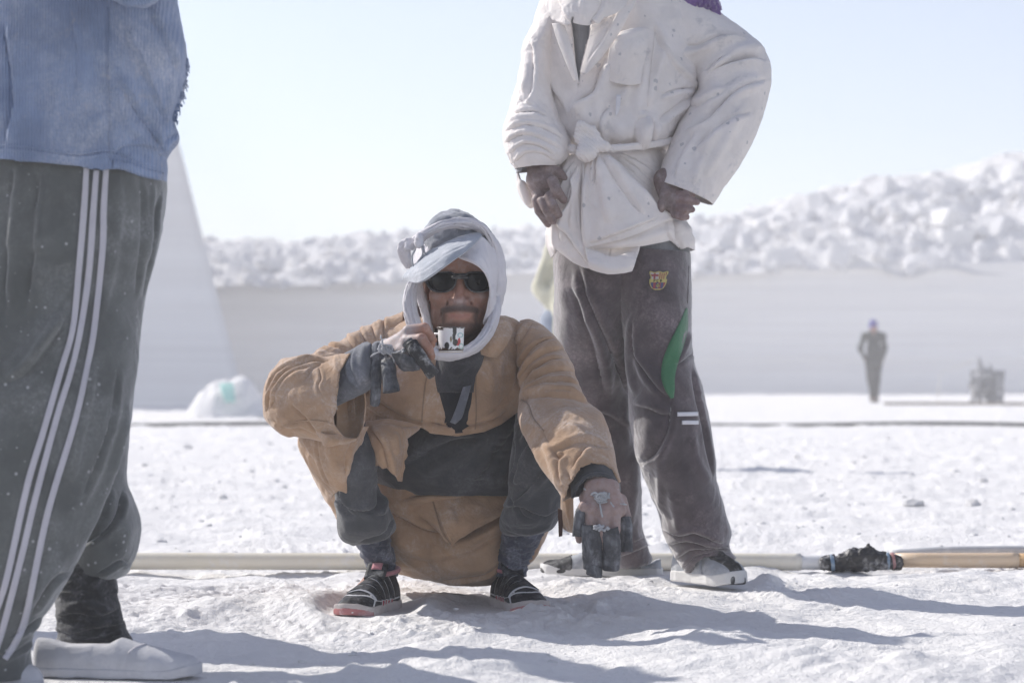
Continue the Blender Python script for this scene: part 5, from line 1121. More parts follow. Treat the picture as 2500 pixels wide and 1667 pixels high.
# scarf hem hanging over the chest and the purple scarf on the shoulder
sc = patch([[(1350, -60, 6.28), (1400, -60, 6.18), (1470, -60, 6.17), (1560, -60, 6.25)], [(1340, -20, 6.26), (1395, -15, 6.165), (1465, -15, 6.155), (1550, -20, 6.22)], [(1334, 20, 6.24), (1395, 25, 6.155), (1455, 25, 6.15), (1530, 8, 6.19)], [(1334, 42, 6.23), (1390, 62, 6.16), (1450, 62, 6.155), (1520, 30, 6.18)]], 60, 80)
sc = wrinkle(sculpt(sc, [('d', 9, 6, [(1360, -20), (1375, 20), (1395, 55)]), ('d', 10, 6, [(1480, -10), (1465, 30), (1440, 60)]), ('r', 6, 4, [(1420, 0), (1425, 50)])]), 1.6, .04, 7, False)
sh2('scarf', sc, M_tunicw, thick=.003, keep=[(1300, -100), (1337, 30), (1345, 42), (1358, 60), (1372, 56), (1384, 62), (1392, 60), (1397, 40), (1402, 41), (1400, 55), (1418, 60), (1440, 62), (1442, 48), (1460, 58), (1475, 42), (1500, 34), (1520, 22), (1545, 0), (1600, -100)])
def purp(p):
    d = sd_cap(p, P(1560, -70, 6.36), P(1690, -5, 6.36), .06, .05); d = smin(d, sd_cap(p, P(1690, -5, 6.36), P(1738, 18, 6.36), .035, .024), .03); d = smin(d, sd_cap(p, P(1740, 15, 6.36), P(1756, 32, 6.35), .016, .008), .02)
    return d + .008 * np.abs(vnoise(p * 120, 3)) + .004 * vnoise(p * 260, 4)
solid('shawl', purp, P(1480, 60, 6.26), P(1790, -160, 6.46), .004, M_purple, man2)
def wrapd(p):
    d = sd_ell(p, P(1480, -260, 6.40), (.115, .13, .16)); d = smin(d, sd_ell(p, P(1480, -120, 6.40), (.16, .14, .09)), .06)
    return d + .006 * ridged(p * 12, 2, 3) * .5
solid('head_wrap', wrapd, P(1480, -40, 6.40) + (-.24, -.2, 0), P(1480, -440, 6.40) + (.24, .2, 0), .008, M_scarf, man2)

# sleeves
R = [(1560, 60, 1600, -70, 6.40, .08), (1600, 105, 1660, -35, 6.40, .09), (1642, 155, 1730, 15, 6.40, .095), (1682, 192, 1802, 66, 6.40, .095), (1706, 210, 1858, 116, 6.395, .095), (1705, 218, 1880, 166, 6.38, .095), (1687, 252, 1871, 240, 6.355, .095), (1658, 308, 1842, 330, 6.32, .092), (1632, 366, 1806, 398, 6.295, .088), (1614, 418, 1772, 450, 6.275, .082), (1607, 444, 1739, 499, 6.265, .078)]
G = loft(R, 210, 200)
G = sculpt(G, [('d', 16, 16, [(1858, 150), (1810, 160), (1760, 185), (1706, 212)]), ('r', 14, 11, [(1860, 120), (1800, 130), (1740, 165), (1700, 195)]), ('d', 13, 12, [(1820, 95), (1760, 95), (1700, 120), (1640, 110)]), ('d', 12, 10, [(1780, 140), (1745, 165), (1722, 200)]), ('r', 12, 9, [(1650, 60), (1665, 110), (1690, 150)]), ('d', 12, 10, [(1645, 70), (1655, 130), (1672, 180)]),
    ('d', 18, 11, [(1866, 200), (1800, 235), (1730, 300), (1680, 320)]), ('r', 16, 9, [(1850, 190), (1780, 230), (1710, 270)]), ('d', 16, 9, [(1830, 280), (1770, 310), (1700, 370)]), ('r', 12, 7, [(1820, 250), (1770, 340), (1720, 430)]), ('r', 10, 6, [(1755, 300), (1720, 380), (1690, 450)]), ('d', 12, 6, [(1700, 330), (1670, 380), (1650, 430)]), ('d', 14, 8, [(1690, 255), (1720, 250), (1770, 225)])], True, 1.35)
G = wrinkle(wrinkle(G, 1.3, .10, 113), .7, .028, 114)
cutc = [(1580, 442), (1607, 443), (1625, 459), (1660, 476), (1703, 490), (1738, 499), (1760, 540), (1600, 560)]
slv = sh2('sleeve', G, M_tunic, wrap=True, thick=.004, cuts=[cutc])
R = [(1340, 20, 1390, 30, 6.40, .07), (1304, 60, 1372, 80, 6.38, .085), (1283, 104, 1350, 120, 6.36, .09), (1274, 165, 1345, 180, 6.33, .09), (1258, 232, 1352, 250, 6.30, .088), (1240, 290, 1372, 312, 6.27, .085), (1233, 325, 1390, 345, 6.25, .08), (1235, 355, 1388, 374, 6.24, .076), (1243, 385, 1376, 392, 6.235, .07), (1258, 412, 1364, 404, 6.235, .062)]
G = loft(R, 190, 160)
G = sculpt(G, [('d', 8, 9, [(1258, 275), (1300, 270), (1330, 285)]), ('r', 8, 8, [(1245, 300), (1290, 285), (1340, 300)]), ('d', 8, 9, [(1240, 318), (1280, 302), (1330, 312), (1370, 335)]), ('d', 8, 8, [(1238, 345), (1275, 325), (1320, 335), (1365, 360)]), ('d', 7, 7, [(1246, 372), (1280, 348), (1320, 355), (1355, 378)]), ('d', 7, 6, [(1255, 395), (1285, 370), (1325, 372), (1350, 388)]),
    ('r', 8, 7, [(1285, 110), (1290, 170), (1280, 230)]), ('d', 9, 7, [(1300, 90), (1308, 160), (1300, 230), (1270, 262)]), ('g', 6, 5, [(1262, 240), (1285, 255), (1305, 262)])], True)
sh2('sleeve', wrinkle(wrinkle(G, 1.9, .06, 117), 1.2, .026, 118), M_tunicw, wrap=True, thick=.004)
G = loft([(1268, 400, 1362, 392, 6.24, .045), (1262, 412, 1366, 400, 6.235, .050), (1262, 422, 1366, 402, 6.23, .052)], 24, 90)
sh2('shirt_cuff', G, M_shirt2, wrap=True, thick=.004, cuts=[[(1266, 470), (1266, 432), (1272, 415), (1284, 402), (1300, 395), (1325, 390), (1342, 395), (1362, 402), (1400, 420), (1400, 480)]])
fl = patch([[(1262, 415, 6.25), (1272, 440, 6.245), (1284, 455, 6.25)], [(1264, 450, 6.26), (1280, 462, 6.245), (1298, 470, 6.25)], [(1270, 475, 6.265), (1288, 490, 6.25), (1306, 490, 6.255)], [(1290, 505, 6.265), (1298, 508, 6.26), (1305, 502, 6.26)]], 40, 24)
sh2('sleeve_flap', sculpt(fl, [('r', 8, 5, [(1270, 440), (1285, 480), (1296, 500)])]), M_tunicw, thick=.005)

# skirt of the tunic below the belt, tied cloth, knot
G = loft([(1380, 360, 1622, 356, T0, .125), (1368, 385, 1626, 385, T0, .15), (1358, 425, 1630, 430, T0, .16), (1348, 480, 1640, 490, T0, .165), (1340, 540, 1668, 542, T0, .17), (1336, 575, 1686, 580, T0, .175), (1336, 592, 1692, 612, T0, .175)], 150, 230)
G = sculpt(G, [('d', 8, 8, [(1632, 530), (1640, 560), (1665, 600), (1690, 628)]), ('r', 12, 9, [(1640, 545), (1665, 570), (1686, 600)]), ('d', 7, 6, [(1605, 430), (1560, 400), (1500, 372)]), ('g', 4, 4, [(1610, 460), (1560, 415), (1490, 368)]), ('g', 4, 4, [(1606, 475), (1550, 425), (1480, 372)]), ('r', 8, 6, [(1650, 520), (1668, 550), (1672, 575)])], True)
sh2('tunic_skirt', wrinkle(G, 2.2, .07, 121), M_tunicw, wrap=True, thick=.004, cuts=[[(1348, 700), (1352, 600), (1400, 594), (1560, 596), (1636, 586), (1650, 596), (1672, 618), (1684, 634), (1760, 660), (1760, 720), (1300, 720)]])
G = patch([[(1374, 388, 6.25), (1392, 380, 6.235), (1408, 380, 6.225), (1426, 392, 6.22)], [(1362, 430, 6.25), (1384, 428, 6.22), (1406, 425, 6.205), (1428, 425, 6.20)], [(1352, 490, 6.26), (1378, 490, 6.215), (1404, 490, 6.20), (1430, 490, 6.195)], [(1340, 550, 6.27), (1368, 550, 6.215), (1400, 555, 6.195), (1430, 560, 6.19)], [(1335, 592, 6.28), (1358, 600, 6.22), (1400, 620, 6.20), (1436, 618, 6.19)], [(1346, 630, 6.29), (1362, 618, 6.24), (1404, 645, 6.21), (1440, 655, 6.20)]], 130, 90)
G = sculpt(G, [('d', 8, 12, [(1400, 400), (1378, 460), (1364, 530), (1352, 596)]), ('d', 8, 12, [(1410, 410), (1392, 480), (1376, 550), (1372, 590)]), ('d', 7, 10, [(1398, 420), (1402, 470), (1385, 520), (1372, 545), (1400, 590), (1436, 640)]), ('r', 6, 7, [(1388, 400), (1372, 450), (1356, 520)]), ('r', 7, 8, [(1416, 430), (1404, 500), (1396, 560)]), ('g', 5, 6, [(1422, 400), (1418, 470), (1420, 560)]), ('r', 5, 5, [(1366, 410), (1362, 440)])])
sh2('tied_cloth_fold', wrinkle(G, 1.4, .05, 123, False), M_tunicw, thick=.004, keep=[(1340, 360), (1440, 360), (1440, 658), (1400, 640), (1356, 606), (1353, 640), (1346, 628), (1332, 592), (1336, 545), (1352, 480), (1362, 420)])
G = patch([[(1443, 380, 6.20), (1456, 372, 6.19), (1472, 368, 6.20)], [(1428, 425, 6.19), (1478, 422, 6.165), (1530, 425, 6.19)], [(1425, 500, 6.185), (1510, 500, 6.15), (1602, 498, 6.20)], [(1425, 560, 6.185), (1520, 552, 6.15), (1636, 528, 6.215)], [(1426, 606, 6.19), (1530, 580, 6.16), (1640, 534, 6.22)]], 130, 120)
G = sculpt(G, [('r', 7, 7, [(1432, 430), (1430, 520), (1432, 600)]), ('r', 12, 6, [(1462, 385), (1475, 450), (1490, 540)]), ('d', 14, 7, [(1470, 380), (1520, 450), (1570, 520)]), ('g', 7, 5, [(1456, 390), (1455, 420), (1452, 450)]), ('r', 10, 4, [(1475, 390), (1540, 450), (1600, 500)]), ('b', 30, 5, [(1530, 520)]), ('d', 10, 4, [(1440, 590), (1520, 560), (1600, 530)])], False, 1.6)
sh2('tied_cloth', wrinkle(G, 1.5, .08, 125, False), M_tunic, thick=.0045)
G = patch([[(1426, 600, 6.20), (1500, 584, 6.175), (1570, 558, 6.19), (1640, 530, 6.225)], [(1440, 606, 6.20), (1500, 596, 6.18), (1566, 582, 6.19), (1645, 560, 6.225)], [(1460, 608, 6.20), (1505, 602, 6.19), (1564, 600, 6.20), (1643, 586, 6.23)]], 40, 80)
sh2('tied_cloth_hem', sculpt(G, [('r', 10, 5, [(1480, 600), (1560, 585), (1640, 560)]), ('d', 8, 6, [(1625, 545), (1632, 570), (1645, 590)])]), M_tunicw, thick=.004)
G = patch([[(1426, 600, 6.185), (1470, 602, 6.21), (1520, 602, 6.215), (1562, 602, 6.20)], [(1430, 618, 6.175), (1470, 622, 6.20), (1520, 622, 6.205), (1558, 618, 6.19)], [(1436, 640, 6.165), (1475, 645, 6.165), (1515, 642, 6.17), (1552, 636, 6.175)], [(1442, 656, 6.17), (1476, 668, 6.16), (1514, 668, 6.165), (1542, 662, 6.175)]], 60, 70)
sh2('tied_cloth_pouch', wrinkle(sculpt(G, [('d', 10, 10, [(1548, 618), (1515, 634), (1478, 634), (1440, 612)]), ('r', 8, 5, [(1440, 640), (1490, 658), (1540, 650)]), ('g', 4, 4, [(1492, 600), (1486, 630)])]), 1.2, .05, 3, False), M_tunicw, thick=.004)
def knot2(p):
    d = sd_ell(p, P(1432, 374, 6.175), (.028, .026, .024))
    d = smin(d, sd_cap(p, P(1428, 358, 6.18), P(1478, 358, 6.175), .017, .014), .006); d = smin(d, sd_cap(p, P(1478, 358, 6.18), P(1498, 366, 6.20), .012, .008), .006)
    d = smin(d, sd_cap(p, P(1412, 332, 6.19), P(1418, 306, 6.185), .012, .012), .004); d = smin(d, sd_cap(p, P(1418, 306, 6.185), P(1446, 318, 6.185), .010, .009), .005)
    d = smin(d, sd_cap(p, P(1446, 318, 6.19), P(1462, 345, 6.18), .012, .012), .006); d = smin(d, sd_cap(p, P(1415, 340, 6.19), P(1440, 350, 6.18), .013, .012), .006)
    d = smin(d, sd_ell(p, P(1432, 332, 6.195), (.022, .016, .022)), .008)
    d = smin(d, sd_cap(p, P(1400, 365, 6.21), P(1380, 362, 6.24), .013, .012), .008)
    q = (p - P(1432, 374, 6.17)); g = np.sin((q[..., 0] * .8 + q[..., 2]) * 620 + 2 * vnoise(p * 30, 4))
    return d + .0012 * g
solid('belt_knot', knot2, P(1365, 410, 6.12), P(1510, 285, 6.28), .0026, M_tunicw, man2)
G = tube([(1374, 372, 6.29, 9, 7), (1400, 364, 6.225, 9, 8), (1440, 360, 6.195, 8, 8), (1490, 362, 6.195, 8, 8), (1550, 358, 6.21, 9, 8), (1600, 352, 6.245, 9, 8), (1640, 344, 6.31, 9, 8)], 80, 20, up=(0, -1, 0))
sh2('belt', wrinkle(sculpt(G, [('g', 3, 3, [(1480, 362), (1560, 360), (1630, 348)])], True), 1, .03, 5), M_tunicw, wrap=True, thick=0, cap=True)
G = loft([(1356, 560, 1680, 560, T0, .155), (1352, 600, 1682, 600, T0, .16), (1351, 614, 1683, 626, T0, .162)], 30, 160)
sh2('shirt_hem', G, M_shirt2, wrap=True, thick=.003)

# track trousers
G = loft([(1358, 590, 1676, 590, T0, .14), (1354, 640, 1683, 645, T0, .135), (1356, 700, 1683, 705, T0+.01, .125), (1362, 760, 1676, 770, T0 + .03, .10), (1400, 810, 1640, 820, T0 + .05, .06)], 100, 200)
pel = sh2('trousers', wrinkle(sculpt(G, [('d', 14, 14, [(1408, 620), (1430, 690), (1460, 760), (1500, 840)]), ('r', 10, 8, [(1392, 640), (1425, 720), (1450, 800)]), ('d', 10, 8, [(1545, 830), (1542, 760), (1548, 700)]), ('d', 10, 8, [(1445, 650), (1470, 740), (1500, 830)])], True), 2, .1, 131), M_brown, wrap=True, thick=.003)
G = loft([(1358, 610, 1590, 612, 6.40, .15), (1354, 680, 1580, 690, 6.40, .158), (1356, 760, 1562, 770, 6.43, .15), (1357, 820, 1546, 830, 6.46, .135), (1360, 880, 1536, 890, 6.50, .12), (1366, 960, 1534, 960, 6.54, .11), (1380, 1040, 1541, 1040, 6.58, .105), (1405, 1122, 1559, 1122, 6.61, .10), (1440, 1217, 1564, 1217, 6.64, .095), (1470, 1275, 1566, 1290, 6.66, .09), (1490, 1330, 1574, 1322, 6.67, .075), (1502, 1372, 1588, 1362, 6.68, .07), (1510, 1384, 1585, 1374, 6.68, .06)], 220, 150)
G = sculpt(G, [('d', 16, 14, [(1420, 650), (1450, 740), (1500, 860), (1532, 950)]), ('r', 9, 8, [(1402, 660), (1440, 760), (1475, 870), (1490, 960)]), ('d', 12, 10, [(1400, 690), (1435, 780), (1465, 880), (1480, 960)]), ('r', 8, 6, [(1532, 960), (1522, 1020), (1530, 1080)]), ('d', 10, 8, [(1440, 1000), (1490, 1010), (1540, 1050)]), ('r', 10, 6, [(1550, 1100), (1545, 1200), (1540, 1280)]), ('d', 8, 9, [(1500, 1335), (1540, 1320), (1570, 1310)]), ('d', 7, 8, [(1505, 1360), (1540, 1345), (1578, 1330)])], True)
sh2('trouser_leg', wrinkle(G, 2.6, .10, 135), M_brown, wrap=True, thick=.003)
G = loft([(1440, 610, 1682, 618, 6.385, .155), (1466, 690, 1685, 695, 6.38, .155), (1505, 770, 1684, 775, 6.37, .145), (1524, 820, 1684, 825, 6.365, .135), (1534, 880, 1690, 880, 6.36, .122), (1534, 950, 1710, 950, 6.35, .12), (1541, 1040, 1729, 1040, 6.355, .118), (1563, 1130, 1742, 1130, 6.37, .112), (1586, 1192, 1752, 1192, 6.385, .108), (1609, 1250, 1768, 1250, 6.40, .104), (1622, 1300, 1781, 1296, 6.41, .10), (1642, 1342, 1776, 1328, 6.42, .085), (1664, 1378, 1782, 1348, 6.42, .08), (1680, 1404, 1795, 1362, 6.42, .075)], 260, 180)
G = sculpt(G, [('r', 8, 8, [(1546, 770), (1540, 830), (1541, 900), (1550, 960)]), ('d', 12, 12, [(1552, 780), (1562, 860), (1600, 930), (1640, 975)]), ('r', 8, 7, [(1556, 850), (1575, 920), (1620, 970)]), ('d', 12, 10, [(1548, 984), (1580, 990), (1620, 1005), (1640, 1000)]), ('d', 14, 11, [(1645, 975), (1640, 1040), (1615, 1105), (1570, 1134)]), ('b', 30, 9, [(1590, 1050), (1580, 1100)]), ('r', 8, 6, [(1630, 1060), (1618, 1110), (1612, 1180), (1616, 1250)]),
    ('d', 9, 8, [(1690, 900), (1700, 960), (1718, 1040), (1740, 1160)]), ('g', 6, 6, [(1644, 890), (1660, 885), (1690, 865)]), ('d', 8, 7, [(1684, 810), (1670, 850), (1648, 885)]), ('r', 10, 6, [(1690, 1060), (1700, 1120), (1730, 1180)]), ('d', 12, 9, [(1620, 1290), (1660, 1300), (1700, 1296), (1760, 1320)]), ('d', 10, 9, [(1630, 1325), (1680, 1315), (1730, 1325), (1775, 1335)]), ('d', 8, 8, [(1650, 1360), (1690, 1335), (1740, 1335), (1780, 1345)]), ('d', 6, 7, [(1668, 1385), (1700, 1350), (1740, 1345)]), ('r', 6, 5, [(1675, 1400), (1690, 1372), (1715, 1358), (1770, 1352)]), ('r', 10, 6, [(1640, 1200), (1650, 1250), (1660, 1290)])], True)
leg2 = sh2('trouser_leg', wrinkle(G, 2.4, .10, 139), M_brown, wrap=True, thick=.003, cuts=[[(1690, 1430), (1688, 1400), (1700, 1372), (1722, 1358), (1760, 1356), (1790, 1366), (1810, 1420)]])
ribbon('side_panel', [leg2, pel], [(1677, 752), (1667, 800), (1650, 845), (1636, 885), (1631, 920), (1636, 950), (1641, 972)], 10, M_green, man2, wv=[4, 26, 36, 38, 34, 24, 8], n=60, lift=.003)
ribbon('reflective_bar', leg2, [(1654, 1011), (1704, 1010)], 10, M_whiteb, man2, lift=.004, thick=.002)
ribbon('reflective_bar', leg2, [(1665, 1031), (1705, 1031)], 10, M_whiteb, man2, lift=.004, thick=.002)
ribbon('seam', [leg2, pel], [(1683, 650), (1680, 740)], 2.2, M_brown, man2, lift=.002)
ribbon('drawstring', leg2, [(1776, 1332), (1786, 1336), (1792, 1346)], 4, M_brown, man2, lift=.004)

# the woven club crest, stitched on
def crest():
    m, nt, b = newmat('woven_crest'); a = nd(nt, 'ShaderNodeVertexColor', layer_name='col'); nt.links.new(a.outputs[0], b.inputs['Base Color']); b.inputs['Roughness'].default_value = .8
    dg = bpy.context.evaluated_depsgraph_get(); off = Vector(man2.location); trees = [BVHTree.FromObject(t_, dg) for t_ in (leg2, pel)]
    n = 96; us = np.linspace(1582, 1632, n); vs = np.linspace(658, 710, n); G = np.zeros((n, n, 3)); C = np.zeros((n, n, 3)); K = np.zeros((n, n), bool)
    cols = dict(red=(.30, .07, .08), blue=(.08, .085, .18), yel=(.48, .41, .16), wht=(.42, .40, .40), blk=(.06, .05, .03))
    for i, v in enumerate(vs):
        for j, u in enumerate(us):
            d = Vector(((u - CX) / F, 1, (HV - v) / F)).normalized(); hits = [h for h in (t_.ray_cast(Vector((0, 0, CAMH)) - off, d) for t_ in trees) if h[0] is not None]
            dist = min(h[3] for h in hits) if hits else 6.3
            x = (u - 1607) / 23.5; y = (v - 684) / 25; x2 = x + .10 * y        # leaning a touch
            w = .90 - .10 * math.sin(max(0, -y) * 6.3) if y < -.1 else .93 * math.sqrt(max(0, 1 - ((y + .1) / 1.08) ** 2)) ** .8
            topl = -.84 - .05 * math.cos(x2 * 7.0)
            ins = abs(x2) < w and y > topl and y < .97
            rim = ins and (abs(x2) > w - .11 or y < topl + .12 or y > .84)
            K[i, j] = ins; c = 'yel'
            if not rim and ins:
                if y < -.12:
                    if x2 < 0: c = 'red' if (abs(x2 + .42) < .10 or abs(y + .48) < .10) else 'wht'
                    else: c = 'red' if int((x2 + .02) / .105) % 2 else 'yel'
                elif y < .22: c = 'yel'
                else:
                    c = 'blue' if int((x2 + 1) / .26) % 2 else 'red'
                    if math.hypot(x2 - .02, (y - .52) / 1.05) < .19: c = 'yel' if (int(x2 * 14) + int(y * 14)) % 2 else 'blk'
            C[i, j] = cols[c]; G[i, j] = np.array(Vector((0, 0, CAMH)) + d * (dist - .004))
    # letters across the middle band
    def seg(x0, y0, x1, y1):
        for i, v in enumerate(vs):
            for j, u in enumerate(us):
                x = (u - 1607) / 23.5 + .10 * (v - 684) / 25; y = (v - 684) / 25
                dx, dy = x1 - x0, y1 - y0; t_ = max(0, min(1, ((x - x0) * dx + (y - y0) * dy) / (dx * dx + dy * dy + 1e-9)))
                if math.hypot(x - x0 - t_ * dx, y - y0 - t_ * dy) < .032: C[i, j] = cols['blk']
    a, b_ = -.06, .17
    for s in ((-.45, a, -.45, b_), (-.45, a, -.28, a), (-.45, .05, -.32, .05), (.02, a, -.14, a), (-.14, a, -.14, b_), (-.14, b_, .02, b_), (.22, a, .22, b_), (.22, a, .36, -.02), (.36, -.02, .22, .05), (.22, .05, .38, .10), (.38, .10, .22, b_)): seg(*s)
    Gs = G.copy()
    for _ in range(3): Gs[1:-1, 1:-1] = (Gs[:-2, 1:-1] + Gs[2:, 1:-1] + Gs[1:-1, :-2] + Gs[1:-1, 2:]) / 4
    Fc = gridfaces(n, n, False); ok = K.ravel()[Fc].all(1); V = Gs.reshape(-1, 3)
    o = link('club_crest', rawmesh('club_crest', V, Fc[ok]), m, man2); paint(o, C.reshape(-1, 3)); md = o.modifiers.new('t', 'SOLIDIFY'); md.thickness = .002; md.offset = 1
crest()

# body: hands on the hips
h3p = [(P(1318, 395, 6.24), P(1322, 440, 6.215), .036, .034), (P(1305, 440, 6.22), P(1322, 490, 6.20), .022, .017), (P(1335, 420, 6.215), P(1346, 450, 6.20), .024, .018)]
h3f = [[(P(1350, 443, 6.165), .0150), (P(1358, 464, 6.155), .0135), (P(1376, 488, 6.18), .011)], [(P(1341, 478, 6.165), .0125), (P(1350, 500, 6.155), .0115), (P(1364, 524, 6.18), .0105)], [(P(1323, 490, 6.175), .0115), (P(1333, 513, 6.165), .0108), (P(1350, 540, 6.18), .0100)], [(P(1309, 488, 6.195), .0125), (P(1316, 516, 6.19), .0112), (P(1338, 547, 6.195), .0100)], [(P(1338, 410, 6.2), .016), (P(1362, 420, 6.2), .013), (P(1380, 436, 6.21), .010)]]
h4p = [(P(1625, 440, 6.25), P(1640, 490, 6.225), .032, .030), (P(1640, 480, 6.225), P(1652, 518, 6.21), .024, .017), (P(1650, 470, 6.225), P(1664, 495, 6.21), .020, .016)]
h4f = [[(P(1652, 486, 6.20), .0120), (P(1680, 488, 6.175), .0108), (P(1702, 494, 6.185), .0085)], [(P(1654, 507, 6.195), .0110), (P(1674, 511, 6.17), .0100), (P(1690, 512, 6.18), .0085)], [(P(1648, 524, 6.20), .0110), (P(1664, 529, 6.18), .0100), (P(1676, 530, 6.19), .0088)], [(P(1650, 478, 6.21), .0125), (P(1674, 474, 6.19), .011), (P(1690, 476, 6.20), .009)], [(P(1626, 470, 6.21), .015), (P(1616, 500, 6.20), .012), (P(1610, 520, 6.21), .01)]]
m3 = surfnet(lambda p: hand_sdf(p, None, h3f, h3p, .003), *bounds([P(1255, 360, 6.15), P(1400, 570, 6.32)], .01), .0026)
m4 = surfnet(lambda p: hand_sdf(p, None, h4f, h4p, .003), *bounds([P(1580, 400, 6.14), P(1725, 560, 6.33)], .01), .0026)
def body2(p):
    d = smin(sd_ell(p, P(1500, 120, 6.42), (.17, .10, .26)), sd_ell(p, P(1510, 560, 6.42), (.145, .10, .16)), .1); d = smin(d, sd_ell(p, P(1505, 350, 6.42), (.13, .09, .2)), .08)
    d = smin(d, sd_cap(p, P(1480, -100, 6.41), P(1480, -200, 6.40), .055, .055), .04); d = smin(d, sd_ell(p, P(1480, -260, 6.40), (.078, .10, .115)), .03)
    for a, b_, ra, rb in ((P(1370, 20, 6.42), P(1300, 270, 6.34), .05, .04), (P(1300, 270, 6.34), P(1320, 410, 6.24), .04, .028), (P(1640, 20, 6.42), P(1825, 165, 6.42), .05, .04), (P(1825, 165, 6.42), P(1640, 460, 6.245), .04, .028),
                          (P(1455, 620, 6.46), P(1465, 980, 6.57), .075, .052), (P(1465, 980, 6.57), P(1548, 1370, 6.71), .048, .032), (P(1600, 620, 6.44), P(1630, 980, 6.42), .075, .052), (P(1630, 980, 6.42), P(1735, 1375, 6.47), .048, .032),
                          (P(1548, 1372, 6.71), P(1400, 1390, 6.71), .032, .022), (P(1735, 1385, 6.47), P(1745, 1408, 6.36), .03, .022)):
        d = smin(d, sd_cap(p, a, b_, ra, rb), .02)
    return d
mb2 = surfnet(body2, (-.05, 6.1, .02), (.75, 6.9, 1.98), .012)
b2 = unite('body', [m3, m4, mb2], .0034, skin('dark_skin', (.17, .095, .078), .45), man2)
W = wverts(b2); c = np.zeros((len(W), 3)); u, v = pr(W); c[:, 2] = np.where((v < 620) & (W[:, 1] < 6.24), .30, 0); c[:, 1] = np.where((u > 1650) & (v < 620) & (v > 440), .12, 0); paint(b2, c)

# worn shoes
M_slip = cloth('dusted_pale_shoe', (.42, .44, .47), (.72, .71, .70), .85, .85, .15, sheen=0, dsc=22, crease=.4)
M_felt = cloth('dusty_grey_felt', (.075, .075, .075), (.55, .55, .54), .85, 1, .3, sheen=0, dsc=30, crease=.7)
M_rubw = cloth('chalky_sole', (.72, .71, .69), (.78, .77, .76), .6, .8, .05, sheen=0, dsc=20)
fr = shoe_frame((.445, 6.47), (.590, 6.285), .012); up = upper_sdf(fr, .095, .078, .066); sol = sole_sdf(fr, .030, .008); lo, hi = shoe_box(fr)
s1 = solid('shoe', lambda p: up(p) + .005 * vnoise(p * 26, 5) + .002 * vnoise(p * 70, 6), lo, hi, .003, M_slip, man2)
solid('tongue', lambda p: smax(smax(up(p) - .005, np.abs(shoe_local(p, fr)[1]) - .028, .006), (.30 - shoe_local(p, fr)[0]) * fr[3], .006) + .004 * vnoise(p * 34, 8), lo, hi, .003, M_felt, s1)
solid('sole', lambda p: sol(p) + .0015 * vnoise(p * 40, 4), lo, hi, .003, M_rubw, s1)
solid('heel_counter', lambda p: smax(up(p) - .004, (shoe_local(p, fr)[0] - .55) * fr[3] + .4 * (shoe_local(p, fr)[2] - .06), .004) + .001 * vnoise(p * 50, 3), lo, hi, .003, M_slip, s1)
fr = shoe_frame((.415, 6.715), (.082, 6.735), .006); up3 = upper_sdf(fr, .060, .060, .040); sol3 = sole_sdf(fr, .022, .004); lo, hi = shoe_box(fr)
s1 = solid('shoe', lambda p: smax(up3(p), shoe_local(p, fr)[2] - np.interp(shoe_local(p, fr)[0], [0, .1, .4, .6, 1], [.05, .03, .03, .075, .075]), .006) + .002 * vnoise(p * 50, 6), lo, hi, .003, M_slip, man2)
solid('sole', lambda p: sol3(p) + .0012 * vnoise(p * 40, 4), lo, hi, .003, M_rubw, s1)
solid('toe_cap', lambda p: smax(up3(p) - .003, (.74 - shoe_local(p, fr)[0]) * fr[3], .004) + .001 * vnoise(p * 60, 3), lo, hi, .003, M_felt, s1)
G = loft([(1500, 1340, 1580, 1335, 6.70, .05), (1470, 1362, 1582, 1362, 6.71, .045), (1440, 1384, 1580, 1384, 6.715, .042)], 40, 60)
sh2('sock', wrinkle(G, 2, .03, 3), M_felt, wrap=True, thick=.003)

# ================================================================== the man at the left edge
man3 = thing('person', 'man at the left edge in ragged blue shirt and grey trousers with white side stripes', 'man', (-.85, 4.5, 0))
M_blue = cloth('faded_blue_shirt', (.26, .335, .51), (.60, .62, .69), .95, .9, .16, crease=.5, dsc=5, rib=60, spot=.0, spotc=(.62, .56, .50))
M_gtrk = cloth('grey_track_jersey', (.118, .127, .125), (.38, .39, .395), .55, .9, .16, crease=.35, speck=.3, sheen=.7, dsc=7)
M_stripe = cloth('white_side_tape', (.52, .51, .56), (.62, .61, .64), .5, .8, .05)
M_sock3 = cloth('dusty_black_sock', (.045, .047, .052), (.36, .36, .38), .75, 1, .35, crease=.9, dsc=22)
def sh3(name, G, m, **k): return sheet(name, G, m, man3, **k)
T3 = 4.52
R = [(60, -420, 260, -420, T3, .10), (0, -340, 360, -340, T3, .19), (-60, -220, 410, -220, T3, .215), (-80, -80, 420, -80, T3, .21), (-85, 0, 428, 0, T3, .21), (-90, 70, 440, 70, T3, .21), (-92, 140, 451, 140, T3, .21), (-92, 190, 449, 190, T3, .21), (-92, 240, 436, 240, T3, .205), (-92, 290, 419, 292, T3, .205), (-95, 335, 431, 335, T3, .205), (-96, 365, 414, 365, T3, .205), (-97, 384, 403, 384, T3, .205), (-98, 392, 404, 405, T3, .205), (-98, 395, 404, 420, T3, .205), (-98, 396, 400, 444, T3, .205)]
G = loft(R, 300, 300)
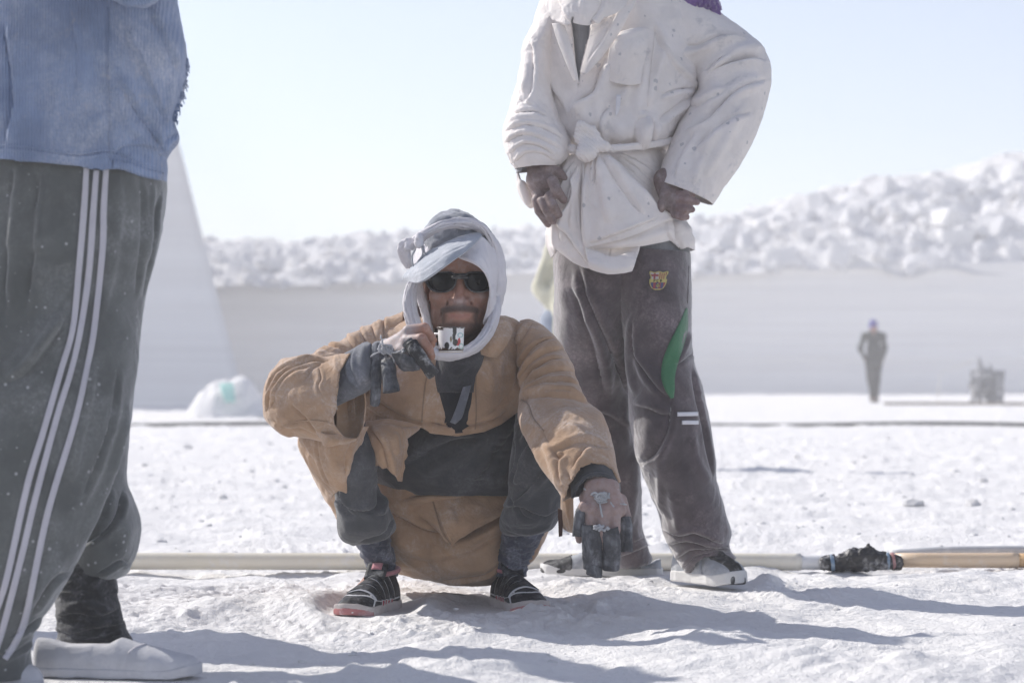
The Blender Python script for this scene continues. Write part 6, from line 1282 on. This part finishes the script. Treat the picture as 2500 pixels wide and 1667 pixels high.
st = [('d', 16, 14, [(20, 60), (38, 160), (40, 260), (20, 350)]), ('r', 14, 12, [(0, 60), (12, 180), (10, 300)]), ('r', 12, 7, [(330, 120), (350, 200), (390, 300), (420, 340)]), ('d', 12, 8, [(300, 60), (340, 160), (380, 260), (405, 330)]), ('d', 12, 8, [(290, 190), (330, 260), (372, 320), (400, 370)]), ('r', 9, 6, [(270, 210), (300, 280), (350, 340), (396, 360)]), ('g', 5, 4, [(264, 0), (262, 140), (266, 300), (272, 400)]),
      ('d', 10, 7, [(430, 330), (405, 345), (380, 372)]), ('g', 4, 3, [(-60, 360), (60, 362), (180, 380), (270, 372), (340, 400), (400, 415)]), ('d', 14, 7, [(180, 40), (200, 140), (190, 240)]), ('r', 14, 6, [(110, 100), (130, 220), (120, 330)]), ('d', 10, 5, [(270, 375), (300, 350), (350, 345)]), ('r', 8, 4, [(420, 180), (410, 240), (400, 280)]), ('d', 12, 7, [(360, 20), (400, 90), (430, 170)])]
G = wrinkle(sculpt(G, st, True), 2.2, .10, 201)
hem3 = [(-200, 396), (0, 394), (60, 393), (104, 395), (150, 400), (196, 404), (222, 413), (240, 417), (262, 412), (288, 411), (305, 416), (330, 424), (345, 430), (358, 435), (385, 440), (399, 446), (460, 450), (460, 520), (-200, 520)]
shirt3 = sh3('shirt', G, M_blue, wrap=True, thick=.003, cuts=[hem3], front_only=False)
ribbon('hem_band', shirt3, [(275, 402), (310, 406), (350, 420), (398, 432)], 20, M_blue, man3, lift=.0015, thick=.002)
ribbon('seam', shirt3, [(264, 20), (262, 140), (266, 300), (272, 396)], 3, M_blue, man3, lift=.001)
rs3 = np.random.RandomState(4)
for k in range(22):          # frayed edge at the back of the shirt
    v0 = 146 + 150 * rs3.rand(); u0 = np.interp(v0, [140, 190, 240, 290], [456, 455, 444, 427]); a = rs3.rand(6, 2) - .5; L_ = .35 + rs3.rand()
    pts = [(u0 - 8, v0, T3, 3.4, 3.0), (u0 + 1 * L_ + a[0, 0] * 5, v0 + a[0, 1] * 10, T3, 2.8, 2.2), (u0 + 4 * L_ + a[1, 0] * 7, v0 + 4 + a[1, 1] * 12, T3, 1.8, 1.5), (u0 + 6 * L_ + a[2, 0] * 10, v0 + 9 + a[2, 1] * 14, T3, 1.1, 1)]
    sh3('frayed_thread', tube(pts, 12, 6, up=(0, -1, 0)), M_blue, wrap=True, thick=0, cap=True)
G = tube([(410, -260, 4.38, 60, 60), (400, -140, 4.34, 56, 58), (372, -60, 4.30, 52, 54), (345, -28, 4.26, 40, 48), (300, -40, 4.20, 40, 46), (250, -90, 4.14, 38, 44)], 90, 60, up=(0, -1, 0))
sh3('sleeve', wrinkle(sculpt(G, [('d', 14, 8, [(400, -20), (340, 0), (290, 0)])], True), 2.5, .05, 7), M_blue, wrap=True, thick=.003)
# trousers: hips with near leg striding out of the picture, far leg behind
R = [(-96, 340, 394, 340, T3, .19), (-97, 400, 398, 400, T3, .19), (-98, 449, 400, 449, T3, .19), (-105, 525, 394, 525, T3, .185), (-112, 612, 379, 612, T3 - .01, .175), (-120, 700, 352, 700, T3 - .02, .16), (-128, 790, 338, 790, T3 - .04, .145), (-140, 880, 330, 880, T3 - .06, .135), (-155, 966, 320, 966, T3 - .08, .13), (-175, 1076, 298, 1076, T3 - .10, .125), (-190, 1160, 270, 1160, T3 - .11, .12), (-200, 1250, 234, 1250, T3 - .12, .115), (-205, 1347, 194, 1347, T3 - .125, .11), (-205, 1410, 165, 1410, T3 - .13, .105), (-200, 1470, 130, 1465, T3 - .13, .095), (-185, 1540, 84, 1530, T3 - .13, .085), (-170, 1600, 70, 1590, T3 - .13, .08), (-160, 1660, 78, 1650, T3 - .13, .075)]
G = loft(R, 320, 260)
st = [('d', 14, 9, [(44, 400), (40, 500), (30, 600), (22, 760)]), ('r', 8, 6, [(40, 460), (34, 540), (26, 620)]), ('r', 8, 7, [(96, 500), (94, 560), (88, 620)]), ('d', 16, 10, [(110, 400), (100, 500), (92, 640), (70, 760)]), ('d', 18, 12, [(20, 930), (60, 900), (110, 840), (150, 780)]), ('r', 10, 6, [(60, 910), (110, 830), (150, 760)]),
      ('r', 9, 5, [(284, 420), (288, 500), (270, 640), (245, 780)]), ('d', 10, 6, [(345, 440), (350, 500), (345, 600), (330, 720)]), ('r', 6, 5, [(372, 450), (362, 540), (350, 640)]), ('d', 8, 7, [(392, 470), (374, 560), (360, 650), (344, 730)]), ('r', 10, 8, [(312, 980), (290, 1080), (240, 1220), (195, 1330)]), ('r', 9, 5, [(225, 880), (215, 960), (190, 1080), (170, 1180)]), ('d', 12, 6, [(290, 900), (280, 1000), (250, 1100), (200, 1230)]),
      ('d', 12, 6, [(120, 1330), (90, 1420), (60, 1480)]), ('d', 14, 7, [(170, 1400), (130, 1420), (80, 1500)]), ('d', 9, 8, [(110, 1500), (70, 1530), (20, 1560)]), ('d', 8, 8, [(80, 1560), (40, 1590), (-10, 1610)]), ('d', 14, 6, [(0, 1000), (-10, 1150), (-30, 1300)])]
G = wrinkle(sculpt(G, st, True), 2.4, .11, 203)
trk = sh3('trousers', G, M_gtrk, wrap=True, thick=.003)
R = [(110, 820, 330, 820, 4.64, .12), (130, 900, 326, 900, 4.65, .115), (145, 1000, 318, 1000, 4.66, .11), (155, 1100, 308, 1100, 4.665, .105), (158, 1176, 305, 1176, 4.66, .10), (162, 1230, 322, 1226, 4.655, .10), (166, 1280, 337, 1276, 4.65, .10), (170, 1330, 334, 1326, 4.65, .10), (174, 1375, 322, 1366, 4.65, .095), (178, 1398, 306, 1398, 4.65, .085), (190, 1402, 285, 1408, 4.65, .06)]
G = loft(R, 200, 150)
sh3('trouser_leg', wrinkle(sculpt(G, [('d', 14, 10, [(300, 1200), (290, 1260), (250, 1310), (200, 1340)]), ('d', 10, 9, [(310, 1390), (290, 1370), (262, 1390), (240, 1400)]), ('b', 26, 8, [(300, 1300), (290, 1340)]), ('r', 9, 5, [(270, 1190), (262, 1260), (230, 1320)])], True), 2.2, .09, 205), M_gtrk, wrap=True, thick=.003)
for ln in ([(211, 405), (205, 510), (192, 663), (178, 800), (150, 900), (107, 1049), (66, 1187), (17, 1408), (-12, 1500)], [(235, 415), (228, 510), (217, 663), (197, 800), (175, 900), (138, 1021), (88, 1209), (52, 1360), (11, 1519), (-14, 1600)], [(259, 410), (253, 510), (250, 612), (230, 800), (212, 900), (182, 1032), (116, 1253), (66, 1491), (42, 1560), (12, 1608)]):
    ribbon('stripe', trk, ln, 13, M_stripe, man3, lift=.0025, thick=.002, wv=[13, 16, 15, 14, 15, 16, 16, 14])
G = loft([(156, 1370, 280, 1370, 4.62, .052), (148, 1410, 277, 1410, 4.61, .052), (141, 1450, 284, 1450, 4.60, .052), (143, 1500, 292, 1500, 4.595, .050), (145, 1540, 303, 1538, 4.59, .050), (146, 1570, 322, 1566, 4.58, .048), (146, 1590, 344, 1588, 4.575, .045), (150, 1606, 350, 1604, 4.57, .042)], 130, 110)
G = sculpt(G, [('d', 7, 7, [(143, 1500), (190, 1490), (240, 1500), (290, 1480)]), ('d', 7, 7, [(145, 1535), (190, 1540), (240, 1525), (295, 1520)]), ('r', 8, 5, [(150, 1480), (210, 1475), (280, 1490)]), ('d', 7, 6, [(150, 1560), (220, 1570), (280, 1550), (312, 1540)]), ('d', 5, 4, [(315, 1540), (322, 1565), (318, 1580)])], True)
sh3('sock', wrinkle(G, 3.2, .035, 5, aniso=(.6, .6, 1.8)), M_sock3, wrap=True, thick=.003)
fr = shoe_frame((-.888, 4.50), (-.575, 4.46), .002); up4 = upper_sdf(fr, .072, .060, .046, .02); sol4 = sole_sdf(fr, .018, .003); lo, hi = shoe_box(fr)
M_slip3 = cloth('chalk_covered_slip_on', (.60, .60, .63), (.74, .73, .75), .85, .9, .1, sheen=0, dsc=14, crease=.4)
def up4b(p):
    t, w, z, L = shoe_local(p, fr); return smax(up4(p), z - np.interp(t, [0, .06, .2, .45, .6, .75, 1], [.072, .070, .058, .060, .088, .08, .07]), .005)
s3 = solid('shoe', lambda p: up4b(p) + .0012 * vnoise(p * 40, 6), lo, hi, .0026, M_slip3, man3)
solid('sole', lambda p: sol4(p) + .001 * vnoise(p * 40, 4), lo, hi, .0026, M_slip3, s3)
surf_strip('gusset_seam', fr, up4b, [(.52, -.056), (.60, -.038), (.66, -.012), (.66, .012), (.60, .038)], .0022, M_stripe, s3, n=30, off=.001, m=3)
def body3(p):
    d = smin(sd_ell(p, P(175, -60, T3), (.12, .16, .30)), sd_ell(p, P(165, 480, T3), (.13, .15, .18)), .12)
    d = smin(d, sd_cap(p, P(180, -400, T3), P(190, -500, T3), .055, .055), .04); d = smin(d, sd_ell(p, P(205, -590, T3), (.095, .078, .115)), .03)
    for a, b_, ra, rb in ((P(130, 500, T3 - .08), P(70, 1000, T3 - .1), .075, .052), (P(70, 1000, T3 - .1), P(-50, 1570, 4.38), .048, .032), (P(-50, 1570, 4.38), P(10, 1640, 4.40), .03, .02), (P(210, 500, T3 + .08), P(245, 1000, 4.65), .07, .045), (P(245, 1000, 4.65), P(212, 1560, 4.60), .042, .022), (P(212, 1580, 4.59), P(330, 1620, 4.50), .022, .018),
                          (P(180, -300, T3 - .16), P(380, -120, 4.34), .05, .042), (P(380, -120, 4.34), P(240, -120, 4.12), .042, .03), (P(240, -120, 4.12), P(190, -150, 4.08), .034, .02), (P(180, -300, T3 + .18), P(160, 0, T3 + .22), .05, .04), (P(160, 0, T3 + .22), P(240, 160, T3 + .2), .04, .03)):
        d = smin(d, sd_cap(p, a, b_, ra, rb), .025)
    return d
V3 = surfnet(body3, (-1.15, 3.95, .03), (-.45, 4.9, 1.95), .014); b3 = unite('body', [V3], .010, M_skin, man3); paint(b3, np.zeros((len(b3.data.vertices), 3)))
def fshoe(p):
    return sd_cap(p, P(-60, 1640, 4.38), P(60, 1665, 4.38), .04, .035)
solid('shoe', fshoe, P(-60, 1640, 4.38) + (-.1, -.08, -.06), P(60, 1665, 4.38) + (.1, .08, .1), .005, M_slip3, man3)

# ------------------------------------------------------------------ people further off
def walker(label, base, H, mats, pose, res=.02, group=None, back=False):
    t = thing('person', label, 'man', base, group); s = H / 1.75; B = np.array(base)
    g = lambda x, y, z: B + s * np.array([x, y, z])
    J = dict(hipL=(-.09, 0, .92), hipR=(.09, 0, .92), kneeL=(-.10, -.02, .50), kneeR=(.10, -.03, .50), ankL=(-.07, .03, .09), ankR=(.07, .03, .09), toeL=(-.08, -.14, .03), toeR=(.08, -.14, .03), neck=(0, 0, 1.42), head=(0, -.01, 1.62), shL=(-.19, 0, 1.40), shR=(.19, 0, 1.40), elL=(-.26, .03, 1.12), elR=(.25, .02, 1.12), wrL=(-.20, -.06, .90), wrR=(.22, -.04, .88), waist=(0, 0, 1.08)); J.update(pose)
    j = {k: g(*v) for k, v in J.items()}
    lo = np.min(list(j.values()), 0) - .25 * s; hi = np.max(list(j.values()), 0) + .25 * s; lo[2] = B[2] - .01
    cp = lambda p, a, b_, ra, rb: sd_cap(p, j[a], j[b_], ra * s, rb * s)
    def bd(p):
        d = sd_ell(p, j['head'], np.array([.078, .098, .118]) * s); d = smin(d, cp(p, 'head', 'neck', .05, .06), .03); d = smin(d, cp(p, 'neck', 'waist', .12, .11), .05)
        for a, b_, r1, r2 in (('waist', 'hipL', .1, .08), ('waist', 'hipR', .1, .08), ('hipL', 'kneeL', .075, .05), ('kneeL', 'ankL', .05, .035), ('hipR', 'kneeR', .075, .05), ('kneeR', 'ankR', .05, .035), ('ankL', 'toeL', .035, .03), ('ankR', 'toeR', .035, .03), ('shL', 'elL', .045, .038), ('elL', 'wrL', .038, .03), ('shR', 'elR', .045, .038), ('elR', 'wrR', .038, .03)):
            d = smin(d, cp(p, a, b_, r1, r2), .03)
        for w_, e_ in (('wrL', 'elL'), ('wrR', 'elR')):
            dr = (j[w_] - j[e_]) / np.linalg.norm(j[w_] - j[e_]); d = smin(d, sd_cap(p, j[w_], j[w_] + dr * .09 * s, .034 * s, .026 * s), .01)
            for k in range(4): off = np.array([0, (k - 1.5) * .02, 0]) * s; d = smin(d, sd_cap(p, j[w_] + dr * .09 * s + off, j[w_] + dr * (.16 - .01 * abs(k - 1)) * s + off, .011 * s, .008 * s), .004)
        return d
    b = solid('body', bd, lo, hi, res * .8, mats[0], t); paint(b, np.zeros((len(b.data.vertices), 3)))
    def ct(p):
        d = cp(p, 'neck', 'waist', .13, .15); sh = smin(cp(p, 'shL', 'shR', .075, .075), d, .08); hem = (j['hipL'] + j['hipR']) / 2 - np.array([0, 0, .06 * s]); d = smin(sh, sd_cap(p, j['waist'], hem, .15 * s, .165 * s), .06)
        for a, b_, r1, r2 in (('shL', 'elL', .07, .06), ('elL', 'wrL', .06, .045), ('shR', 'elR', .07, .06), ('elR', 'wrR', .06, .045)): d = smin(d, cp(p, a, b_, r1, r2), .035)
        d = smax(d, (hem[2] - .10 * s) - p[..., 2], .01)
        return d + .010 * s * ridged(p / s * np.array([7, 7, 3.5]), 2, 5)
    solid('jacket', ct, lo, hi, res, mats[1], t)
    def tr(p):
        d = None
        for a, b_, r1, r2 in (('hipL', 'kneeL', .11, .075), ('kneeL', 'ankL', .075, .06), ('hipR', 'kneeR', .11, .075), ('kneeR', 'ankR', .075, .06)):
            e = cp(p, a, b_, r1, r2); d = e if d is None else smin(d, e, .02)
        return smax(d, p[..., 2] - j['waist'][2], .01) + .008 * s * ridged(p / s * np.array([8, 8, 5]), 2, 9)
    solid('trousers', tr, lo, hi, res, mats[2], t)
    def hw(p):
        d = smax(sd_ell(p, j['head'] + np.array([0, .015, .02]) * s, np.array([.098, .115, .13]) * s), -sd_ell(p, j['head'] + np.array([0, .15 if back else -.12, -.02]) * s, np.array([.06, .08, .07]) * s), .01)
        return smin(d, sd_ell(p, j['neck'] + np.array([0, 0, .05]) * s, np.array([.105, .10, .07]) * s), .04) + .006 * ridged(p / s * 12, 2, 2)
    solid('head_wrap', hw, j['head'] - .25 * s, j['head'] + .25 * s, res * .7, mats[3], t)
    for a, b_ in (('ankL', 'toeL'), ('ankR', 'toeR')):
        solid('shoe', lambda p: np.maximum(smin(sd_cap(p, j[a] * (1, 1, 1) - np.array([0, -.03, .05]) * s, j[b_], .045 * s, .042 * s), sd_cap(p, j[a], j[a] - np.array([0, 0, .03 * s]), .05 * s, .05 * s), .02), B[2] - p[..., 2]), j[a] - .28 * s, j[a] + .25 * s, res * .7, mats[4], t)
    return t
C_ = lambda n, c, **k: cloth(n, c, **{**dict(amt=.25), **k})
Yf = 3288 / (983 - 919)
walker('distant man in dark clothes and a blue hood, far off at the right', ((2133 - CX) / F * Yf, Yf, 0), 1.78, [M_skin, C_('dark_grey_jacket', (.018, .02, .022)), C_('dark_trousers', (.016, .018, .02)), C_('blue_hood', (.09, .08, .36), amt=0), C_('black_boot', (.02, .02, .02))],
       dict(ankL=(-.03, 0, .09), ankR=(.05, .02, .09), toeL=(-.03, -.12, .03), toeR=(.06, -.12, .03), kneeL=(-.07, -.01, .5), kneeR=(.08, 0, .5), elL=(-.27, .03, 1.13), wrL=(-.19, .0, .93), head=(-.01, -.01, 1.60), wrR=(.20, .02, .95), elR=(.235, .02, 1.14)), .022, back=True)
walker('man in pale yellow shirt half hidden behind the standing man in the white tunic', (.36, 14.6, 0), 1.70, [M_skin, C_('pale_yellow_shirt', (.68, .65, .50), var=.15), C_('pale_blue_grey_trousers', (.30, .34, .42)), C_('white_wrap', (.7, .7, .7)), C_('brown_boot', (.1, .08, .06))],
       dict(elL=(-.19, .05, 1.12), wrL=(-.08, -.10, 1.0), head=(.09, -.04, 1.56), neck=(.07, -.02, 1.38), shL=(-.10, 0, 1.36), shR=(.24, 0, 1.38), elR=(.33, 0, 1.1)), .016)
walker('man outside the left of the frame whose shadow crosses the foreground', (-1.62, 5.62, 0), 1.74, [M_skin, M_blue, M_gtrk, M_scarf, M_slip3], {}, .014)
# blurred machine far right: a stone saw frame hung with tools, and its boom
mm = thing('stone_saw_frame', 'blurred grey stone cutting machine frame standing far off at the right', 'machine', ((2400 - CX) / F * 48, 48, 0))
M_mach = plastic('grey_machine_paint', (.20, .20, .21), (.36, .36, .37), .6)
rsm = np.random.RandomState(8)
def bar(name, a, b_, r, parent=mm, m=M_mach): return pipe(name, [tuple(P(*a)), tuple(P(*b_))], r, m, parent, nv=6, nu=8, wob=0)
for u in (2376, 2394, 2412, 2428, 2446): bar('post', (u, 986, 48 + rsm.rand() * .5), (u + rsm.randn() * 2, [905, 884, 900, 912, 905][(u - 2376) // 16 % 5], 48), .035)
for v in (905, 925, 948, 970): bar('rail', (2372, v, 48), (2448, v + 3, 48), .028)
for k in range(26):
    u0_, v0_ = 2370 + 74 * rsm.rand(), 890 + 85 * rsm.rand(); dv_ = 12 + 30 * rsm.rand()
    bar('lever', (u0_, v0_, 47.8 + .4 * rsm.rand()), (u0_ + (rsm.rand() - .5) * 26, v0_ + dv_, 47.8 + .4 * rsm.rand()), .018 + .03 * rsm.rand())
for (u0_, v0_, w_, h_) in ((2386, 935, .10, .13), (2412, 952, .12, .10), (2438, 928, .08, .16), (2396, 905, .07, .09), (2426, 972, .13, .07)):
    c_ = P(u0_, v0_, 48.1); solid('motor_housing', lambda p: smax(smax(np.abs(p[..., 0] - c_[0]) - w_, np.abs(p[..., 2] - c_[2]) - h_, .03), np.abs(p[..., 1] - c_[1]) - .12, .03) + .01 * vnoise(p * 14, 3), c_ - .25, c_ + .25, .025, M_mach, mm)
bar('mast', (2392, 905, 48), (2390, 872, 48), .03)
bar('boom', (2372, 885, 48), (2300, 905, 48), .009, m=M_cream); bar('boom_post', (2296, 910, 48), (2288, 985, 48), .009, m=M_cream)
